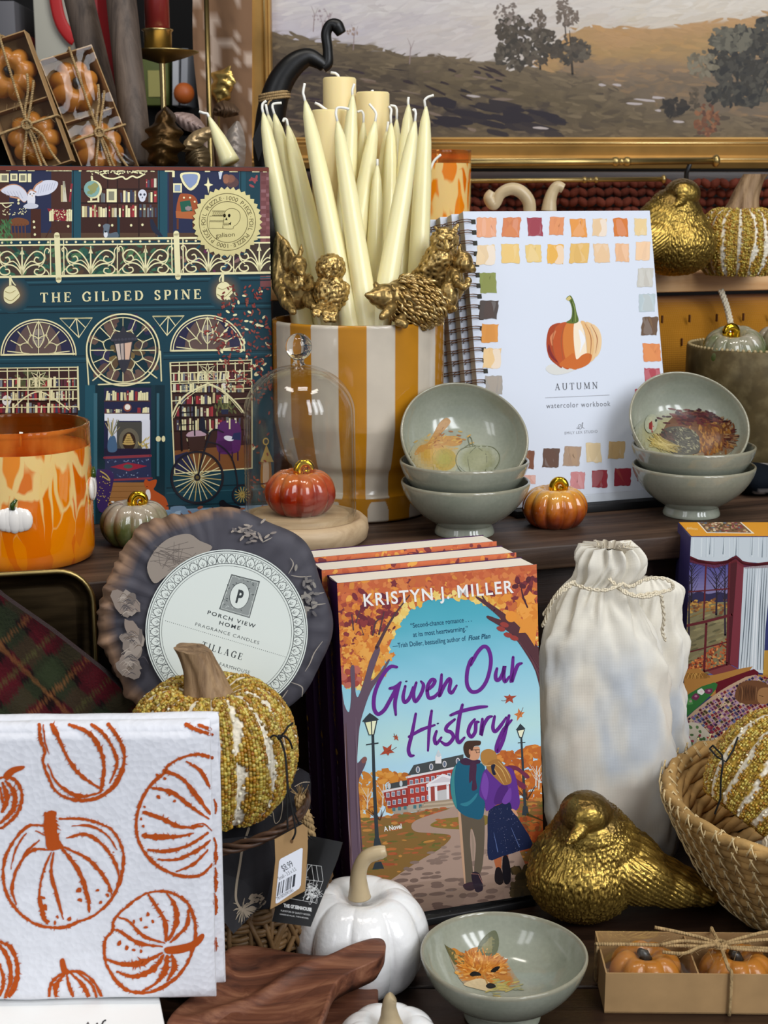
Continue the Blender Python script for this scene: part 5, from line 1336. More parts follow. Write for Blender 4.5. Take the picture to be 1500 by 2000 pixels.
for q in ([(1086,634),(1079,665),(1084,700)],[(1102,634),(1096,665),(1100,705)],[(1142,632),(1154,660),(1152,700)],[(1154,634),(1166,660),(1163,690)]): A.curve(q, [.6,1.6,.6], '#9a5a38')
A.poly(sm([(1105,630),(1115,622),(1117,604),(1112,588),(1105,584),(1114,577),(1122,592),(1126,610),(1130,626),(1122,632)],4, True), '#5c6e36')
A.curve([(1118,628),(1120,606),(1116,588)],1.6, '#39492a'); A.curve([(1124,628),(1123,606),(1118,590)],1.4, '#8a9a58'); A.poly([(1105,584),(1112,578),(1116,583),(1110,588)], '#c9b878')
A.serif('AUTUMN',(1084,762),(1167,759),13, '#5f6064',.13,.06)
A.line([(1065,777),(1190,771.5)],.9, '#9a9ba0'); A.text('watercolor workbook',(1067,797.5),(1192,793),10.5, '#6d6e73', spacing=1.2)
A.curve([(1126,836),(1130,837),(1134,830),(1131,829),(1129,835),(1134,838),(1138,830),(1138,825),(1136,832),(1141,837)],.9, '#77787d'); A.text('EMILY LEX STUDIO',(1103,848.5),(1167,845),5.5, '#85868a', spacing=1.15)
A.build('cover_print', M['matte_print'], cv)
t = thing('book_stand', 'low black display stand with clear acrylic lip under the workbooks', 'stand', wf.pt(WW*.5,-.004,-.02))
b = MB(); sf = Frame(Vector((wf.pt(0,0,0).x, wf.pt(0,0,0).y, ZR)), wf.U and R(19.5),0)
zt = wf.pt(0,0,0).z - ZR - .0003
sf.box(b, .02, WW-.005,0, max(zt, .0025),-.062,.009, bev=.0006); b.build('base', M['blackmatte'], t, world=True)
b = MB(); sf.box(b, .02, WW-.005, max(zt, .0025),.014,.0045,.0068, bev=.0003); b.build('clear_lip', M['film'], t, world=True)

# ---------------------------------------------------------------- olive pot with scalloped rim and its pumpkins
pc = Vector((aty(1482,700,1.205).x, 1.205, ZR)); PR = .0605; PH = .112
t = thing('ceramic_pot', 'olive brown speckled ceramic pot with beaded scalloped rim at the right', 'pot', pc)
b = MB(); b.lathe([(0,0),(.053,0),(.056,.003),(.058,.03),(.0605,.08),(PR, PH),(PR-.001, PH+.0012),(PR-.0035, PH+.0012),(PR-.0042, PH-.002),(PR-.0045,.03),(.05,.006),(0,.006)],96); b.build('pot', M['pot'], t)
b = MB()
for k in range(80):
    a = 2*PI*k/80; b.ball(((PR-.002)*math.cos(a),(PR-.002)*math.sin(a), PH+.0016),.0016,8)
b.build('beaded_rim', mat('beaded_rim_glaze', '#a08c62',.4), t)
b = MB(); b.lathe([(0, PH-.050),(PR-.0055, PH-.050),(PR-.0055, PH-.046),(0, PH-.046)],32); b.build('filler', M['kraft'], t)
zf = pc.z + PH - .046
def seated(px, py, Y, z): q = aty(px, py, Y); return Vector((q.x, q.y, z))
def pot_pumpkin(label, px, py, Y, Rr, H, cols, rot):
    c = aty(px, py, Y); Rm = Matrix.Rotation(rot[2],3, 'Z') @ Matrix.Rotation(rot[1],3, 'Y') @ Matrix.Rotation(rot[0],3, 'X')
    g = glazed_pumpkin('ceramic_pumpkin', label, c - Rm @ Vector((0,0, H*.42)), Rr, H, cols, 10, group='glazed ceramic pumpkins', spin=rot[3]); g.rotation_euler = Rm.to_euler(); return g
pot_pumpkin('larger green glazed ceramic pumpkin with gold curl, tilted in the olive pot',1433,688,1.184,.0272,.046,[(0, '#2c3313'),(.45, '#4c5a26'),(.7, '#6e7350'),(.88, '#8f8a74'),(1, '#a09885')],(R(14), R(-12), R(20),1))
pot_pumpkin('green glazed ceramic pumpkin cut by the photo edge, at the back of the olive pot',1528,676,1.215,.025,.040, GREEN, (0, R(8), R(60),0))
pot_pumpkin('orange red glazed ceramic pumpkin low in the olive pot at the photo edge',1502,728,1.176,.0125,.021,[(0, '#8a2408'),(.5, '#b8460f'),(1, '#c96a24')],(0,0,0,0))
q0 = Vector((aty(1436,960,1.13).x, 1.13, ZR)); 
b = MB(); rows = []; cols = []; random.seed(3)
for i in range(50):
    x = i*.0032; row = []; cr = []
    for j in range(24):
        a = 2*PI*j/24; yy, zz = .022*math.cos(a),.0125 + .0125*math.sin(a)*(1 + .1*nz(x*40, a))
        k = (1 - max(0,1 - i/5)**2)**.5 if i < 5 else 1
        row.append(Vector((q0.x + x*.97, q0.y + x*.05 + yy*k, q0.z + .0003 + .0125 + (zz-.0125)*k))); cr.append('#8f8a86' if fbm(x*60, yy*90, zz*90) > .26 else '#10151c')
    rows.append(row); cols.append(cr)
b.grid(rows, cols=cols, closed=True); b.add(rows[0],[list(range(24))], col='#10151c')
tag(b.build('rolled_cloth', M['darkcloth']), 'rolled dark navy cloth with pale specks behind the right bowl stack', 'cloth')

# ---------------------------------------------------------------- beaded pumpkins
def beaded_pumpkin(label, loc, Rr, H, stem_h, stem_r, lean, n_beads, M_=None, bead=.0017, group='beaded fabric pumpkins', seed=1, stem_tilt=0.0):
    t = thing('beaded_pumpkin', label, 'pumpkin', loc, 0, group)
    if M_ is not None: t.rotation_euler = M_
    ribs = 8; rows = pump_rows(Rr, H, ribs, .10,160,44,.14,.62,.3)
    def stripe_w(th, ph):
        k = (th*17/(2*PI) + .25*nz(th*4, ph*1.3, seed)) % 1
        return k
    def colr(th, ph, jit):
        k = stripe_w(th, ph); q = fbm(math.cos(th)*4, math.sin(th)*4, ph*3 + seed)
        if k < .29 + .18*q: return None
        base = '#a97a1c' if k < .52 else ('#c2ad4e' if k < .78 else '#8f6a1a')
        return mixc(base, random.choice(['#7a4c10', '#d8c872', '#8a7a30', '#c79a2c', '#6a5018', '#b5a040', '#9a5a14']), abs(jit)*.9)
    random.seed(seed); cs = []
    for i, row in enumerate(rows):
        ph = -PI/2 + PI*i/44
        cs.append([('#e4dbc6' if colr(2*PI*j/160, ph, 0) is None else '#a8862f') for j in range(160)])
    b = MB(); b.grid(rows, cols=cs, closed=True); bo = b.build('body', M['beaded'], t)
    bd = MB(); 
    unit = []
    mb0 = MB(); mb0.ball((0,0,0),1.0,6)
    for k in range(n_beads):
        zz = random.uniform(-.92,.985); ph = math.asin(zz); th = random.uniform(0,2*PI)
        c = colr(th, ph, random.uniform(-1,1))
        if c is None and random.random() < .97: continue
        if c is None: c = hx('#e8e0c8')
        i = (ph + PI/2)/PI*44; i0 = min(43, int(i)); f = i - i0; j0 = int(th/(2*PI)*160) % 160
        p = rows[i0][j0].lerp(rows[i0+1][j0], f); nrm = Vector((p.x, p.y, (p.z - H*.42)*1.2)).normalized()
        if math.hypot(p.x, p.y) < stem_r*.9: continue
        r = bead*random.uniform(.75,1.2); q = p + nrm*r*.45
        bd.add([q + Vector(v)*r for v in mb0.v], mb0.f, col=c)
    o = bd.build('beads', mat('bead_loops_%d' % seed, None, .4, spec=.5, coat=.15), bo); o['kind'] = 'stuff'
    b = MB(); z0 = rows[-1][0].z - .003; rows2 = []
    for i in range(22):
        k = i/21; row = []
        for j in range(48):
            th = 2*PI*j/48; fl = (1-k)**2.4
            r = stem_r*(.52 + .55*fl + .05*k) * (1 + (.13*math.cos(5*th + .6) + .05*math.cos(11*th))*(.45 + .55*fl) + .05*nz(math.cos(th)*3, math.sin(th)*3, k*4))
            row.append(Vector((r*math.cos(th) + lean[0]*k*k, r*math.sin(th) + lean[1]*k*k, z0 + stem_h*k - fl*.004*(1+math.cos(5*th+.6)) + stem_tilt*r*math.cos(th)*k)))
        rows2.append(row)
    b.grid(rows2, closed=True); b.add(rows2[-1],[list(range(48))], smooth=False); b.build('stem', M['woodstem'], t)
    return t
yb = Vector((aty(1442,480,1.315).x, 1.315, ZS))
beaded_pumpkin('mustard beaded pumpkin with thick wooden stem on the pine shelf', yb, .0385,.068,.040,.019,(.012,0),7500, bead=.00095, seed=5)

# ---------------------------------------------------------------- gold birds
def gold_bird(label, C, flip, rz, k, group='gold resin birds', yaw=0.0, bk=1.0):
    """C = foot point; built facing -x with its tail to +x, size factor k"""
    t = thing('gold_bird', label, 'bird', C, yaw, group)
    e = lambda c, r, m=None: ('e', Vector(c), r, m or Matrix.Identity(3))
    Ry = lambda a: Matrix.Rotation(a, 3, 'Y')
    parts = [e((0,0,.035),(.039,.033,.0355)), e((-.004,-.004,.030),(.037,.033,.030)), e((.001,-.002,.056),(.0275,.025,.027)), e((.003,0,.044),(.0345,.030,.033)), e((-.004,-.008,.0765),(.0175,.017,.0145)),
             e((.020,.002,.036),(.036,.028,.026), Ry(R(22))), e((.042,.004,.026),(.028,.022,.015), Ry(R(20))),('l',[Vector((.045,.004,.026)), Vector((.068,.006,.016)), Vector((.088,.008,.0085))],[.016,.0125,.006]),
             ('l',[Vector((-.004-.0035*bk, -.023,.0715)), Vector((-.004-.0065*bk, -.0280,.0680)), Vector((-.004-.0085*bk, -.0300,.0662))],[.0050,.0032,.0015]), e((-.003-.001*bk, -.016,.0785),(.0120,.009,.0100)),
             e((.026,-.019,.034),(.030,.012,.017), Ry(R(16))), e((.046,-.016,.025),(.028,.010,.012), Ry(R(14))), e((.070,-.008,.0165),(.018,.010,.0075), Ry(R(12)))]
    V, F, N = blob(parts, .0008,3)
    H = Vector((-.004,-.01,.078)); W = []; Cc = []
    for v, n in zip(V, N):
        d = v - H; s_ = d.length; a = math.atan2(d.y, d.x); b_ = math.atan2(d.z, math.hypot(d.x, d.y))
        body = .25 + .75*sstep(.015,.026, s_)
        f1 = noise.noise(Vector((a*24, b_*24, s_*70 + 3*nz(a*6, b_*6)))); f2 = noise.noise(Vector((a*50, b_*50, s_*190)))
        disp = body*(.0009*abs(f1)*2 - .0006 + .0007*f2) + (1-body)*.0003*noise.noise(v*400)
        wing = sstep(.012,.03, v.x)*sstep(.0,-.012, v.y)*sstep(.008,.016, v.z)
        if wing > 0:
            q = (v.z - .034 + .38*(v.x-.026)); lay = ((v.x*1.0 + q*3.0)*95) % 1.0
            disp = disp*(1-.6*wing) + wing*(.0011*lay - .0005)
        W.append((v + n*disp)*k)
        dark = max(sstep(.034,.018, s_)*(.9 if v.y > -.022 else .25),.75*sstep(.030,.05, v.z)*sstep(.006,.02, v.x + v.y*.6)*sstep(-.012,.012, v.y))
        g_ = mixc('#60481a', '#dcb95c',.5 + disp/.0010*.6)
        Cc.append(mixc(g_, '#4a3626', dark*.7 + .1*nz(v.x*90, v.y*90, v.z*90)))
    if flip: W = [Vector((-w.x, w.y, w.z)) for w in W]; F = [f[::-1] for f in F]
    b = MB(); b.add(W, F, cols=Cc); b.build('body', M['goldleaf'], t)
    return t
bd = onz(1140,1828,0.0)
gold_bird('large gold leaf bird on the table before the linen bag, tail to the right', Vector((bd.x + .005, bd.y + .027,0)), False, 0,.95, yaw=R(4), bk=1.9)
bb = Vector((aty(1312,500,1.285).x, 1.285, ZS))
gold_bird('gold leaf bird on the pine shelf beside a beaded pumpkin, tail to the left', bb, True, 0,.93, yaw=R(14), bk=-2.0)

# ---------------------------------------------------------------- white ceramic pumpkins behind the workbooks and the black one
def plain_pumpkin(name, label, loc, Rr, H, m, ms, stem, sr, ribs=9, group=None, dep=.10):
    t = thing(name, label, 'pumpkin', loc, 0, group)
    b = MB(); b.grid(pump_rows(Rr, H, ribs, dep, 160,40,.16,.68,.2), closed=True); b.build('body', m, t)
    b = MB(); b.tube(sm([tuple(p) for p in stem],6),[interp([(i/(len(sr)-1), x) for i, x in enumerate(sr)], j/((len(stem)-1)*6)) for j in range((len(stem)-1)*6+1)],18)
    b.build('stem', ms, t, world=True); return t
Yw = 1.30
w1 = Vector((aty(1008,420, Yw).x, Yw, ZS))
plain_pumpkin('ceramic_pumpkin', 'white ceramic pumpkin with looped tan stem, behind the workbooks at the left', w1,.036,.050, M['white_glaze'], M['stem_glaze'],[aty(x, y, Yw) for x, y in ((1034,425),(1033,395),(1018,375),(998,369),(978,378),(968,396),(962,398),(956,386),(962,374))],[.0055,.0058,.0058,.0055,.005,.005,.0055,.0055,.0035], group='white ceramic pumpkins')
w2 = Vector((aty(1088,420, Yw+.02).x, Yw+.02, ZS))
plain_pumpkin('ceramic_pumpkin', 'white ceramic pumpkin with bent tan stem, behind the workbooks in the middle', w2,.034,.055, M['white_glaze'], M['stem_glaze'],[aty(x, y, Yw+.01) for x, y in ((1072,412),(1074,392),(1080,374),(1089,364),(1100,368))],[.0072,.0058,.005,.0048,.0042], group='white ceramic pumpkins')
Yb = 1.265
kb = Vector((aty(556,330, Yb).x, Yb, ZS))
tk = plain_pumpkin('black_pumpkin', 'black pumpkin with long crooked black stem rising behind the ivory candles', kb, .058,.085, M['black'], M['black'],[aty(x, y, Yb-.01) for x, y in ((533,335),(527,290),(527,250),(533,205),(548,160),(572,128),(600,112),(622,120),(634,130))],[.0155,.0145,.013,.0122,.0112,.0098,.0078,.0062,.0050])
b = MB(); P = sm([tuple(aty(x, y, Yb-.01)) for x, y in ((630,131),(640,122),(640,95),(637,66),(645,49),(657,50),(667,66))],6); b.tube(P, [interp([(0,.0052),(.3,.0043),(.7,.0045),(.85,.0058),(1,.0042)], i/(len(P)-1)) for i in range(len(P))],14); b.build('stem_hook', M['black'], tk, world=True)
b = MB()
for dz in (0,.0022,.0044):
    c = aty(536,194, Yb-.01); b.tube([c + Vector((.0128*math.cos(a),.0128*math.sin(a), dz + .002*math.cos(a))) for a in [2*PI*i/20 for i in range(21)]],.0012,6, cap=False)
b.build('twine_wrap', M['twine'], tk, world=True)
tg = thing('hang_tag', 'small black hang tag beside the crooked black pumpkin stem', 'tag', aty(512,300, Yb-.03))
b = MB(); p = [aty(x, y, Yb-.03) for x, y in ((493,272),(524,200),(530,240),(505,315))]; q = [v + Vector((0,.001,0)) for v in p]
b.add(p+q, [(0,1,2,3),(7,6,5,4),(0,4,5,1),(1,5,6,2),(2,6,7,3),(3,7,4,0)], smooth=False); b.build('card', M['blackmatte'], tg, world=True)
b = MB(); b.tube([aty(522,206, Yb-.031), aty(526,198, Yb-.028), aty(530,196, Yb-.024)],.0007,6); b.build('string', M['twine'], tg, world=True)

# ---------------------------------------------------------------- kraft boxes of pumpkin wax melts
BL, BW, BH = .104,.0462,.0245
DW = mat('dark_wax', '#33302c',.3)
def wax_box(label, Mx, seed, bow, who):
    """open kraft box under clear film, length x, width y, opening +z; Mx places its middle of the base"""
    t = thing('wax_melt_box', label, 'gift box', Mx.to_translation(),0, 'kraft boxes of pumpkin wax melts'); t.rotation_euler = Mx.to_euler()
    random.seed(seed); w = .0009
    b = MB(); b.box((0,0, w/2),(BL, BW, w))
    for s in (-1,1):
        b.box((0, s*(BW/2-w/2), BH/2),(BL, w, BH)); b.box((s*(BL/2-w/2),0, BH/2),(w, BW-2*w, BH))
    b.box((0,0, BH*.47),(w, BW-2*w, BH*.9))
    b.build('box', M['kraft'], t)
    b = MB(); rows = []
    for i in range(25):
        x = -BL/2 + BL*i/24; rows.append([Vector((x, -BW/2 + BW*j/12, BH + .0004 + .0026*math.sin(PI*j/12)*abs(math.sin(PI*i/12)) + .0002*nz(x*90, j*.6, seed))) for j in range(13)])
    b.grid(rows); b.build('clear_film', M['film'], t)
    for s in (-1,1):
        g = thing('wax_pumpkin', 'amber wax pumpkin ' + who[0 if s < 0 else 1], 'pumpkin', Mx @ Vector((s*BL*.25,0, w)),0, 'amber wax pumpkins in the kraft boxes'); g.rotation_euler = Mx.to_euler()
        p = MB(); p.grid(pump_rows(.0212,.029,8,.22,96,26,.30,.75, random.random()), closed=True); p.build('body', M['soap'], g)
        p = MB(); p.tube([(0,0,.019),(-.001,0,.0225),(-.004,-.001,.0245)],[.0038,.003,.0022],10); p.build('stem', DW, g)
    tw = MB(); kx = BL*.155
    def rope(pts, r=.00105): tw.tube(sm([tuple(q) for q in pts],5), r, 7)
    e = .0012
    rope([(-BL/2-e, .006,.002),(-BL/2-e, .004, BH),(-BL/2+.004,.003, BH+.003),(kx, 0, BH+.0036),(BL/2-.003,-.001, BH+.003),(BL/2+e, -.001, BH),(BL/2+e, -.001,.002)])
    rope([(kx+.001,-BW/2-e, .0),(kx+.001,-BW/2-e, BH),(kx, -BW/2+.003, BH+.0025),(kx, 0, BH+.004),(kx, BW/2-.002, BH+.002),(kx, BW/2+e, BH),(kx, BW/2+e, .002)])
    for dz in (0,.0012): rope([(kx + .0035*math.cos(a),.0035*math.sin(a), BH + .0045 + dz) for a in [2*PI*i/8 for i in range(9)]])
    for q in bow: rope([(kx, 0, BH+.005)] + [(kx+x, y, BH+z) for x, y, z in q])
    tw.build('twine', M['twine'], t)
    fz = MB()
    for k in range(46):
        c = Vector((kx + random.gauss(0,.014), random.gauss(0,.006), BH + .005)); d = Vector((random.gauss(0,1), random.gauss(0,1), random.gauss(.2,.6))).normalized()
        fz.tube([c, c + d*.003, c + d*.006 + Vector((0,0,-.001))],.00010,4, cap=False)
    fz.build('twine_fuzz', M['twine'], t)['kind'] = 'stuff'
    return t
fb = onz(1182,1981,0.0)
wax_box('kraft box of two pumpkin wax melts with twine, lying at the front right', Matrix.Translation((fb.x + BL/2, fb.y + BW/2,0.0002)) @ Matrix.Rotation(R(-1),4, 'Z'),3,
    [[(-.010,.004,.007),(-.024,.008,.0085),(-.036,.010,.010)],[(-.008,.001,.0055),(-.022,.002,.006),(-.034,.0,.0045)],[(-.012,-.004,.006),(-.022,-.008,.004),(-.034,-.006,.0035)],[(.012,.004,.007),(.03,.008,.009),(.046,.008,.007)],[(.01,.001,.006),(.028,.001,.008),(.046,.002,.006)],[(.006,-.004,.005),(.02,-.004,.004),(.04,-.006,.004)]],('at the left of the kraft box lying at the front right', 'at the right of the kraft box lying at the front right'))
def stand_box(label, px, py, D, tilt, yaw, lean, seed, who):
    C = at(px, py, D)
    X = Vector((math.sin(tilt),0,-math.cos(tilt)))                 # length axis, running down
    Zf = (Vector((math.sin(yaw),-math.cos(yaw),0))*math.cos(lean) + Vector((0,0,1))*math.sin(lean)); Zf = (Zf - X*Zf.dot(X)).normalized(); Yf = Zf.cross(X)
    Mx = Matrix((X, Yf, Zf)).transposed().to_4x4(); Mx.translation = C - Zf*BH
    return wax_box(label, Mx, seed, [[(-.010,.002,.004),(-.024,.010,.005),(-.036,.014,.006)],[(-.010,.006,.004),(-.022,.013,.005),(-.030,.017,.006)],[(.012,-.006,.003),(.024,-.012,.003),(.036,-.014,.003)],[(.012,.002,.003),(.026,.002,.003),(.04,.004,.003)],[(.010,.008,.003),(.024,.010,.003),(.036,.014,.003)]], who)
stand_box('kraft box of pumpkin wax melts with twine, leaning before two brown posts',176,224,1.165, R(20), R(26), R(6),8,('at the top of the kraft box before the brown posts', 'at the bottom of the kraft box before the brown posts'))
stand_box('kraft box of pumpkin wax melts cut by the left edge, above the teal puzzle box',40,205,1.12, R(18), R(4), R(4),12,('at the top of the kraft box cut by the left edge', 'at the bottom of the kraft box cut by the left edge'))

# ---------------------------------------------------------------- things behind the puzzle box
def post(label, a, b_, r):
    D0, D1 = a[2], b_[2]; p, q = at(a[0], a[1], D0), at(b_[0], b_[1], D1); d = (q-p).normalized(); n = int((p.z - ZK)/abs(d.z)/.004)
    P = [p + d*(.004*i) for i in range(n)]; P = [v for v in P if v.z > ZK + .0008]
    b = MB(); b.tube(P, [r*(1 + .05*nz(i*.07, r*900)) for i in range(len(P))],20)
    o = b.build('wooden_post', M['stick'], None); return tag(o, label, 'wood post', 'brown wooden posts')
post('brown wooden post leaning to the left, behind the kraft boxes',(140,-60,1.25),(213,240,1.25),.0128)
post('upright brown wooden post beside the red candle',(231,-60,1.20),(271,330,1.20),.0126)
ch = at(309,100,1.24)
t = thing('candle_holder', 'brass candle holder with dish and stem, holding the red candle', 'candle holder',(ch.x, ch.y, ZK))
k = 1.24/FPX
b = MB(); b.lathe([(0,.001*0),(.026,0),(.027,.002),(.012,.006),(.004,.012),(.0027,.02)],40); b.build('base', M['brass'], t)
zc = ch.z - ZK; zst = zc - .010
b = MB(); b.lathe([(.0027,.018),(.0024, zst*.6),(.0026, zst)],20, c=(.003,0,0)); b.build('stem', M['brass'], t)
b = MB(); b.lathe([(0, zst-.001),(.004, zst),(.018, zst+.004),(.031, zst+.0085),(.0325, zst+.0098),(.031, zst+.0098),(.016, zst+.0058),(0, zst+.004)],64, c=(.003,0,0)); b.build('dish', M['brass_dull'], t)
b = MB(); b.lathe([(0, zc-.004),(.0118, zc-.004),(.0122, zc+.016),(.0136, zc+.0172),(.0134, zc+.0182),(.0117, zc+.0178),(.0114, zc),(0, zc)],48); b.build('cup', M['brass'], t)
b = MB(); b.lathe([(0, zc+.0004),(.0108, zc+.0006),(.0106, zc+.06),(.0104, zc+.085),(.002, zc+.087)],40)
tc_ = thing('red_candle', 'dark red candle standing in the brass candle holder', 'candle',(ch.x, ch.y, ZK)); b.build('wax', M['redwax'], tc_)
MB().tube([(0,0, zc+.086),(.001,0, zc+.095)],.001,8).build('wick', M['wick'], tc_)
p0, p1 = at(402,-40,1.29), at(412,330,1.29)
b = MB(); b.tube([p0, p1, Vector((p1.x + .0005, p1.y, ZK + .003))],.0024,12); c_ = Vector((p1.x, p1.y, ZK)); b.lathe([(0,.0005),(.02,.0005),(.02,.002),(.003,.004),(0,.004)],32, c=c_)
tag(b.build('brass_rod', M['brass_dull']), 'thin upright brass rod left of the gilt frame', 'rod')
Ys = 1.385
b = MB(); L_ = [(377,-60),(376,40),(378,110),(384,170),(392,240),(396,345)]; rows = []; cols = []
for (xa, y) in sm(L_, 5):
    row = []; cr = []
    for j in range(13):
        x = lerp(xa, 492, j/12); p = aty(x, y, Ys + .006*math.sin(j*.5)); p.z = max(p.z, ZS + .0005); row.append(p)
        n_ = fbm(x*.03, y*.03,2); cr.append(mixc('#7d5f47', '#5a4434', n_*2) if n_ < .24 else '#b8a392')
    rows.append(row); cols.append(cr)
b.grid(rows, cols=cols); b.grid([[q + Vector((0,.002,0)) for q in r] for r in rows], cols=cols, flip=True)
tag(b.build('paper_sheet', M['matte_print']), 'tall brown floral patterned paper sheet standing left of the gilt frame', 'paper')
def leaf(label, pts, mid, D, m, bend=.006, stemto=None, lobed=0):
    """leaf from its base to its tip along mid; pts = half widths in pixels"""
    t = thing('metal_leaf', label, 'leaf',(at(mid[0][0], mid[0][1], D).x, at(mid[0][0], mid[0][1], D).y, ZK),0, 'metal leaves behind the puzzle box')
    Q = sm(mid, 8); n = len(Q); rows = []
    for i, q in enumerate(Q):
        a, c = Q[max(i-1,0)], Q[min(i+1, n-1)]; dx, dy = c[0]-a[0], c[1]-a[1]; d = math.hypot(dx, dy) or 1; nx, ny = -dy/d, dx/d
        f = i/(n-1); w = interp([(k_/(len(pts)-1), x) for k_, x in enumerate(pts)], f)
        if lobed: w *= 1 - .32*(.5 + .5*math.cos(2*PI*lobed*f))
        row = []
        for j in range(-6,7):
            s = j/6; p = at(q[0] + nx*w*s, q[1] + ny*w*s, D); p.y += bend*(s*s*1.4 - math.sin(f*3)) + .0012*math.sin(f*40 + abs(s)*6); row.append(p)
        rows.append(row)
    b = MB(); b.grid(rows); b.grid([[p + Vector((0,.0006,0)) for p in r] for r in rows], flip=True); b.build('blade', m, t, world=True)
    p0 = at(Q[0][0], Q[0][1], D); p0.y += .0
    b = MB(); b.tube([at(Q[min(n-1, n//2)][0], Q[min(n-1, n//2)][1], D) + Vector((0,-bend*.8-.0006,0)), p0, Vector((p0.x, p0.y+.004,(p0.z+ZK)/2)), Vector((p0.x+.002, p0.y+.004, ZK+.001))],.0011,8); b.build('stem', m, t, world=True)
bm_ = mat('dark_bronze_leaf', '#4a3416',.35, metal=.8, var=(40,.5)); gm_ = mat('gold_leaf_foil', '#c9ab62',.3, metal=.9); sm_ = mat('pale_silver_leaf', '#a79c92',.45, metal=.4); pm_ = mat('champagne_leaf', '#b59c74',.4, metal=.6)
leaf('bright gold lobed leaf beside the gilt frame, pointing up',[10,32,40,32,22,4],[(426,200),(438,170),(452,138),(463,92)],1.33, gm_, .008, lobed=3)
leaf('dark bronze lobed leaf standing before the brass candle holder',[12,38,46,40,26,3],[(315,330),(317,290),(320,250),(322,208)],1.165, bm_, .008, lobed=4)
leaf('champagne gold leaf drooping towards the single ivory taper',[3,12,16,12,3],[(424,250),(398,262),(372,280),(354,294)],1.18, pm_, .006)
leaf('olive bronze curled leaf below the champagne leaf',[10,22,26,20,14],[(395,332),(388,312),(380,296),(372,284)],1.19, mat('olive_leaf', '#6e5c40',.4, metal=.6),.006)
leaf('pale silvery upright leaf at the foot of the gilt frame',[10,20,22,16,2],[(462,335),(458,300),(459,265),(463,236)],1.30, sm_, .006)
leaf('pinkish pale leaf lying behind the bronze leaf',[3,14,18,12,3],[(398,250),(380,244),(356,232),(338,222)],1.21, mat('pinkish_leaf', '#8d7870',.5, metal=.3),.004)
leaf('brown leaf between the gold leaf and the silvery leaf',[4,14,18,14,4],[(416,222),(430,214),(446,214),(466,220)],1.31, mat('brown_leaf', '#57422f',.5, metal=.4),.005)
T0, T1 = at(408,228,1.11), at(454,326,1.11); d = (T1-T0).normalized(); P = [T0 + d*.004*i for i in range(60)]; P = [p for p in P if p.z > ZK + .006]
t = thing('taper_candle', 'single ivory taper candle leaning behind the puzzle box, wick bent left', 'candle', P[-1])
b = MB(); b.tube(P, [interp([(0,.0010),(.006,.0026),(.02,.0054),(.045,.0082),(.1,.0092)], i*.004) for i in range(len(P))],20); b.build('wax', M['wax'], t, world=True)
b = MB(); b.tube([T0 + d*.002] + [at(x, y, 1.11) for x, y in ((405,222),(398,221),(389,218))],.0011,8); b.build('wick', M['wick'], t, world=True)

Yk = 1.80; zs = aty(300,212, Yk).z
xl, xr = aty(-60,200, Yk).x, aty(470,200, Yk).x
t = thing('dark_bookcase', 'dark bookcase in the far left background holding books', 'bookcase',((xl+xr)/2, Yk+.1,-.75))
W_ = xr-xl
MB().box((0,.0, zs+.75-.012),(W_, .22,.024), bev=.001).build('shelf_board', M['wall'], t)
MB().box((0,.0,.30),(W_, .22,.6)).build('cupboard', M['wall'], t)
for s in (-1,1): MB().box((s*W_/2,0,(zs+.75+.25)/2),(.02,.22, zs+.75+.25)).build('side_panel', M['wall'], t)
def bgbook(label, x0, x1, y0, cols, name='book', lean=0.0):
    a, c = aty(x0, y0, Yk), aty(x1, y0, Yk); o = thing(name, label, 'book',((a.x+c.x)/2, Yk, zs),0, 'books on the far left bookcase')
    w = c.x-a.x; h = a.z - zs; Rr = Matrix.Rotation(lean, 3, 'Y')
    MB().box(Rr @ Vector((0,0, h/2+.0004)),(w, .11, h), rot=Rr, bev=.0008).build('cover', mat('book_cover', cols[0],.6), o)
    if len(cols) > 1: MB().box(Rr @ Vector((w*.12,-.0555, h*.42)),(w*.6,.0012, h*.5), rot=Rr).build('cover_panel', mat('book_panel', cols[1],.6), o)
    return o
bgbook('yellow green picture book under the brass candle dish',284,340,112,['#48501c', '#8a8448'])
bgbook('pale grey book beside the green picture book',346,358,108,['#a9aaad'], lean=R(2))
bgbook('white paged book next to the brown paper sheet',361,374,104,['#8f9196'], lean=R(3))
bgbook('pale cream book with a red ribbon, behind the kraft boxes',84,150,-30,['#a7a496'])
b = MB(); b.tube([tuple(aty(x, y, Yk-.062)) for x, y in sm([(104,-30),(112,20),(122,50),(138,72),(146,78)],5)],.0075,10, flat=.25); tag(b.build('red_ribbon', mat('red_ribbon', '#a81414',.5)), 'bright red ribbon hanging over the pale cream book', 'ribbon')
bgbook('red and white ribbed book lying low, left of the pale cream book',26,78,80,['#8a2424', '#c9c4bc'])
bgbook('grey folded paper packet at the far left, above the first kraft box',16,50,14,['#5d5c60'])
bgbook('red book spine seen between the two wooden posts',190,206,-30,['#7c1216'])
ob_ = aty(372,168, Yk-.02); b = MB(); b.ball((ob_.x, ob_.y-.06, zs + .0125),.0122,20); tag(b.build('orange_ball', mat('orange_ball', '#a4511c',.5)), 'small orange ball on the far bookcase, left of the brass rod', 'ball')

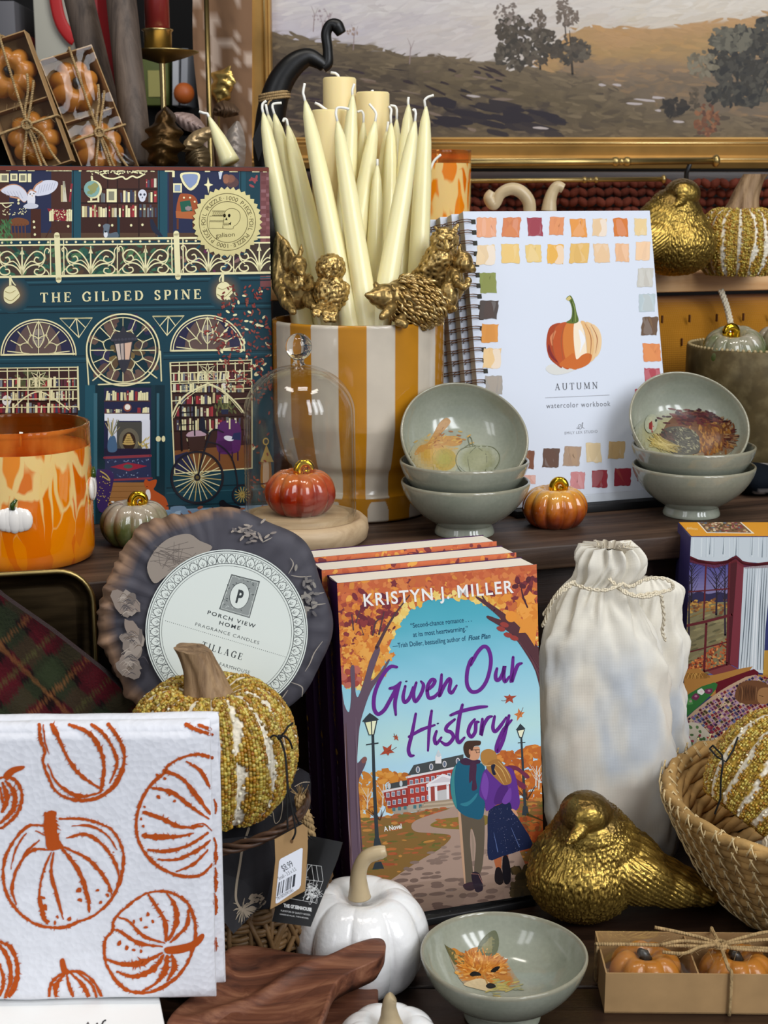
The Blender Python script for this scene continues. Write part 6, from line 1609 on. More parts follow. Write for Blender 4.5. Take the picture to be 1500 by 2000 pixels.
# ---------------------------------------------------------------- stack of three novels leaning on a stand
bf = Frame((-.0207,.803,.0055), R(15.2), R(4), R(-1.3))
BWd = bf.uv((1048,1105))[0]; BV1 = bf.uv((850,1121))[1]; BU0 = bf.uv((658,1138))[0]; BT = .0265
bv0 = bf.uv((840,1778))[1]
def novel(label, du, k):
    global bv0, BV1
    h = -k*(BT + .0012); bv0_, BV1_ = bv0, BV1; bv0 += .003*k; BV1 += .003*k; t = thing('novel', label, 'book', bf.pt(du, bv0, h),0, 'stack of autumn romance novels')
    b = MB(); bf.box(b, du+BU0+.0012, du+BWd-.0008, bv0+.0006, BV1-.0006, h-BT+.0005, h-.0005); b.build('pages', M['cream_pages'], t, world=True)
    b = MB(); bf.box(b, du+BU0, du+BWd, bv0, BV1, h-.0005, h); bf.box(b, du+BU0, du+BWd, bv0, BV1, h-BT, h-BT+.0005)
    P = []
    for hh in [h - BT*i/8 for i in range(9)]:
        f = (h-hh)/BT; bul = .0016*math.sin(PI*f); P.append([bf.pt(du+BU0-bul, bv0, hh), bf.pt(du+BU0-bul, BV1, hh)])
    b.grid(P); b.grid([[p + bf.U*.0008 for p in r] for r in P], flip=True)
    bv0, BV1 = bv0_, BV1_
    return t, b.build('cover', mat('plum_cover', '#3d1246',.35), t, world=True)
t1, c1 = novel('front novel of the stack of three, its cover with the walking couple in full view',0,0)
rb = (BU0, BWd, bv0, BV1)
random.seed(31)
A = Art(bf, rb, step=1.0e-6, lift=1.5e-4)
rows = []; cols = []
for i in range(41):
    y = 1100 + i*18; row = []; cr = []
    for j in range(12):
        u = lerp(BU0, BWd, j/11); v = lerp(BV1, bv0, i/40); row.append(bf.pt(u, v, 1.2e-4)); cr.append(ramp([(0, '#3a9eae'),(.14, '#55aebf'),(.26, '#86c6d8'),(.38, '#a6d6e2'),(.48, '#bde2df'),(.56, '#b3dcee'),(.66, '#cbe6f0')], i/40 + .02*nz(j*.9, i*.5)))
    rows.append(row); cols.append(cr)
A.mb.grid(rows, cols=cols, smooth=False)
def clump(x0, x1, yt, yb, cols, n, s):
    for k in range(n):
        x = random.uniform(x0, x1); y = lerp(interp(yt, x), interp(yb, x), random.random()**1.3); A.ell((x, y), random.uniform(.5,1.2)*s, random.uniform(.4,.9)*s, random.choice(cols), random.uniform(-.6,.6),8, jit=.25)
OR = ['#d58a34', '#e09a44', '#c97a2c', '#e3a552', '#cf8436', '#b96a2c']
clump(690,800,[(690,1522),(730,1510),(755,1505),(790,1512),(800,1508)],[(690,1600),(800,1580)], OR, 170,9); clump(965,1075,[(965,1475),(1000,1470),(1050,1458),(1075,1462)],[(965,1570),(1075,1560)],['#c8702c', '#d98436', '#b9602a', '#dd9244', '#c26a2e'],240,9)
for x, y in ((717,1580),(747,1572),(1052,1540),(1046,1536)):
    A.line([(x, y),(x+2, y-40)],[3,1.4], '#d9cfc0')
    for s in (-1,1): A.line([(x+1, y-22),(x+s*12, y-44)],[1.6,.6], '#d9cfc0'); A.line([(x+1, y-12),(x+s*9, y-28)],[1.4,.5], '#d9cfc0')
A.poly([(755,1541),(762,1530),(796,1523),(796,1537)], '#474b4b'); A.poly([(748,1546),(797,1536),(797,1574),(758,1579)], '#a03a33'); A.line([(747,1546),(797,1536)],4, '#e2dcda'); A.poly([(764,1579),(797,1574),(797,1588),(770,1591)], '#a99f90')
A.poly([(796,1514),(808,1494),(905,1473),(905,1500)], '#494d4d'); A.poly([(795,1520),(905,1498),(905,1556),(797,1572)], '#b03f36'); A.line([(794,1518),(905,1496)],4, '#e6e0de'); A.line([(796,1534),(905,1516)],2, '#d9cfc8'); A.poly([(797,1572),(905,1556),(905,1572),(797,1587)], '#b3a897')
for x0, y0, dx, n in ((800,1528,10.5,9),(801,1545,10.5,4),(802,1563,10.5,4),(754,1553,10.5,4),(756,1569,10.5,4)):
    for k in range(n):
        x, y = x0+dx*k, y0-k*1.9 - 5; A.rectp(x, y, x+6.5, y+9.5, '#dfd8da'); A.rectp(x+1, y+1.2, x+5.5, y+8.5, '#56607a'); A.line([(x+3.2, y+1),(x+3.2, y+9)],.7, '#dfd8da')
for k in range(6): A.rectp(766+k*11 + (8 if k > 2 else 0),1577-k*1.6,772+k*11 + (8 if k > 2 else 0),1584-k*1.6, '#4e7a80')
for k in range(4): A.ell((816+k*26,1503-k*5.5),4,6.5, '#e2dcda'); A.ell((816+k*26,1503-k*5.5),2.6,5, '#6a7688')
for x in (760,783): A.ell((x, 1535-(x-760)*.2),3,6, '#c9d0d2')
A.poly([(832,1532),(864,1511),(900,1522),(900,1530),(834,1537)], '#efeaea'); A.poly([(840,1530),(864,1516),(893,1525)], '#d8d0d2'); A.poly([(836,1537),(900,1528),(900,1562),(838,1566)], '#a2483f'); A.poly([(852,1545),(872,1541),(873,1562),(852,1564)], '#c9c6c4')
for x in (838,851,874,888): A.line([(x, 1536-(x-838)*.1),(x+1,1566-(x-838)*.1)],5, '#f1eeee')
for k in range(5): A.line([(828-k*3,1568+k*4),(905,1560+k*4)],3.6, '#c3ae94' if k % 2 else '#a8937a')
A.rectp(850,1476,862,1491, '#ece8e6'); A.poly([(851,1476),(856,1464),(862,1475)], '#dcd8d6'); A.rectp(853,1468,859,1478, '#c9d2d6')
gy = [(640,1605),(700,1600),(770,1592),(840,1580),(900,1575),(970,1570),(1080,1556)]
A.poly([(640,1605),(700,1600),(770,1592),(840,1582),(900,1576),(970,1572),(1085,1556),(1090,1850),(640,1850)], '#8c6a38')
for k in range(520):
    x = random.uniform(670,1085); yy = interp(gy, x); y = yy + (1770-yy)*random.random()**1.5
    f = (y-yy)/170; c = random.choice(['#b5603a', '#c2703c', '#a85636', '#c98a44', '#7c7038', '#6d6a34', '#94683a', '#b0683e']) if f < .75 else random.choice(['#6a6430', '#5a5a2a', '#75663a', '#82643a'])
    A.ell((x, y), random.uniform(3,13), random.uniform(1.2,3.2), c, random.uniform(-.25,.1),8)
clump(1010,1085,[(1010,1600),(1085,1590)],[(1010,1660),(1085,1650)],['#b4562a', '#a84c26', '#8a4a28', '#c0682e'],90,7)
for bx, by in ((742,1590),(1030,1550)):
    for k in range(12): A.line([(bx, by+12),(bx + random.gauss(0,14), by - random.uniform(2,16))],[1.2,.6], '#4c3426')
A.poly(sm([(905,1572),(870,1582),(838,1592),(812,1602),(803,1613),(812,1624),(845,1627),(880,1632),(862,1655),(820,1680),(772,1712),(715,1752),(660,1800),(780,1850),(1060,1800),(1030,1700),(1000,1630),(985,1590)],5, True), '#b19584')
A.poly(sm([(840,1612),(860,1600),(890,1596),(935,1590),(960,1600),(930,1618),(870,1618)],5, True), '#8a7436')
for k in range(22): A.ell((random.uniform(850,940), random.uniform(1599,1614)),6,2, random.choice(['#c98a44', '#b5683a', '#97743c']),0,7)
for k in range(46): A.line([(900,1640),(900,1640)],.01, '#8b6f62') if False else A.poly([(random.uniform(690,800),1850),(random.uniform(800,1060),1850),(random.uniform(960,1040),1700 + k*2.2),(random.uniform(760,840),1722 + k*2.2)], mixc('#a58a78', '#6c534a', k/46)) if k % 3 == 0 else None
for k in range(95):
    y = 1650 + 125*random.random()**.8; f = (y-1650)/125; x = random.uniform(860 - f*190,985 + f*50); A.ell((x, y), random.uniform(4,10)*(1+f), random.uniform(1.5,3)*(1+f), mixc('#9a8274', '#5e473e', f),-.08,10)
clump(1000,1075,[(1000,1700),(1075,1690)],[(1000,1750),(1075,1740)],['#4a3c24', '#3c3220', '#564426'],50,12)
CAN = [(640,1330),(700,1345),(740,1320),(760,1262),(775,1225),(800,1192),(835,1172),(880,1168),(925,1172),(958,1184),(985,1210),(1010,1240),(1040,1262),(1085,1260),(1085,1080),(640,1090)]
A.poly(CAN, '#c8683c')
def inside(x, y):
    r = False; n = len(CAN)
    for i in range(n):
        (xa, ya),(xb, yb) = CAN[i], CAN[i-1]
        if (ya > y) != (yb > y) and x < (xb-xa)*(y-ya)/(yb-ya)+xa: r = not r
    return r
def mleaf(x, y, s, c, a, h=False):
    P = []
    for k in range(10):
        r = s*(1 if k % 2 == 0 else .62)*(1 if k < 9 else .8); t_ = a + 2*PI*k/10; P.append((x + r*math.cos(t_), y + r*math.sin(t_)))
    A.poly(P, c, h)
for k in range(1300):
    x, y = random.uniform(655,1065), random.uniform(1095,1350)
    if not inside(x, y): continue
    top = sstep(1190,1110, y); edge = not inside(x + (12 if x < 860 else -12), y + 12)
    c = random.choice(['#cf6e42', '#c8633c', '#d4774a', '#bd5a38', '#d98248'] if random.random() < top else ['#e3933f', '#d98236', '#eba54c', '#c96e3a', '#a44a3a', '#7c3438', '#d78a3e', '#b5533a'])
    if edge: c = random.choice(['#ecc86a', '#f0d27c', '#e8b450', '#e3a344'])
    (mleaf(x, y, random.uniform(6,11), c, random.uniform(0,6)) if random.random() < .3 else A.ell((x, y), random.uniform(4,10), random.uniform(3,7), c, random.uniform(0,3),9, jit=.3))
for k in range(40): x, y = random.gauss(722,28), random.gauss(1215,26); A.ell((x, y),9,5, random.choice(['#7a3038', '#8c3a3a', '#6c2c36']), random.uniform(0,3),8)
for k in range(24): x, y = random.uniform(1005,1060), random.uniform(1130,1180); A.ell((x, y),7,5, random.choice(['#6c2c34', '#7c3438', '#5a2830']), random.uniform(0,3),8)
for k in range(90): mleaf(random.gauss(712,26), random.gauss(1266,24), random.uniform(6,12), random.choice(['#e59a46', '#dd8a3a', '#e8a650', '#d27c34']), random.uniform(0,6))
for k in range(26): mleaf(random.gauss(1022,18), random.gauss(1200,18), random.uniform(9,15), random.choice(['#e6953c', '#dd8734', '#eda048']), random.uniform(0,6))
for k in range(20): x = random.uniform(660,700); A.ell((x, random.uniform(1305,1338)),8,6, random.choice(['#8c3a3c', '#a84a40', '#c06a58']), random.uniform(0,3),8)
TR = '#665260'
A.poly(sm([(640,1330),(664,1335),(672,1375),(682,1390),(686,1350),(684,1305),(692,1302),(694,1350),(700,1360),(712,1325),(722,1290),(736,1262),(742,1270),(732,1300),(724,1330),(742,1312),(758,1288),(760,1292),(742,1322),(724,1350),(711,1385),(702,1420),(698,1470),(698,1490),(708,1480),(715,1488),(706,1510),(700,1530),(700,1600),(704,1660),(712,1740),(690,1830),(630,1830)],3, True), TR)
for k in range(22):
    x = random.uniform(655,696); A.curve([(x, 1400 + random.uniform(0,80)),(x + random.gauss(4,2),1560),(x + random.gauss(12,4),1700 + random.uniform(-60,60))],[.5, random.uniform(1.5,4),.5], random.choice(['#574452', '#7a6572', '#4c3a46', '#8a7480', '#5e4038']))
A.ell((711,1484),5,7, '#8c5a54',.5)
for q, w in (([(735,1265),(757,1222),(778,1190),(800,1162)],[7,5,3,2]),([(728,1240),(734,1215),(748,1205)],[3,3,1]),([(690,1230),(687,1200)],[3,2]),([(695,1215),(704,1188)],[2.5,1]),([(740,1238),(750,1195)],[4,1.5]),([(710,1240),(704,1222)],[2,1])): A.curve(q, w, '#553c40')
A.poly(sm([(1090,1400),(1062,1372),(1046,1312),(1024,1272),(1000,1240),(975,1222),(952,1208),(953,1202),(978,1210),(960,1192),(930,1168),(935,1166),(968,1186),(1000,1210),(1030,1240),(1058,1270),(1090,1285)],3, True), '#573338')
A.line([(942,1165),(952,1182),(966,1192)],[3,5,5], '#573338'); A.line([(1018,1150),(1022,1168),(1030,1186)],[2,4,3], '#4c2a34')
for k in range(9): A.curve([(1000+k*5,1236+k*6),(1030+k*4,1275+k*6),(1052+k*2,1320+k*5)],[.5,1.6,.5], random.choice(['#6e444a', '#472830']))
for x, y in ((978,1228),(992,1240),(985,1220),(1004,1246)): A.ell((x, y),9,5, '#9c4038',.3,9)
mleaf(1030,1222,22, '#e6953c',1.2); A.poly([(1012,1218),(1050,1212),(1044,1262),(1030,1240)], '#e6953c'); A.ell((998,1204),11,11, '#e9953a')
LG = '#353d42'
A.line([(728,1436),(731,1540),(737,1655)],[5,6,8], LG); A.poly([(729,1655),(731,1637),(741,1637),(746,1656)], LG); A.poly([(727,1698),(732,1684),(744,1682),(750,1696)], LG); A.line([(716,1454),(738,1451)],2.6, LG); A.poly([(707,1409),(714,1400),(722,1392),(731,1398),(740,1405),(724,1412)], LG); A.poly([(711,1409),(737,1406),(731,1435),(720,1436)], LG); A.poly([(713.5,1411),(724,1409),(725,1434),(721,1434)], '#eef0c0'); A.poly([(726,1408),(734.5,1407.5),(729,1433),(727,1434)], '#f2f3cc')
A.line([(1018,1442),(1021,1500),(1026,1590)],[3.4,4.5,6], LG); A.poly([(1019,1592),(1021,1574),(1030,1574),(1033,1591)], LG); A.line([(1012,1450.5),(1025,1449.5)],1.8, LG); A.poly([(1007,1426),(1016,1413),(1026,1423),(1017,1427)], LG); A.poly([(1009,1426),(1025,1424),(1020,1441),(1014,1441)], LG); A.poly([(1011,1427),(1023,1425),(1018.5,1439),(1015,1439)], '#f0eecc')
A.line([(1030,1590),(1068,1606)],[5,1], '#4c4424')
def maple(x, y, s, a, c):
    P = []
    for k, r in enumerate([1,.4,.85,.38,.95,.4,.8,.3,.5,.3]): t_ = a + 2*PI*k/10; P.append((x + s*r*math.cos(t_), y + s*r*math.sin(t_)))
    A.poly(P, c); A.curve([(x, y),(x - s*.7*math.cos(a), y - s*.8*math.sin(a) + 2),(x - s*1.1*math.cos(a), y - s*1.1*math.sin(a))],1, '#6c3a2c')
maple(757,1467,17,2.7, '#b04a30'); maple(774,1440,8,1.0, '#b5563a'); maple(995,1363,15,-.3, '#a84a34'); maple(1015,1396,14,2.0, '#d07a40')
def C4(p): return [(860 + a/5,1400 + b_/5) for a, b_ in p]
pg = lambda p, c, n=4: A.poly(sm(C4(p), n, True), c)
pg([(180,920),(300,960),(415,940),(430,1180),(400,1500),(330,1520),(345,1240),(300,1080),(290,1250),(320,1600),(240,1620),(205,1300)], '#655949'); pg([(172,925),(195,930),(225,1300),(245,1610),(232,1620),(200,1300)], '#c9a080'); pg([(300,1100),(330,1240),(318,1420),(306,1240)], '#a08a78')
pg([(150,470),(200,420),(330,430),(420,470),(435,560),(420,960),(300,985),(180,920),(110,780),(95,640),(120,520)], '#1f5f78'); pg([(150,470),(110,560),(105,760),(160,900),(145,760),(135,600)], '#3f8a8c'); pg([(190,850),(280,820),(360,740),(340,800),(260,870)], '#347f90')
pg([(190,430),(240,400),(300,415),(380,420),(385,450),(300,470),(220,465)], '#43283f'); pg([(290,460),(350,460),(345,600),(355,700),(305,715),(310,620),(280,640)], '#4b2a42')
pg([(280,310),(330,290),(375,290),(385,330),(380,390),(350,420),(290,415),(275,360)], '#d59c78'); pg([(225,290),(250,240),(320,230),(390,235),(385,275),(330,285),(310,330),(295,330),(285,400),(250,385),(230,340)], '#473226'); A.line(C4([(310,322),(380,318),(382,345),(350,350),(345,320)]),1.2, '#221d1c'); pg([(278,320),(292,318),(296,365),(280,360)], '#cc9070')
pg([(220,1640),(300,1610),(330,1640),(320,1690),(250,1690)], '#3c2830'); pg([(300,1540),(350,1510),(395,1560),(415,1660),(400,1700),(340,1700)], '#2a1f2b'); A.line(C4([(300,1530),(370,1535),(410,1620)]),1, '#b07a6a')
pg([(520,1350),(590,1340),(590,1480),(545,1480)], '#b5663e'); pg([(610,1330),(655,1320),(660,1450),(620,1450)], '#a05836'); pg([(540,1480),(590,1480),(615,1600),(580,1640),(530,1600)], '#1d1518'); pg([(610,1370),(655,1360),(685,1500),(680,1610),(630,1630),(605,1520)], '#17131a')
pg([(470,920),(560,860),(680,830),(740,960),(900,1240),(760,1310),(600,1360),(470,1390),(460,1150)], '#1b2648',3)
for k in range(110):
    y = random.uniform(880,1340); f = (y-860)/480; x = random.uniform(475 - f*5,690 + f*180); A.ell(C4([(x, y)])[0],.9,.9, random.choice(['#8a90b0', '#6f78a4', '#a8a8c0']), n=6, hold=True)
A.up(); A.line(C4([(520,1130),(560,1320)]),[.6,1.6,.4], '#5f72a4'); A.line(C4([(690,1080),(770,1270)]),[.6,1.6,.4], '#5f72a4')
pg([(650,480),(740,480),(800,520),(870,580),(840,600),(770,540),(720,520),(740,600),(830,660),(815,710),(750,660),(700,580)], '#74304a',3)
pg([(430,520),(520,480),(640,480),(720,540),(770,780),(770,860),(740,910),(700,900),(670,830),(560,850),(450,920),(430,820),(380,760),(395,620)], '#62348c'); pg([(430,540),(470,640),(450,800),(420,780),(395,680)], '#7a48a6'); pg([(560,700),(640,640),(660,760),(600,840),(520,840)], '#512874'); pg([(600,820),(680,690),(690,800),(640,850)], '#7544a0')
pg([(395,360),(430,320),(490,315),(540,350),(550,420),(500,470),(440,470),(400,430)], '#b5803f'); pg([(470,440),(560,410),(620,470),(680,560),(690,640),(620,665),(560,620),(500,560),(450,500)], '#a8743a'); pg([(395,420),(430,470),(500,470),(470,480),(420,470)], '#e2bb7c')
for q in ([(520,450),(600,520),(650,640)],[(500,470),(560,560),(620,660)],[(560,430),(640,520),(680,600)]): A.curve(C4(q),[.6,1.8,.6], '#d9ae68')
pg([(495,470),(535,465),(525,510),(540,560),(515,565),(500,530)], '#1f2438'); pg([(690,900),(730,910),(760,970),(735,960)], '#d59c78')
W = '#f3efe9'
A.text('KRISTYN J. MILLER',(711,1184),(1003,1157),25, W, bold=.018, spacing=1.18)
Q = '#1d4a66'; A.text('“Second-chance romance . . .',(802,1226.5),(921,1213.5),9.8, Q, bold=.012); A.text('at its most heartwarming.”',(807,1244),(914,1231.5),9.8, Q, bold=.012); A.text('—Trish Doller, bestselling author of',(767,1266),(910,1251),9.8, Q, bold=.012); A.text('Float Plan',(915,1250.5),(958,1246),9.8, Q, bold=.012, shear=.25); A.text('A Novel',(750,1623.5),(785,1617),9.5, W, bold=.03)
PU = '#6a2788'
for q in ([(774.9,1302.6),(762.8,1301.7),(749.9,1314.6),(736.9,1338.7),(730.5,1360.9),(730.5,1383.1),(737.9,1394.2),(749.9,1386.8),(761,1368.3),(772.1,1347.9),(779.5,1335)],[(781.3,1333.1),(774.9,1353.5),(771.2,1373.8),(773,1396)],[(761,1344.2),(772.1,1341.5),(782.3,1332.2)],
          [(791.5,1340),(787.2,1360.9),(790.6,1371.5),(799.9,1362.6),(806.4,1342)],[(813,1333),(807.5,1353.5),(811,1370),(822.1,1355.3),(827,1338.7),(822,1330.5)],[(833.2,1349),(844.3,1339.5),(849.3,1329.6),(842.6,1327.8),(834.6,1342.4),(836.9,1362),(848,1361),(859,1349)],[(862.4,1317.3),(860.6,1338.7),(857.8,1359),(866.8,1340.7),(876.1,1326.5),(879.8,1330.4),(877.3,1347.9),(882.6,1352.6),(891.8,1338.7)],
          [(919,1299),(925,1287),(932.5,1273.9),(943.6,1262.8),(952.9,1266.5),(958.4,1285),(956.6,1307.2),(949.2,1331.3),(936.2,1347.9),(921.4,1350.7),(912.2,1336.8),(912.2,1312.8),(917.7,1292.4),(922.4,1284.1)],[(970.5,1305.4),(967.7,1318.3),(969.5,1327.6),(976,1325.7),(982.5,1312.8),(985.3,1300.7),(983.4,1318.3),(986.2,1331),(994.6,1321)],[(1002,1283.2),(1000.2,1309),(998.6,1331.3),(1004.7,1314.5),(1011.1,1299),(1019,1295.2)],
          [(811.9,1394),(804.3,1434),(797.8,1462),(801,1475),(808,1475.5)],[(843,1388),(838.6,1420.2),(835.8,1466)],[(798.6,1439),(823.3,1425),(849,1416)],[(852.5,1428),(848.5,1442),(852,1452.5),(862,1440)],[(888,1405),(874,1417),(871,1426),(881,1430.5),(885.5,1440),(878,1451),(870,1454),(861,1448)],
          [(903,1376),(897,1401),(892.5,1438),(897,1449.5),(907,1440)],[(880,1396.5),(901,1388.5),(932.5,1381.5),(951,1379.6)],[(927,1405),(918.5,1416),(914.5,1430),(920.5,1439),(928,1429),(929.5,1412),(935,1410)],[(942,1404),(940.5,1420),(939.5,1435.5),(944,1417),(953,1402),(961,1399)],[(966,1399),(962.5,1420),(967,1428.5),(978,1417),(988.5,1401)],[(994,1397),(988,1422),(982,1446),(972,1467),(969.5,1459),(975,1442),(984,1424),(999,1406)]):
    n = len(q); A.curve(q, [5.2] + [7.4]*max(1, n-2) + [4.2], PU)
for x, y in ((793.4,1330.7),(855,1413)): A.ell((x, y),2.6,1.7, '#3a3f66',-.3)
A.build('cover_picture', M['print'], c1)
def spine_art(k, du, owner, alpha):
    f = Frame.__new__(Frame); f.O = bf.pt(du+BU0-.0019,.003*k, -k*(BT+.0012)); f.U = bf.N; f.V = bf.V; f.N = -bf.U
    A = Art(f, None, step=1e-6, lift=2e-4, px=False); gc = '#c99a48'; x = -BT*.5
    L = BV1-bv0; yv = lambda q: BV1 - L*q
    A.text('Given Our History',(x-.0032, yv(.05)),(x-.0032, yv(.43)),.0062, gc, shear=.45, hold=False)
    A.ell((x, yv(.505)),.0032,.0026, gc, n=7, jit=.3); A.ell((x+.001, yv(.535)),.0012,.0012, gc)
    A.text('KRISTYN J. MILLER',(x-.002, yv(.58)),(x-.002, yv(.98)),.0042, '#a898b8', spacing=1.25)
    A.build('spine_lettering', M['matte_print'], owner)
spine_art(0,0, c1,1)
def top_strip(k, du, cov):
    global BV1
    BV1 += .003*k
    A = Art(bf, None, step=1e-6, lift=1.5e-4 - k*(BT+.0012), px=False); random.seed(40+k)
    A.poly([(du+BU0, BV1-.03),(du+BWd, BV1-.03),(du+BWd, BV1),(du+BU0, BV1)], '#cb6a42')
    A.rect = (du+BU0, du+BWd, BV1-.03, BV1)
    for i in range(150): A.ell((du + random.uniform(BU0, BWd), BV1 - random.uniform(0,.012)), random.uniform(.0012,.004), random.uniform(.0008,.002), random.choice(['#cf6e42', '#c8633c', '#dd8a40', '#bd5a38', '#7c3438', '#e3a34c']), random.uniform(0,3),7)
    A.build('cover_picture', M['print'], cov); BV1 -= .003*k
for k, du, lb in ((1,-.0030, 'middle novel of the stack of three, only its top edge and spine showing'),(2,-.0062, 'rearmost novel of the stack of three, nearest the wooden riser')):
    t_, c_ = novel(lb, du, k); top_strip(k, du, c_); spine_art(k, du, c_, .6)
t = thing('book_stand', 'low black stand with clear lip under the stack of three novels', 'stand', bf.pt(BWd*.5, bv0,-.03))
sf = Frame(Vector((bf.pt(0, bv0,0).x, bf.pt(0, bv0,0).y, 0)), R(20),0); zt = bf.pt(0, bv0,0).z - .0006
b = MB(); sf.box(b, BU0+.002, BWd-.006,0.0, max(.003, zt-.0006),-.070,.010, bev=.0006); b.build('base', M['blackmatte'], t, world=True)
b = MB(); sf.box(b, BU0+.025, BWd-.012, max(.003, zt), zt+.015,.0062,.0082, bev=.0003); b.build('clear_lip', M['film'], t, world=True)

# ---------------------------------------------------------------- linen bags
def bag(label, Y, ctr, tab, dep, z0=None, seed=0, folds=1.0):
    """tab: rows of (y pixel, left x, right x) in the upright plane at distance Y; dep: half depth by height"""
    T = sm(tab, 4); rows = []; cols = []; zs_ = [aty(700, r[0], Y).z for r in T]; ztop = max(zs_)
    base = Vector((aty(ctr, T[-1][0], Y).x, Y, 0)); t = thing('linen_bag', label, 'bag', base, 0, 'natural linen drawstring bags'); n = 128
    for i, (y, xl, xr) in enumerate(T):
        pl, pr = aty(xl, y, Y), aty(xr, y, Y); cx, w = (pl.x+pr.x)/2,(pr.x-pl.x)/2; z = max(pl.z, .0012); row = []; cr = []
        d = interp(dep, y); neck = math.exp(-((y-1140)/52.0)**2); top = sstep(1120,1085, y)
        for j in range(n):
            a = 2*PI*j/n; ca, sa = math.cos(a), math.sin(a); e = 3.2 if y > 1230 else 2.3
            se = (abs(ca)**e + abs(sa)**e)**(-1/e)
            f = 1.7*folds*(neck*.0016*math.sin(19*a + 2*nz(a, y*.01, seed)) + top*.0028*math.sin(15*a + .02*y) + .0011*sstep(1330,1180, y)*math.sin(11*a + 3*nz(ca*2, y*.006, seed)))
            wr = .0034*fbm(ca*2.2 + seed, y*.012, sa*2.2,3) + .0020*nz(ca*5, y*.03 + ca*2, sa*4 + seed)
            r = 1 + (f + wr)/max(d, .006)*.6
            row.append(Vector((cx + w*se*ca*(1 + (f+wr)/w), Y + d*se*sa*r, z)))
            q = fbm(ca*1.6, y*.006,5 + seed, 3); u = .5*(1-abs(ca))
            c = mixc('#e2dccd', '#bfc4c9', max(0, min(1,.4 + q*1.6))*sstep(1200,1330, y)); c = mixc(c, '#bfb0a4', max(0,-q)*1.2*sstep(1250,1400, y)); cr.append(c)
        rows.append(row); cols.append(cr)
    b = MB(); b.grid(rows, cols=cols, closed=True, flip=True); b.add(rows[-1],[list(range(n))], col='#c6c0b2', smooth=False)
    inner = [[p.lerp(Vector((sum(q.x for q in rows[0])/n, Y, p.z)), k) + Vector((0,0,-.004*k*4)) for p in rows[0]] for k in (0,.12,.3)]
    b.grid(inner, closed=True, col='#b8ae9c')
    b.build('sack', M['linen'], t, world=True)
    return t
tb = bag('front natural linen drawstring bag, upright beside the novels, its ruffled neck tied',.906,1190,[(1064,1146,1232),(1080,1138,1250),(1104,1130,1258),(1128,1124,1244),(1142,1114,1232),(1168,1096,1238),(1200,1080,1256),(1240,1064,1276),(1290,1058,1294),(1350,1056,1303),(1420,1058,1311),(1500,1062,1319),(1580,1068,1321),(1640,1074,1318),(1672,1082,1306),(1684,1096,1286)],
    [(1066,.013),(1100,.015),(1140,.0105),(1170,.015),(1230,.019),(1300,.0205),(1640,.020),(1684,.015)])
b = MB()
def cordb(pts, r=.0009, Y=.89): 
    P = [tuple(aty(x, y, Y + (q[0] if q else 0))) for x, y, *q in pts]; P = [Vector(p) for p in sm(P, 10)]
    for s_ in range(2):
        path = []
        for i, p in enumerate(P):
            a = i*.75 + s_*PI; path.append(p + Vector((math.cos(a),.5*math.sin(a), math.sin(a)))*r*.75)
        b.tube(path, r*.8,6)
cordb([(1120,1140),(1150,1150,-.006),(1185,1152,-.008),(1215,1140,-.004)]); cordb([(1190,1130),(1210,1148,-.004),(1240,1162,-.006),(1275,1158,-.004),(1308,1152),(1314,1142),(1296,1130),(1262,1132),(1232,1146),(1215,1140)]); cordb([(1196,1136),(1222,1158,-.006),(1258,1166,-.008),(1288,1160,-.006),(1294,1180,-.005),(1297,1210,-.004),(1294,1232,-.003),(1300,1250,-.003)])
cordb([(1122,1136),(1100,1148,-.002),(1084,1166,-.002),(1072,1186,0),(1062,1200,.002)]); cordb([(1118,1142),(1096,1158,-.003),(1078,1176,-.002),(1066,1210,0),(1060,1222,.002)])
b.build('drawstring', M['cord'], tb, world=True)
b = MB(); random.seed(9)
for x, y, n, sx in ((1222,1070,16,6),(1170,1066,14,8),(1228,1076,10,4)):
    for k in range(n):
        c = aty(x + random.gauss(0, sx), y + random.uniform(0,8),.900); b.tube([c, c + Vector((random.gauss(0,.002), random.gauss(-.001,.001), random.uniform(.002,.005)))],[.0004,.00015],5)
b.build('frayed_threads', M['cord'], tb, world=True)['kind'] = 'stuff'
bag('second natural linen bag behind the front one, touching the autumn window puzzle',.938,1262,[(1128,1244,1296),(1140,1226,1318),(1152,1212,1329),(1180,1204,1331),(1210,1198,1334),(1250,1192,1341),(1290,1190,1338),(1330,1190,1333),(1380,1188,1342),(1425,1186,1335),(1460,1186,1345),(1488,1188,1347),(1515,1190,1335),(1560,1190,1328),(1620,1192,1322),(1655,1200,1316)],
    [(1128,.004),(1150,.009),(1200,.0115),(1600,.0115),(1655,.009)], seed=4, folds=.5)

# ---------------------------------------------------------------- autumn window puzzle box at the right
YP = .955
ff = Frame(aty(1349,1048, YP),0,0); ff.O = Vector((ff.O.x, YP, 0)); PT = aty(1400,1048, YP).z; PWd = .162; PDp = .0445
t = thing('puzzle_box', 'puzzle box picturing an autumn window, quilt and sleeping cat, at the right edge', 'puzzle',(ff.O.x + PWd/2, YP, 0))
b = MB(); ff.box(b, 0, PWd, 0, PT, -PDp, 0, bev=.0008); pb_ = b.build('box', mat('violet_card', '#3b3468',.4), t, world=True)
A = Art(ff, (.0002, PWd, .0, PT-.0002), step=1e-6, lift=1.5e-4); random.seed(77)
Zc = lambda p: [(1300 + a/4,1000 + b_/4) for a, b_ in p]
zp = lambda p, c, n=0: A.poly(sm(Zc(p), n, True) if n else Zc(p), c)
A.rectp(1320,1040,1760,1720, '#2f3566'); zp([(760,1080),(1700,1080),(1700,2600),(760,2600)], '#b58a3c')
zp([(150,400),(600,400),(600,1300),(120,1300)], '#5b5790')
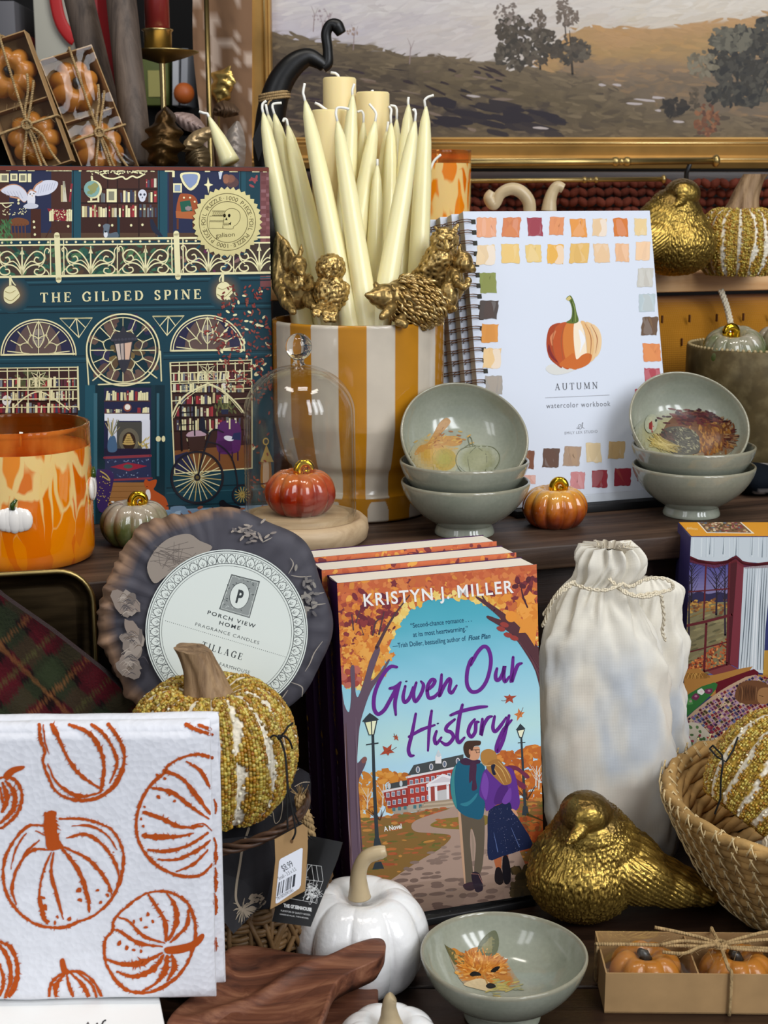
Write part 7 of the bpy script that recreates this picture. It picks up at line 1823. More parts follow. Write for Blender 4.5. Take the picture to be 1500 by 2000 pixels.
for k in range(12): zp([(150,400+k*24),(500,400+k*24),(500,440+k*24),(150,440+k*24)], mixc('#4a4684', '#8a82a8', k/12))
zp([(150,690),(500,680),(500,720),(150,740)], '#5a4a40'); zp([(180,660),(260,620),(330,640),(420,625),(500,650),(500,700),(160,710)], '#2f2a4a',3)
zp([(140,720),(500,700),(500,1250),(120,1280)], '#7c7352')
for k in range(90): A.ell(Zc([(random.uniform(160,480), random.gauss(735,22))])[0],4,2.4, random.choice(['#9a6a34', '#b07c3c', '#7a4c2c', '#c09448', '#6c4430']),0,7)
for k in range(90): A.ell(Zc([(random.uniform(150,480), random.uniform(800,1180))])[0],9,2.2, random.choice(['#857b58', '#6e664a', '#90865e', '#5e583e', '#776b4a']),-.35,7)
A.line(Zc([(165,830),(300,780),(470,750)]),1.6, '#8a6a34')
for tx, ty, th, s in ((180,1000,600,1),(465,960,560,-1),(395,800,320,1),(200,700,280,1)):
    A.line(Zc([(tx, ty),(tx + s*4, ty-th*.5),(tx, ty-th)]),[4.2,3,1], '#2c2430')
    for k in range(14):
        y = ty - th*.45 - k*th*.042; d = random.uniform(40,110)*random.choice([-1,1]); A.line(Zc([(tx, y),(tx + d*.5, y-50),(tx + d, y - random.uniform(80,130))]),[1.4,.9,.4], '#2c2430')
for k in range(230):
    x = random.uniform(150,478); y = 1240 - random.random()**.7*(x-120)*.72
    A.ell(Zc([(x, y)])[0],3.4,1.6, random.choice(['#a8542c', '#c06a34', '#8a3c24', '#d08a4c', '#6c2c20', '#b8603a']), random.uniform(0,3),7)
FR = '#5e2026'; FR2 = '#76303a'
zp([(490,380),(560,370),(540,1190),(470,1200)], '#4a1a20'); zp([(560,380),(615,420),(565,1220),(500,1185)], FR2); zp([(320,1240),(500,1190),(560,1225),(520,1250),(380,1275)], '#7a3a3a')
for p, w in (([(316,390),(296,840)],3),([(318,870),(300,1240)],4.4),([(500,370),(478,1180)],4),([(160,625),(495,598)],2.6),([(150,890),(300,858),(520,800)],5.2),([(160,1100),(300,1062),(475,1015)],2.6),([(300,1245),(480,1190)],4)): A.line(Zc(p), w, FR)
zp([(610,430),(830,410),(780,900),(760,1260),(570,1225),(590,800)], '#c3cbd0')
for k in range(9): x = 640 + k*19; A.curve(Zc([(x, 440),(x - 20,800),(x - 55 + k*3,1230)]),[.8,2.2,1.2], random.choice(['#7c868c', '#98a1a8', '#e2e6e8', '#5c666e']))
zp([(190,180),(820,185),(830,380),(700,395),(600,380),(550,335),(480,375),(380,385),(260,370),(180,335)], '#c6ced2',2)
for x in (350,455,555,680,760): A.line(Zc([(x, 195),(x-8,330 + (x % 7)*6)]),[.6,1.8,.6], '#6c7880')
for k in range(16): x = random.uniform(200,800); A.line(Zc([(x, 200),(x-4,350)]),.7, random.choice(['#a4b0b4', '#dfe6e6', '#b0bcc0']))
A.line(Zc([(180,350),(260,385),(380,400),(480,390),(548,350),(600,395),(700,412),(830,395)]),6, '#5c1a22')
for k in range(90): x = 182 + k*7.2; y = interp([(180,355),(380,405),(548,355),(620,405),(830,400)], x); A.line(Zc([(x, y),(x, y+34)]),.9, '#74262c', hold=True)
zp([(120,1290),(150,1240),(260,1220),(330,1275),(450,1255),(680,1205),(730,1270),(1700,1300),(1700,1500),(100,1420)], '#a8763a',2)
for k in range(18): A.curve(Zc([(150+k*10,1300),(170+k*9,1260),(190+k*9,1290)]),.9, random.choice(['#7c5424', '#c8984e']))
zp([(390,1330),(690,1225),(725,1250),(720,1290),(1700,1330),(1700,1480),(390,1440)], '#5e1220')
zp([(120,1600),(180,1420),(380,1330),(395,1380),(300,1480),(160,1600)], '#2f6a34',2)
for x, y, c in ((232,1440, '#6a2c4c'),(335,1398, '#6a2c4c'),(275,1405, '#d8dcd0'),(190,1480, '#4f8a4a')): A.ell(Zc([(x, y)])[0],7,6.5, c, n=9, jit=.3); A.ell(Zc([(x+4, y-3)])[0],3,2.4, mixc(c, '#e0a0b8',.4), n=7)
zp([(160,1610),(300,1490),(420,1400),(560,1320),(700,1270),(900,1330),(1700,1330),(1700,2600),(100,2600),(140,1700)], '#b5977c',2)
for i in range(44):
    for j in range(-4,30):
        x = 150 + i*24 + (j % 2)*12; y = 1650 + j*22 - i*12
        if y < interp([(150,1640),(420,1420),(700,1280),(1200,1330)], x) or y > 2300: continue
        c = random.choice(['#7a4a6c', '#8a5a80', '#4a3c60', '#6a3040', '#a88aa0', '#57618c', '#8a3038', '#5e5238', '#c9b090', '#3c2a44', '#94708c']); cx, cy = Zc([(x, y)])[0]
        A.poly([(cx-3.8, cy),(cx, cy-3.5),(cx+3.8, cy),(cx, cy+3.5)], c, True)
        if random.random() < .5: A.ell((cx, cy),1.2,1.1, random.choice(['#e6d8c8', '#d8b8c8', '#2c2030']), n=6, hold=True)
    A.up()
zp([(150,1660),(260,1650),(360,1750),(420,1850),(220,1880),(140,1830)], '#cfc4ae',2)
for k in range(26): x, y = random.uniform(150,370), random.uniform(1670,1860); A.ell(Zc([(x, y)])[0],3.6,3, random.choice(['#a84858', '#b86a78', '#4c6a3c', '#8c3040', '#5a7a48']), random.uniform(0,3),7, jit=.25)
zp([(190,1880),(420,1850),(1700,1850),(1700,2600),(170,2600)], '#4a0f1c')
for k in range(34): x, y = random.gauss(460,60), random.gauss(1800,60); A.poly([(lambda q: (q[0] + 6*random.uniform(-1,1), q[1] + 6*random.uniform(-1,1)))(Zc([(x, y)])[0]) for _ in range(4)], random.choice(['#9c1c24', '#b82a30', '#7c1420', '#c84a48']))
zp([(540,1440),(570,1350),(640,1315),(740,1320),(800,1350),(860,1400),(850,1470),(700,1500),(590,1490)], '#6a452c',3)
for k in range(12): A.curve(Zc([(565+k*13,1345 + abs(k-6)*4),(575+k*12,1400),(570+k*12,1470)]),[.5,1.5,.5], random.choice(['#2c1a14', '#8a6444', '#3c261a']))
zp([(720,1400),(760,1370),(830,1380),(840,1450),(780,1500),(720,1480)], '#9a7048',3); A.line(Zc([(730,1430),(760,1440)]),1, '#2c1a14')
A.build('picture', M['print'], pb_)
tf = Frame.__new__(Frame); tf.O = Vector((ff.O.x, YP, PT)); tf.U = Vector((1,0,0)); tf.V = Vector((0,1,0)); tf.N = Vector((0,0,1))
A = Art(tf, (.0006, PWd, .0006, PDp-.0010), step=2e-6, lift=1.5e-4); zp2 = lambda p, c: A.poly([(1300 + a/4,1000 + b_/4) for a, b_ in p], c)
A.put([(0,0),(PWd, 0),(PWd, PDp),(0, PDp)], '#e09a2c'); zp2([(235,68),(575,68),(695,170),(320,165)], '#f0e6d0'); zp2([(250,72),(570,72),(672,164),(325,160)], '#7c5a40')
for k in range(120): f = random.random(); A.ell((1300 + (random.uniform(255,560) + f*80)/4,1018.5 + f*21),3,1.5, random.choice(['#a86a4c', '#5a4a2c', '#c09a7c', '#8a3c44', '#d8c8a8', '#66707c', '#b8a06c']),0,6)
A.text('galison',(1341,1033),(1362,1036),5, '#efd9a0'); A.build('lid_print', M['print'], pb_)
sf2 = Frame.__new__(Frame); sf2.O = Vector((ff.O.x, YP, 0)); sf2.U = Vector((0,-1,0)); sf2.V = Vector((0,0,1)); sf2.N = Vector((-1,0,0))
A = Art(sf2, None, step=2e-6, lift=2e-4, px=False); A.text('500 PIECE',(-.020, PT-.040),(-.020, PT-.112),.0052, '#cfcbe0', spacing=1.2); A.text('PUZZLE',(-.030, PT-.044),(-.030, PT-.098),.0052, '#cfcbe0', spacing=1.3); A.build('side_print', M['print'], pb_)

# ---------------------------------------------------------------- seagrass basket with a beaded pumpkin
bc = Vector((aty(1632,1560,.842).x, .842,0)); BRs = .104
t = thing('seagrass_basket', 'round coiled seagrass basket at the right edge holding a beaded pumpkin', 'basket', bc)
ncoil = 8; crd = .0054; b = MB(); tie = MB(); random.seed(2)
for k in range(ncoil):
    f = k/(ncoil-1); rr = .066 + (BRs-.066)*f**.8; z = crd + f*.066; n = 150
    P = [Vector(((rr + .0010*nz(j*.3, k))*math.cos(2*PI*j/n),(rr + .0010*nz(j*.3, k))*math.sin(2*PI*j/n), z + .0011*nz(j*.25, k + 9))) for j in range(n+1)]
    for s_ in range(3):      # each coil is a twist of three bundles
        path = [P[j] + (P[j].normalized()*math.cos(j*.28 + s_*2.09) + Vector((0,0,1))*math.sin(j*.28 + s_*2.09))*crd*.42 for j in range(n+1)]
        b.tube(path, [crd*(.62 + .1*nz(j*.6, k, s_)) for j in range(n+1)],8, cap=False)
    m = 110
    for j in range(m):
        a = 2*PI*j/m; a2 = a + (.035 if j % 2 else -.035); o1, o2 = rr + crd*1.02,(.066 + (BRs-.066)*min(1,(k+1)/(ncoil-1))**.8) + crd*1.02
        p = Vector((o1*math.cos(a), o1*math.sin(a), z - crd*.3)); q = Vector((o2*math.cos(a2), o2*math.sin(a2), z + crd*1.3))
        tie.tube([p, p.lerp(q, .5) + Vector((math.cos(a), math.sin(a),0))*.0007, q],.0005,5)
        if k == ncoil-1:
            tie.tube([Vector((o1*math.cos(a), o1*math.sin(a), z)), Vector((rr*math.cos(a2), rr*math.sin(a2), z + crd*1.08)), Vector(((rr-crd)*math.cos(a2),(rr-crd)*math.sin(a2), z))],.0005,5)
b.lathe([(0,.002),(.066,.002),(.066,.006),(0,.006)],60)
b.build('coils', M['seagrass'], t); tie.build('lashing', M['seagrass_tie'], t)
_rm = Matrix.Rotation(R(38),3, 'Y') @ Matrix.Rotation(R(-12),3, 'X'); yp = aty(1518,1512,.855) - _rm @ Vector((0,0,.036))
bpb = beaded_pumpkin('large mustard beaded pumpkin lying tilted in the seagrass basket', yp, .0415,.082,.034,.015,(0,.004),11000, M_=_rm.to_euler(), bead=.00095, seed=9)
b = MB(); b.tube([aty(x, y, Y) for x, y, Y in ((1441,1440,.80),(1432,1465,.79),(1418,1488,.785),(1400,1478,.79),(1386,1462,.80),(1392,1456,.80),(1410,1474,.79),(1412,1490,.785),(1408,1520,.785),(1407,1560,.79),(1396,1590,.79))],.0006,6); b.build('cord', M['thread'], bpb, world=True)
w3 = Vector((bc.x - .046, bc.y - .030,.024)); plain_pumpkin('cloth_pumpkin', 'small pale linen pumpkin low in the seagrass basket', w3,.019,.034, mat('pale_linen', '#a39c8e',.9, bump=('noise',120,.5,.002)), M['cord'],[w3 + Vector((0,0,.024)), w3 + Vector((-.004,-.001,.031)), w3 + Vector((-.001,-.002,.036))],[.005,.004,.003], dep=.16)
w4 = Vector((bc.x - .024, bc.y - .052,.023)); plain_pumpkin('glass_pumpkin', 'small glossy amber red pumpkin in the seagrass basket at the photo edge', w4,.0125,.021, mat('amber_red_glaze', '#a34a1e',.12, coat=.4), M['stem_glaze'],[w4 + Vector((0,0,.014)), w4 + Vector((.001,0,.019)), w4 + Vector((.003,0,.022))],[.003,.0022,.0018])
b = MB(); b.lathe([(0,.0075),(.055,.0075),(.062,.018),(.055,.022),(0,.024)],48, c=bc); tag(b.build('paper_filler', M['kraft']), 'crumpled kraft filler in the bottom of the seagrass basket', 'filler', kind='stuff')

# ---------------------------------------------------------------- white ceramic pumpkins on the table
def white_pumpkin(label, loc, Rr, H, stem, sr):
    t = thing('ceramic_pumpkin', label, 'pumpkin', loc, 0, 'white ceramic pumpkins'); rows = pump_rows(Rr, H, 9,.11,180,50,.17,.62,.35)
    b = MB(); b.grid(rows, closed=True); b.build('body', M['white_glaze'], t)
    b = MB(); P = sm([tuple(p) for p in stem],6); n = len(P); b.tube(P, [interp([(i/(len(sr)-1), x) for i, x in enumerate(sr)], j/(n-1)) for j in range(n)],20); b.build('stem', M['stem_glaze'], t, world=True); return t
wp = Vector((aty(706,1880,.752).x, .752,0))
white_pumpkin('large white ceramic pumpkin with curved tan stem, in front of the novels', wp, .0395,.062,[aty(x, y, .750) for x, y in ((702,1752),(701,1735),(700,1712),(705,1690),(716,1674),(732,1667),(745,1664),(754,1662))],[.0068,.0056,.0047,.0043,.0042,.0042,.0039,.0030])
wq = Vector((aty(760,1990,.655).x, .655,0))
white_pumpkin('smaller white ceramic pumpkin cut by the bottom edge of the photo', wq, .0285,.038,[aty(x, y, .648) for x, y in ((762,2000),(761,1984),(760,1966),(763,1952),(768,1947))],[.0066,.0048,.0037,.0033,.0028])

# ---------------------------------------------------------------- wicker basket with wrapped candles, the beaded pumpkin and tags
wc = Vector((-.092,.776,0)); WRr = .055
t = thing('wicker_basket', 'dark wicker basket with twig band, holding a candle wrapped in black floral paper', 'basket', wc)
b = MB(); random.seed(6)
for k in range(30):
    a = 2*PI*k/30; c, s = math.cos(a), math.sin(a); b.tube([Vector((WRr*.86*c, WRr*.86*s, .001)), Vector((WRr*1.02*c, WRr*1.02*s, .03)), Vector((WRr*1.08*c, WRr*1.08*s, .058))],.0017,6)
for r_ in range(13):
    z = .004 + r_*.0042; n = 120; ph = r_ % 2
    for s_ in range(2): b.tube([Vector(((WRr*(.87 + .21*z/.058) + .0024*math.sin(PI*j/4 + PI*ph + PI*s_))*math.cos(2*PI*j/n),(WRr*(.87 + .21*z/.058) + .0024*math.sin(PI*j/4 + PI*ph + PI*s_))*math.sin(2*PI*j/n), z + .0010*s_ + .0016*nz(j*.2, r_))) for j in range(n+1)],.0017,6, cap=False)
for k in range(70):      # loose diagonal canes
    a = random.uniform(0,2*PI); da = random.uniform(.2,.5)*random.choice([-1,1]); R0 = WRr*1.03
    b.tube([Vector(((R0 + .002)*math.cos(a + da*q),(R0 + .002 + .001*q)*math.sin(a + da*q),.008 + .046*q)) for q in (0,.35,.7,1)],.0016,6)
b.lathe([(0,.0008),(WRr*.86,.0008),(WRr*.86,.003),(0,.003)],40); b.build('weave', M['wicker'], t)
b = MB()
Pq = [Vector(p) for p in sm([tuple(aty(*p)) for p in ((340,1672,.722),(420,1662,.700),(470,1652,.698),(520,1634,.699),(560,1612,.704),(588,1588,.716),(600,1566,.736),(598,1552,.760))],10)]
for s_ in range(4): b.tube([p + Vector((.3*math.cos(j*.22 + s_*1.57), math.cos(j*.22 + s_*1.57), math.sin(j*.22 + s_*1.57)))*.0021 for j, p in enumerate(Pq)],.0013,6)
b.build('twig_band', M['wicker_red'], t, world=True)
b = MB(); P = [aty(x, y, Y) for x, y, Y in ((586,1556,.738),(590,1578,.733),(600,1600,.731),(605,1630,.730),(606,1664,.732))]; Pq = [Vector(p) for p in sm([tuple(p) for p in P],8)]
for s_ in range(3): b.tube([p + Vector((math.cos(i*.6 + s_*2.1),.6*math.sin(i*.6 + s_*2.1),0))*.0019 for i, p in enumerate(Pq)],.0017,7)
for k in range(40): c = Pq[random.choice([0,0,0,5,12,20, len(Pq)-1])]; b.tube([c, c + Vector((random.gauss(0,.003), random.gauss(-.001,.002), random.gauss(.003,.004)))],.0002,4, cap=False)
b.build('rope_handle', M['twine'], t, world=True)
WT_ = .112; CRd = .0505
t = thing('wrapped_candle', 'candle wrapped in black floral paper standing in the wicker basket', 'candle', wc)
def facet(a, n=9, k=.045, ph=.4): 
    q = (a + ph) % (2*PI/n) - PI/n; return math.cos(PI/n)/math.cos(q)*(1 + k*.3)
b = MB(); rows = []
for r, z in ((0,.004),(.046,.004),(.049,.04),(.0495,.085),(.0505,.104),(.0495,.110),(.047, WT_),(.02, WT_ - .001),(0, WT_ - .001)):
    rows.append([wc + Vector((r*facet(2*PI*j/108)*math.cos(2*PI*j/108)*(1 + .012*nz(j*.2, z*60)), r*facet(2*PI*j/108)*math.sin(2*PI*j/108)*(1 + .012*nz(j*.2, z*60)), z + (.0012*nz(j*.15, r*90) if r else 0))) for j in range(108)])
b.grid(rows, closed=True, col='#232226'); lo_ = b.build('wrap', M['wrap'], t, world=True)
fl = MB(); q = [aty(430,1640,.7195), aty(520,1630,.7195), aty(538,1690,.7185), aty(520,1758,.713), aty(456,1824,.703), aty(430,1790,.705), aty(420,1700,.716)]; mid = sum(q, Vector())/len(q)
for off, fp in ((0,0),(.0008,1)):
    V = [p + Vector((0, off, 0)) for p in q + [mid]]; F = [(i, (i+1) % 7,7) for i in range(7)]; fl.add(V, [f[::-1] if fp else f for f in F], col='#2a292c', smooth=False)
flo = fl.build('paper_flap', M['wrap'], t, world=True)
def surf_art(obs, lift=3e-4, cell=8):
    trees = []
    for o_ in obs:
        Mw = world_of(o_); trees.append(BVHTree.FromPolygons([Mw @ v.co for v in o_.data.vertices],[list(p.vertices) for p in o_.data.polygons]))
    def m3(p, h):
        r = ray(p[0], p[1]).normalized(); best = None
        for tr in trees:
            hit = tr.ray_cast(CAM, r)
            if hit[0] is not None and (best is None or hit[3] < best[3]): best = hit
        return best[0] - r*h if best else None
    return Art(None, None, map3=m3, step=3e-6, lift=lift, cell=cell)
Zt = lambda p: [(420 + a/5,1480 + b_/5) for a, b_ in p]
A = surf_art([lo_, flo],4e-4); BC_ = '#a89a86'; random.seed(19)
for k in range(70): x, y = random.gauss(330,120), random.gauss(500,75); A.ell(Zt([(x, y)])[0], random.uniform(3,6), random.uniform(1,2.2), random.choice(['#a89a86', '#8a7d6a', '#6c6254', '#3a342e', '#b8aa96']), math.atan2(y-430, x-330) + random.gauss(0,.3),7)
A.curve(Zt([(480,470),(555,510),(580,620),(600,640),(640,590),(660,450),(640,300),(560,260)]),1.4, BC_); A.curve(Zt([(690,170),(800,120),(890,60)]),1.4, BC_); A.curve(Zt([(780,280),(860,240),(950,240)]),1.8, BC_); A.curve(Zt([(700,230),(760,210),(720,320),(700,420)]),1, BC_)
A.curve(Zt([(330,690),(300,780),(265,900),(240,1060),(210,1240),(205,1380),(240,1460),(270,1480)]),4.6, BC_)
for k in range(40): x, y = random.gauss(330,55), random.gauss(1500,60); A.line(Zt([(270,1480),(x, y),(x + (x-270)*.5, y + (y-1440)*.5)]),[.8, random.uniform(1.6,3.4),.8], BC_)
for k in range(14): A.ell(Zt([(random.gauss(400,40), random.gauss(1370,40))])[0],6,3, BC_, random.uniform(-1,.3),8)
A.build('floral_print', M['matte_print'], lo_)
lf = Frame(aty(430,1212,.797), R(7), R(14)); LR = .0650
t = thing('wrapped_candle', 'round candle in grey floral paper with a big round white label, standing on edge', 'candle', lf.O)
FX = lambda a: 1 + .022*math.cos(8*a + .6) + .012*math.cos(5*a + 2) + .01*nz(math.cos(a)*3, math.sin(a)*3,5)
rows = []; cols = []; n = 200
for r, h in ((0,0),(.3,0),(.6,0),(.80,.0),(.9,-.0004),(.965,-.0014),(1.0,-.0045),(1.015,-.012),(1.01,-.025),(1.0,-.038),(.93,-.043),(.5,-.044),(0,-.044)):
    row = []; cr = []
    for j in range(n):
        a = 2*PI*j/n; left = sstep(.1,.75,-math.cos(a))*sstep(.9,1.0, r) if h < 0 else 0
        rr = r*FX(a)*(1 + left*(.05 + .055*fbm(math.cos(a)*7, math.sin(a)*7, h*60,3))) if r > .7 else r
        rdg = sstep(.2,.8,-math.cos(a) + .5*math.sin(a))*sstep(.72,.95, r)*(1 if h > -.03 else 0); fo = abs(fbm(math.cos(a)*5 + rr, math.sin(a)*5 - rr*2,2,3)); rr += rdg*.05*fo if r > .9 else 0
        hh = h + rdg*(.010*fo - .004) + (.0012*nz(rr*math.cos(a)*14, rr*math.sin(a)*14,3) if r > .75 else 0) + left*.008*fbm(math.cos(a)*9, math.sin(a)*9, r*4,3)
        row.append(lf.pt(LR*rr*math.cos(a), LR*rr*math.sin(a), hh))
        q_ = nz(rr*math.cos(a)*9, rr*math.sin(a)*9,3)
        c = mixc('#4b4950', '#3d3b42', q_ + .5)
        if -math.cos(a) > -.2 and r > .9: c = mixc(c, '#94745a', sstep(-.2,.5,-math.cos(a) + .4*math.sin(a) + .9*fbm(math.cos(a)*6, math.sin(a)*6, r*9,3))*.9); c = mixc(c, '#4a3a34', max(0, fbm(math.cos(a)*14, math.sin(a)*14, r*14,2))*1.3)
        cr.append(c)
    rows.append(row); cols.append(cr)
b = MB(); b.grid(rows, cols=cols, closed=True)
b.ball(lf.pt(0,-LR*1.02,-.022),(.03,.016,.0155),16, col='#3f3d44')
wo_ = b.build('wrap', M['wrap'], t, world=True)
A = Art(lf, None, step=2e-6, lift=.0022); random.seed(14); 
def Fl(p): return [(200 + a/3.261,1010 + b_/3.261) for a, b_ in p]
fp_ = lambda p, c, n=4: A.poly(sm(Fl(p), n, True), c)
fp_([(285,320),(330,220),(400,150),(480,115),(560,110),(620,150),(700,190),(640,240),(560,260),(480,320),(400,380),(330,420)], '#8f8479')
for k in range(16): A.curve(Fl([(300+random.uniform(0,300),140+random.uniform(0,200)),(320+random.uniform(0,280),200+random.uniform(0,140)),(360+random.uniform(0,220),180+random.uniform(0,200))]),.9, '#655c56')
for q in ([(1185,360),(1215,300),(1195,260)],[(1200,370),(1260,380),(1330,375)],[(1300,580),(1290,660),(1240,640)],[(1350,490),(1410,480)],[(1340,560),(1420,550)],[(1400,790),(1350,860),(1320,930),(1290,980)],[(1200,1050),(1270,1080),(1270,1140)],[(1180,1100),(1130,1170)],[(860,90),(920,70),(960,110)],[(1020,160),(1080,130)]): A.curve(Fl(q),[1,2.4,.8], '#9a9186')
for k in range(30): A.ell(Fl([(random.gauss(1300,30), random.gauss(500,60))])[0],7,3, random.choice(['#75706c', '#8a847c', '#605c5c']), random.uniform(0,3),7)
for k in range(26): A.ell(Fl([(random.gauss(930,60), random.gauss(110,25))])[0],7,2.4, random.choice(['#8a8078', '#a09488', '#6a6462']), random.uniform(-1,1),7)
for cx, cy in ((170,560),(190,790),(180,940)):
    for k in range(9): A.ell(Fl([(cx+random.gauss(0,16), cy+random.gauss(0,24))])[0],26-k*2.2,17-k*1.6, random.choice(['#80756c', '#93887e', '#6e655f', '#877a70']), random.uniform(.6,2),12, jit=.16)
    for k in range(18): x, y = cx+random.gauss(0,26), cy+random.gauss(0,34); A.curve(Fl([(x-28, y+random.gauss(0,14)),(x, y-random.uniform(8,22)),(x+28, y+random.gauss(0,14))]),[.4, random.uniform(1,2.6),.4], random.choice(['#a89c90', '#4a464a', '#5a5452', '#6a5c50']))
A.build('floral_print', M['matte_print'], wo_)
A = Art(lf, None, step=3e-6, lift=.0032); LC = (442.5,1233); PA, IN = '#d3d9d2', '#3d4243'
circ = lambda r, n=90: [(LC[0] + r*math.cos(2*PI*i/n), LC[1] + r*1.012*math.sin(2*PI*i/n)) for i in range(n)]
A.poly(circ(158), PA); A.line(circ(155) + circ(155)[:1],1.6, IN); A.line(circ(151) + circ(151)[:1],.8, IN)
for i in range(180):
    a = 2*PI*i/180; A.line([(LC[0]+133*math.cos(a), LC[1]+134*math.sin(a)),(LC[0]+150*math.cos(a+.012), LC[1]+151*math.sin(a+.012))],.9, IN, hold=True, cap=False)
A.up()
for i in range(46):
    a = 2*PI*i/46; er = (math.cos(a), math.sin(a)); et = (-er[1], er[0]); Tp = lambda r, s: (LC[0] + er[0]*r + et[0]*s, LC[1] + (er[1]*r + et[1]*s)*1.01)
    A.poly(sm([Tp(131,-5), Tp(138,-9), Tp(144,-6.5), Tp(149.5,0), Tp(144,6.5), Tp(138,9), Tp(131,5)],3, True), IN, True)
A.up()
for i in range(46):
    a = 2*PI*i/46; er = (math.cos(a), math.sin(a)); et = (-er[1], er[0]); Tp = lambda r, s: (LC[0] + er[0]*r + et[0]*s, LC[1] + (er[1]*r + et[1]*s)*1.01)
    A.poly(sm([Tp(131,-4), Tp(138,-7.8), Tp(143.5,-5.6), Tp(148,0), Tp(143.5,5.6), Tp(138,7.8), Tp(131,4)],3, True), PA, True)
    A.h += 1e-6; A.line([Tp(132,0), Tp(141,0)],.9, IN, hold=True); A.line([Tp(134,1), Tp(138,3.4)],.9, IN, hold=True); A.line([Tp(134,-1), Tp(138,-3.4)],.9, IN, hold=True); A.h -= 1e-6
A.up(2); A.poly(circ(131), PA); A.line(circ(131) + circ(131)[:1],1.3, IN); A.line(circ(126.5) + circ(126.5)[:1],.8, IN)
A.text('PORCH VIEW',(404.8,1198.6),(497.5,1226.2),7.6, IN, bold=.02, spacing=1.3); A.text('HOME',(427.5,1219),(468,1230),7.6, IN, bold=.02, spacing=1.3); A.text('FRAGRANCE CANDLES',(381,1221),(505,1258),6.4, IN, spacing=1.2); A.serif('TILLAGE',(393,1264.5),(471,1288.5),13, IN, .17,.06); A.text('A FARMHOUSE',(417,1296),(486.7,1316),7, IN, spacing=1.2)
for k in range(62): A.ell((lerp(324,556, k/61), lerp(1212,1282, k/61)),.8,.8, IN, n=6, hold=True)
A.up(); SQ = [(452,1122),(506.7,1135.7),(486.7,1206),(428.5,1189)]; A.poly(SQ, '#8b908d'); 
for k in range(60): f, g = random.random(), random.random(); A.ell((lerp(lerp(SQ[0][0], SQ[1][0], f), lerp(SQ[3][0], SQ[2][0], f), g), lerp(lerp(SQ[0][1], SQ[1][1], f), lerp(SQ[3][1], SQ[2][1], f), g)),2.4,.9, random.choice(['#4d5252', '#b4b9b4', '#5e6463']), random.uniform(0,3),6)
A.line(SQ, 1.4, IN, closed=True); A.line([(x*.92+467.5*.08, y*.92+1163*.08) for x, y in SQ],.8, PA, closed=True); A.ell((467.5,1163.5),19,26, IN, .22,28); A.ell((467.5,1163.5),18,25, PA, .22,28); A.text('P',(459.5,1175.5),(471,1178.5),26, IN, bold=.035, shear=.0)
A.build('round_label', M['matte_print'], t)
bp_ = Vector((aty(413,1450,.742).x, .742, WT_ + .0004))
bq = beaded_pumpkin('mustard beaded pumpkin with brown wooden stem sitting before the round white label', bp_, .0468,.080,.0335,.0172,(-.009,0),15000, bead=.00115, seed=3, stem_tilt=-.12)
b = MB(); Yt = .690
kn = aty(546,1440,.712)
for P in ([(546,1440,.712),(556,1470,.703),(561,1530,.694),(561,1590,.690),(562,1620,.6885)],[(546,1440,.712),(557,1475,.702),(563,1540,.694),(574,1600,.690),(577,1625,.6885),(571,1640,.6885)],[(545,1440,.712),(556,1430,.712),(562,1420,.714),(572,1412,.718)],[(545,1441,.711),(535,1436,.712),(528,1441,.712)],[(548,1440,.711),(556,1438,.711),(566,1448,.712),(571,1462,.714)]):
    b.tube([tuple(q) for q in sm([tuple(aty(*p)) for p in P],5)],.00055,6)
b.ball(kn, .0016,10)
tk_ = thing('price_tag', 'kraft price tag with white barcode sticker hanging by black cord from the beaded pumpkin', 'tag', kn)
b.build('cord', M['thread'], tk_, world=True)
def tagplane(c0, c1, c3, Ya, Yb, Yc):
    f = Frame.__new__(Frame); f.O = aty(c3[0], c3[1], Yc); a = aty(c0[0], c0[1], Ya); c = aty(c1[0], c1[1], Yb); f.V = (a - f.O).normalized(); u = c - a; f.U = (u - f.V*u.dot(f.V)).normalized(); f.N = f.U.cross(f.V).normalized(); return f
kf = tagplane((537,1641),(602,1610),(528,1776), Yt, Yt+.006, Yt-.002); Zg = lambda p: [(420 + a/5,1480 + b_/5) for a, b_ in p]
def card(f, quad, th, m, par, nm):
    q = [f.uv(p) for p in quad]; b = MB(); V = [f.pt(u, v, 0) for u, v in q] + [f.pt(u, v, -th) for u, v in q]; n = len(q)
    b.add(V, [list(range(n))[::-1], list(range(n, 2*n))] + [(i, (i+1) % n, n + (i+1) % n, n+i) for i in range(n)], smooth=False); return b.build(nm, m, par, world=True)
kc = card(kf, Zg([(583,800),(860,650),(905,690),(905,890),(880,1300),(540,1480),(590,1000)]),.0006, M['kraft'], tk_, 'card')
A = Art(kf, None, step=3e-6, lift=2e-4); za = lambda p, c, n=0: A.poly(sm(Zg(p), n, True) if n else Zg(p), c)
za([(625,1010),(640,985),(840,880),(856,885),(855,900),(838,1240),(820,1275),(610,1420),(590,1420),(590,1400)], '#e8ebf2'); IK2 = '#3c3f46'
T_ = lambda p: Zg([p])[0]
A.text('$8.99', T_((668,1112)), T_((768,1055)),13.5, IK2); A.text('Small - 3.5 x 3.5', T_((625,1195)), T_((795,1098)),7.2, IK2)
for k in range(32):
    if random.random() < .35: continue
    f = k/31; x0, y0, x1, y1 = lerp(625,795, f), lerp(1215,1128, f), lerp(605,782, f), lerp(1352,1248, f); A.line(Zg([(x0, y0),(x1, y1)]), random.choice([.5,.8,1.3]), IK2, hold=True, cap=False)
A.up(); A.text('781005090581', T_((608,1392)), T_((766,1300)),6.6, IK2); A.ell(T_((748,815)),3,4, '#6a4c30'); A.build('sticker', M['matte_print'], kc)
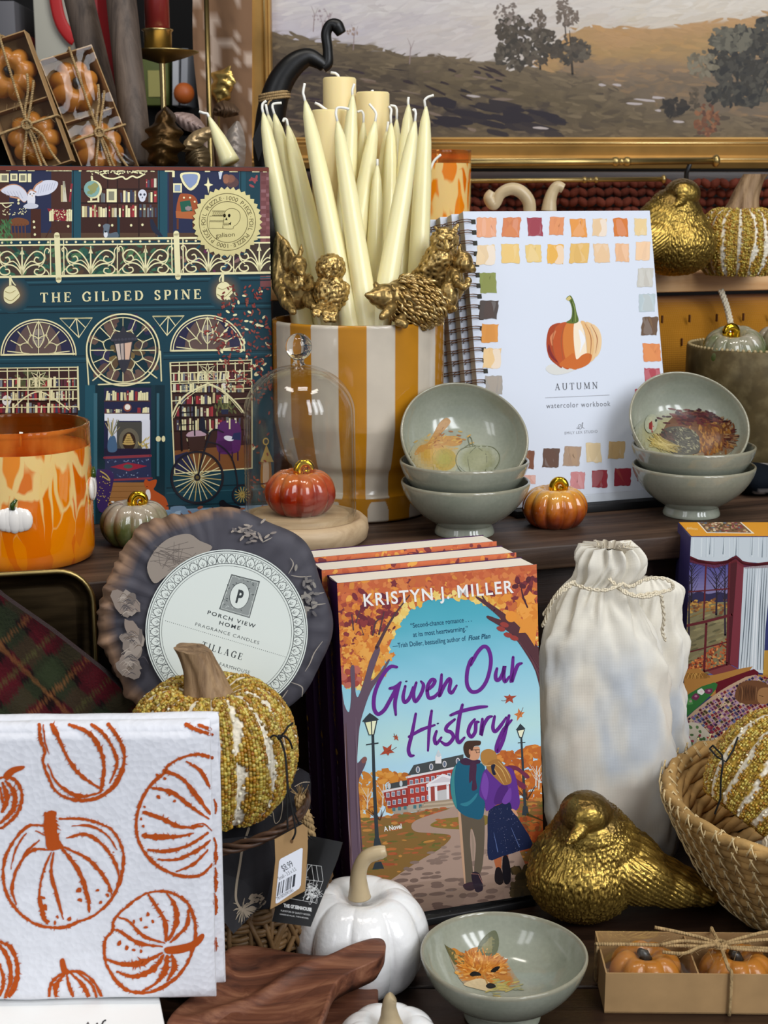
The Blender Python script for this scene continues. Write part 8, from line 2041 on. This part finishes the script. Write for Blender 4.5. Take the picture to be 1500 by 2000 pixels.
tb_ = thing('hang_tag', 'black hang tag with a white greenhouse drawing, behind the kraft price tag', 'tag', kn + Vector((.02,.005,-.04)))
gf = tagplane((612,1633),(669,1645),(531,1799),.712,.706,.694)
gc_ = card(gf, Zg([(930,760),(1246,824),(1200,980),(930,1650),(555,1600),(600,1420),(760,1080)]),.0006, M['blackmatte'], tb_, 'card')
A = Art(gf, None, step=3e-6, lift=2e-4); WH_ = '#d9dad8'
for q in ([(905,1042),(1040,1060),(1056,1200),(980,1418),(720,1372)],[(890,1190),(1050,1210)],[(905,1042),(890,1190),(880,1290)],[(940,1048),(900,1110)],[(945,1050),(965,1195)],[(990,1055),(1012,1205)],[(930,1195),(860,1395)],[(1000,1210),(930,1408)]): A.line(Zg(q),.7, WH_)
for k in range(60): x, y = random.gauss(950,45), random.gauss(1290,45); A.curve(Zg([(x, y),(x+random.gauss(0,20), y+random.gauss(0,20)),(x+random.gauss(0,30), y+random.gauss(0,25))]),.6, WH_)
for k in range(5): A.ell(Zg([(random.gauss(950,50), random.gauss(1330,40))])[0],2.6,2, WH_, n=8)
A.text('THE GREENHOUSE', T_((665,1455)), T_((945,1500)),6.6, WH_, bold=.05, shear=-.2); A.text('PURVEYORS OF QUALITY GOODS', T_((643,1500)), T_((930,1543)),3.4, WH_, shear=-.2); A.text('GREENEVILLE, TENNESSEE', T_((632,1532)), T_((915,1575)),2.6, WH_, shear=-.2); A.build('white_print', M['matte_print'], gc_)
b = MB(); b.tube([tuple(q) for q in sm([tuple(aty(*p)) for p in ((546,1442,.713),(558,1480,.706),(566,1560,.704),(590,1620,.706),(610,1640,.7085))],5)],.0005,6); b.build('cord', M['thread'], tb_, world=True)

# ---------------------------------------------------------------- bronze tray, plaid scarf, towel, card, carved trays
tf_ = Frame(aty(192,1280,.822), R(13), R(8)); t = thing('bronze_tray', 'aged bronze metal tray with rounded corners leaning against the riser, at the left', 'tray', tf_.O)
tw, hh_ = .105, tf_.uv((100,1113))[1]; hb_ = -.075; rd = .022
def rrect(ins, n=8):
    P = []
    for cx, cy, a0 in ((-rd, hh_-rd, 90),(-tw+rd, hh_-rd, 180),(-tw+rd, hb_+rd, 270),(-rd, hb_+rd, 0)):
        seq = [a0 - 90*i/n for i in range(n+1)] if cx == -rd and a0 == 90 else [a0 - 90 + 90*i/n for i in range(n+1)]
        for a in ([a0 - 90 + 90*i/n for i in range(n+1)]): P.append((cx + (rd-ins)*math.cos(R(a)), cy + (rd-ins)*math.sin(R(a))))
    return P
rows = [[tf_.pt(u, v, h) for u, v in rrect(i)] for i, h in ((.0,.0),(.0014,.0006),(.003,.0),(.0035,-.006),(.005,-.012),(.012,-.0125))]
b = MB(); b.grid(rows, closed=True); b.add(rows[-1],[list(range(len(rows[-1])))], smooth=False)
rows = [[tf_.pt(u, v, h) for u, v in rrect(i)] for i, h in ((.0,.0),(.0004,-.008),(.003,-.0138),(.012,-.0142))]; b.grid(rows, closed=True); b.add(rows[-1],[list(range(len(rows[-1])))], smooth=False); b.build('tray', M['bronze_tray'], t, world=True)
b = MB(); P = [tf_.pt(u, v, .0) for u, v in rrect(.0012)]; b.tube(P + P[:1],.0016,8, cap=False); b.build('rolled_rim', M['brass_dull'], t, world=True)
rows = []; cols = []; random.seed(1)
def plaid(u, v):
    c = hx('#1a0e0e'); k = lambda x, p, w: 1 if (x/p) % 1 < w else 0
    for x, p, w, col, m in ((u, .058,.38, '#451018',.7),(v, .058,.38, '#4a1118',.6),(u + .031,.058,.3, '#28301e',.7),(v + .031,.058,.3, '#28301e',.6),(u + .011,.058,.05, '#7a4e2c',.5),(v + .011,.058,.06, '#7a4e2c',.45),(u + .045,.058,.05, '#4a4a28',.5)):
        if k(x, p, w): c = mixc(c, col, m)
    return c
for i in range(70):
    f = i/69; row = []; cr = []
    for j in range(60):
        g = j/59; x = lerp(-60,296, f); yt = interp([(-60,1108),(0,1162),(100,1232),(200,1310),(296,1402)], x); y = yt + g*(330)
        Yq = .800 - .06*g + .007*math.sin(f*9 + g*2) - .012*(1-g)**6 + .004*nz(f*5, g*5)
        p = aty(x, y, Yq); row.append(p); u, v = (x*.7 + y*.7)*.00042,(-x*.7 + y*.7)*.00042; n_ = .0018*nz(x*.08, y*.08)
        cr.append(plaid(u + n_ + .2, v + n_ + .2))
    rows.append(row); cols.append(cr)
b = MB(); b.grid(rows, cols=cols); back = [[p + Vector((0,.010,-.002)) for p in r] for r in rows]; b.grid(back, cols=cols, flip=True); b.grid([rows[0], back[0]], cols=[cols[0]]*2, flip=True)
b.grid([[r[-1] for r in rows],[r[-1] for r in back]], col='#2a1614'); b.grid([rows[-1], back[-1]], cols=[cols[-1]]*2); b.grid([[r[0] for r in rows],[r[0] for r in back]], col='#2a1614', flip=True)
t = thing('plaid_scarf', 'dark red and green plaid wool scarf draped at the left behind the pumpkin towel', 'scarf',(rows[30][0].x, rows[30][0].y, .05)); b.build('cloth', M['plaid'], t, world=True)
ZB = .0500; bk_ = onz(340,1954, ZB); bk2 = onz(376,2002, ZB)
t = thing('display_box', 'white topped box at the lower left corner carrying the pumpkin towel', 'box',(bk_.x-.14,.60,0))
b = MB(); b.box((0,0, ZB/2),(.28,.16, ZB-.0004), bev=.001, rot=Matrix.Rotation(math.atan2(bk2.x-bk_.x, bk_.y-bk2.y)*.5,3, 'Z')); bo = b.build('box', M['paper'], t)
tz = Frame.__new__(Frame); tz.O = Vector((0,0, ZB)); tz.U = Vector((1,0,0)); tz.V = Vector((0,1,0)); tz.N = Vector((0,0,1))
A = Art(tz, None, step=3e-6, lift=1e-4)
for q, w in (([(163,2012),(172,1997),(178,2012)],3),([(184,2012),(190,1999)],3),([(194,2012),(202,1995),(206,1993)],3)): A.line(q, w, '#1c1c1e')
A.build('black_lettering', M['matte_print'], bo)
YT = .640; wf_ = Frame(aty(0,1955, YT), R(1.5), R(2)); wf_.O.z = ZB + .0004
t = thing('folded_towel', 'folded white waffle tea towel printed with rust orange pumpkins, standing at the left', 'towel', wf_.O)
U1, U2, TH = wf_.uv((414,1700))[0], wf_.uv((427,1700))[0], wf_.uv((200,1413))[1]; UL = -.085
def fold(u1, h0, h1, v0, v1, nm, dv=0.0):
    b = MB(); rows = []; nu, prof = 60,[]
    r = (h0-h1)/2; hm = (h0+h1)/2
    for k in range(9): a = PI/2*k/8; prof.append((v0 + .003*(1-math.sin(a)), h0 - .003*(1-math.cos(a)) if k < 8 else h0))
    P = [(v0, hm)] + [(v0 + (v1-r-v0)*k/40 + .0, h0) for k in range(1,41)] + [(v1 - r + r*math.sin(a), hm + r*math.cos(a)) for a in [PI*k/12 for k in range(13)]] + [(v1 - r - (v1-r-v0)*k/10, h1) for k in range(1,11)] + [(v0, hm)]
    for i in range(nu+1):
        f = i/nu; u = UL + (u1-UL)*f; e = max(0,(f-.965)/.035); row = []
        for v, h in P:
            hh = hm + (h-hm)*math.sqrt(max(0,1 - e*e*.9)); row.append(wf_.pt(u + .0010*nz(v*60, h*300, u1*9)*(f > .9), v + .0007*nz(u*40, h*200,4) + dv*f, hh + .0006*nz(u*30, v*30, h*50)))
        rows.append(row)
    b.grid(rows, flip=True); b.add(rows[-1],[list(range(len(P)))[::-1]], smooth=False); return b.build(nm, M['towel'], t, world=True)
t1 = fold(U1,.0,-.0105,.0, TH, 'front_fold'); fold(U2,-.0110,-.0215,.0012, TH-.0005, 'back_fold')
A = surf_art([o for o in bpy.data.objects if o.name.startswith('front_fold') or o.name.startswith('back_fold')],5e-4,14); random.seed(12)
Zw = lambda p: [(a/2.143,1380 + b_/2.143) for a, b_ in p]; OC = '#b4501f'
def ink(p, w, n=9, rough=.34):
    q = sm(Zw(p), n); m = len(q); W = [interp([(i/(len(w)-1), x) for i, x in enumerate(w)], j/max(1, m-1)) if hasattr(w, '__len__') else w for j in range(m)]
    A.line([(x + random.gauss(0,.35), y + random.gauss(0,.35)) for x, y in q],[max(.9,1.35*x*(1 + random.uniform(-rough, rough))) for x in W], OC)
    for i in range(1, m-1):      # ragged woodcut ticks along the broad ribs
        if W[i] > 3.4 and random.random() < .55:
            dx, dy = q[i+1][0]-q[i-1][0], q[i+1][1]-q[i-1][1]; d = math.hypot(dx, dy) or 1; s_ = random.choice([-1,1]); l = W[i]*random.uniform(.7,1.5); f = random.uniform(-.8,.8)
            A.line([q[i],(q[i][0] + s_*(-dy/d)*l + f*dx/d*l, q[i][1] + s_*(dx/d)*l + f*dy/d*l)],[W[i]*.6,.5], OC)
def spot(x, y, r): A.ell(Zw([(x, y)])[0], r, r*.7, OC, random.uniform(0,3),7, jit=.35)
ink([(165,75),(170,140),(188,190),(180,230),(205,300),(240,360),(310,390),(400,385),(470,340),(510,270),(520,200),(500,140),(455,75)],[6,5,4,4,4,4,5,5,6,7,5,5,6]); ink([(215,75),(245,130),(280,210),(330,280),(390,325),(430,350)],[7,6,5,6,4,2]); ink([(290,75),(370,110),(415,170),(435,240),(430,310),(420,360)],[4,6,7,5,6,3]); ink([(385,75),(430,110),(470,170),(490,240),(460,320)],[5,5,4,6,2]); ink([(200,240),(240,320),(330,375),(420,360)],[2,4,6,2]); ink([(180,75),(190,150),(205,200)],[2,3,1])
ink([(780,75),(830,100),(890,118)],[6,6,4]); ink([(830,75),(880,96)],[4,5])
ink([(190,500),(120,500),(60,560),(20,640),(15,730),(40,810),(100,880),(170,918),(260,925),(330,900),(400,870),(470,800),(510,700),(515,610),(480,530),(420,490),(340,470),(250,470)],[3,4,4,5,4,5,4,4,5,4,4,6,4,4,4,4,3]); ink([(215,440),(225,480),(235,550),(265,600)],[6,9,8,4]); ink([(190,445),(190,520),(205,600)],[4,5,3]); A.poly(sm(Zw([(192,445),(236,440),(232,480),(246,560),(262,590),(200,600),(190,520)]),3, True), OC)
A.up(); 
for q, w in (([(200,600),(140,600),(80,660),(50,760),(70,830)],[2,5,3,5,2]),([(215,610),(185,680),(165,780),(180,870),(200,910)],[2,3,4,8,2]),([(225,610),(215,700),(240,800),(265,890)],[2,5,5,2]),([(265,600),(330,690),(365,790),(375,860)],[4,7,6,3]),([(270,590),(370,640),(440,720),(470,790)],[3,5,6,2]),([(280,550),(360,535),(430,580),(480,650),(500,720)],[2,6,4,5,2]),([(300,500),(380,500),(450,540),(490,600)],[1,4,3,2]),([(110,530),(70,590),(45,680)],[2,3,1]),([(165,560),(110,610),(80,680)],[2,4,1]),([(150,520),(190,540)],[2,2])): ink(q, w)
for x, y, r in ((180,800,5),(190,840,6),(330,770,6),(345,740,5),(335,810,5),(410,770,4),(420,820,4),(460,770,6),(450,790,4),(200,900,4),(290,890,5),(230,905,4),(475,610,2),(185,690,3),(240,880,4)): spot(x, y, r)
ink([(888,215),(830,200),(760,215),(700,250),(690,275),(630,330),(590,400),(570,480),(580,560),(620,630),(680,680),(760,710),(840,705),(890,660)],[4,5,4,4,5,4,5,4,5,5,4,4,4]); ink([(690,270),(760,300),(820,370),(880,450)],[6,5,7,3]); ink([(635,340),(720,360),(800,420),(875,470)],[3,7,5,2]); ink([(600,440),(680,470),(760,505),(850,500)],[5,7,6,2]); ink([(780,230),(840,270),(880,340)],[2,6,3]); ink([(600,540),(660,545),(740,545),(810,530)],[7,9,5,2]); ink([(620,600),(700,605),(790,580),(870,530)],[3,6,5,3]); ink([(660,640),(740,640),(830,600),(880,560)],[3,4,6,3]); ink([(740,690),(810,660),(870,600)],[2,5,3]); ink([(805,500),(850,490),(888,520)],[3,2,2])
for x, y, r in ((665,380,5),(710,370,4),(730,395,4),(660,290,5),(590,470,4),(600,500,4),(790,540,3),(605,420,3),(690,300,4)): spot(x, y, r)
for k in range(9): y = random.uniform(300,1150); ink([(897 + random.uniform(-2,6), y),(905, y+30),(903, y+60)],[2, random.uniform(3,7),2])
ink([(760,800),(700,775),(620,780),(540,830),(480,890),(470,940),(440,980),(440,1060),(480,1140),(540,1190),(630,1195),(720,1150),(780,1080),(815,990),(815,900),(790,830),(760,800)],[4,4,3,4,4,5,4,4,5,5,5,4,4,5,4,5]); A.poly(sm(Zw([(690,1010),(740,1000),(800,985),(845,950),(855,965),(830,1000),(770,1030),(700,1035)]),3, True), OC)
for q, w in (([(690,990),(600,960),(540,900),(490,880)],[2,5,4,2]),([(680,1005),(580,990),(500,940),(470,935)],[2,6,4,2]),([(680,1030),(600,1070),(520,1080),(450,1060)],[3,10,6,3]),([(685,1040),(640,1100),(560,1130),(490,1110)],[3,9,6,3]),([(700,1045),(690,1110),(650,1160),(600,1190)],[6,9,5,3]),([(720,1040),(730,1090),(700,1150)],[4,8,3]),([(695,985),(690,900),(650,830),(620,785)],[3,7,6,2]),([(705,980),(740,900),(730,830),(700,785)],[3,8,6,2]),([(715,985),(780,920),(790,850)],[3,6,3]),([(745,1030),(790,1010),(800,1040)],[2,3,2])): ink(q, w)
for x, y, r in ((560,900,4),(620,870,5),(590,890,4),(500,990,6),(530,1010,5),(560,1020,4),(590,1025,4),(640,900,4),(610,925,4)): spot(x, y, r)
ink([(0,300),(40,295),(80,330),(92,390),(70,450),(20,500),(0,510)],[3,4,5,5,5,4,3]); A.poly(sm(Zw([(15,285),(50,255),(100,248),(98,262),(60,280),(30,310)]),3, True), OC)
for q, w in (([(20,310),(60,360),(55,430),(0,490)],[2,8,7,3]),([(10,320),(30,380),(10,440)],[3,8,4]),([(0,340),(12,400)],[3,4])): ink(q, w)
ink([(0,985),(45,1010),(72,1080),(65,1160),(30,1228)],[4,6,6,7,5]); ink([(0,1000),(35,1060),(45,1140),(20,1220)],[5,7,6,3]); ink([(0,1080),(15,1150),(0,1210)],[3,6,3])
ink([(205,1225),(215,1160),(260,1120),(330,1110),(390,1150),(430,1225)],[4,5,4,4,4,4]); A.poly(sm(Zw([(250,1065),(268,1055),(280,1095),(295,1110),(262,1118)]),3, True), OC)
for q, w in (([(270,1120),(235,1170),(235,1225)],[3,8,4]),([(280,1120),(290,1170),(310,1225)],[2,6,4]),([(295,1115),(350,1170),(375,1225)],[2,7,4]),([(320,1112),(380,1160),(405,1220)],[2,4,3])): ink(q, w)
A.build('pumpkin_print', M['ink'], t)
def leaf_tray(label, zt, dx, seed):
    out = [(436,1878),(438,1862),(452,1850),(480,1846),(520,1851),(575,1861),(632,1866),(660,1858),(700,1840),(732,1832),(749,1836),(752,1850),(744,1868),(718,1882),(690,1894),(664,1910),(648,1934),(636,1966),(616,2010),(570,2080),(470,2130),(380,2120),(330,2050),(330,1990),(380,1940),(415,1905)]
    P = sm([tuple(onz(x + dx[0], y + dx[1], zt)) for x, y in out],5, True); n = len(P); c = onz(520 + dx[0],1960 + dx[1], zt); hb = onz(720 + dx[0],1852 + dx[1], zt)
    r0, r1 = onz(640 + dx[0],1868 + dx[1], zt), onz(360 + dx[0],1985 + dx[1], zt); rl = (r1-r0).normalized()
    t = thing('wooden_tray', label, 'tray',(c.x, c.y, 0),0, 'carved wooden leaf trays'); rows = []
    for k in range(25):
        f = k/24; row = []
        for p in P:
            p = Vector(p); q = c.lerp(p, f); hand = sstep(.075,.03,(q-hb).length); dep = (1 - f**3)*(1-hand)*.0085; w = q - r0; dd = (w - rl*w.dot(rl)).length
            q.z = zt - dep + .0034*math.exp(-(dd/.004)**2)*(1-f**6); row.append(q)
        rows.append(row)
    ed = [[Vector(p) + Vector((0,0,-h)) + (c-Vector(p)).normalized()*i for p in P] for i, h in ((-.0006,.0012),(.0002,.008),(.004,.0125))]
    bot = [[c.lerp(q, .5) for q in ed[-1]],[Vector((c.x, c.y, ed[-1][0].z))]*n]
    b = MB(); b.grid(rows + ed + bot, closed=True, flip=True); b.build('tray', M['walnut'], t, world=True); return t
leaf_tray('upper carved red brown wooden leaf tray with a stub handle, at the bottom left',.0440,(0,0),1)
leaf_tray('lower carved red brown wooden leaf tray, under the upper one',.0275,(-2,2),2)
pq = onz(690,1950,0); b = MB(); b.box((onz(560,1985,.007).x, onz(560,1985,.007).y, .0072),(.10,.05,.0136), bev=.002); tag(b.build('wooden_block', M['walnut']), 'low wooden block underneath the carved leaf trays', 'block')
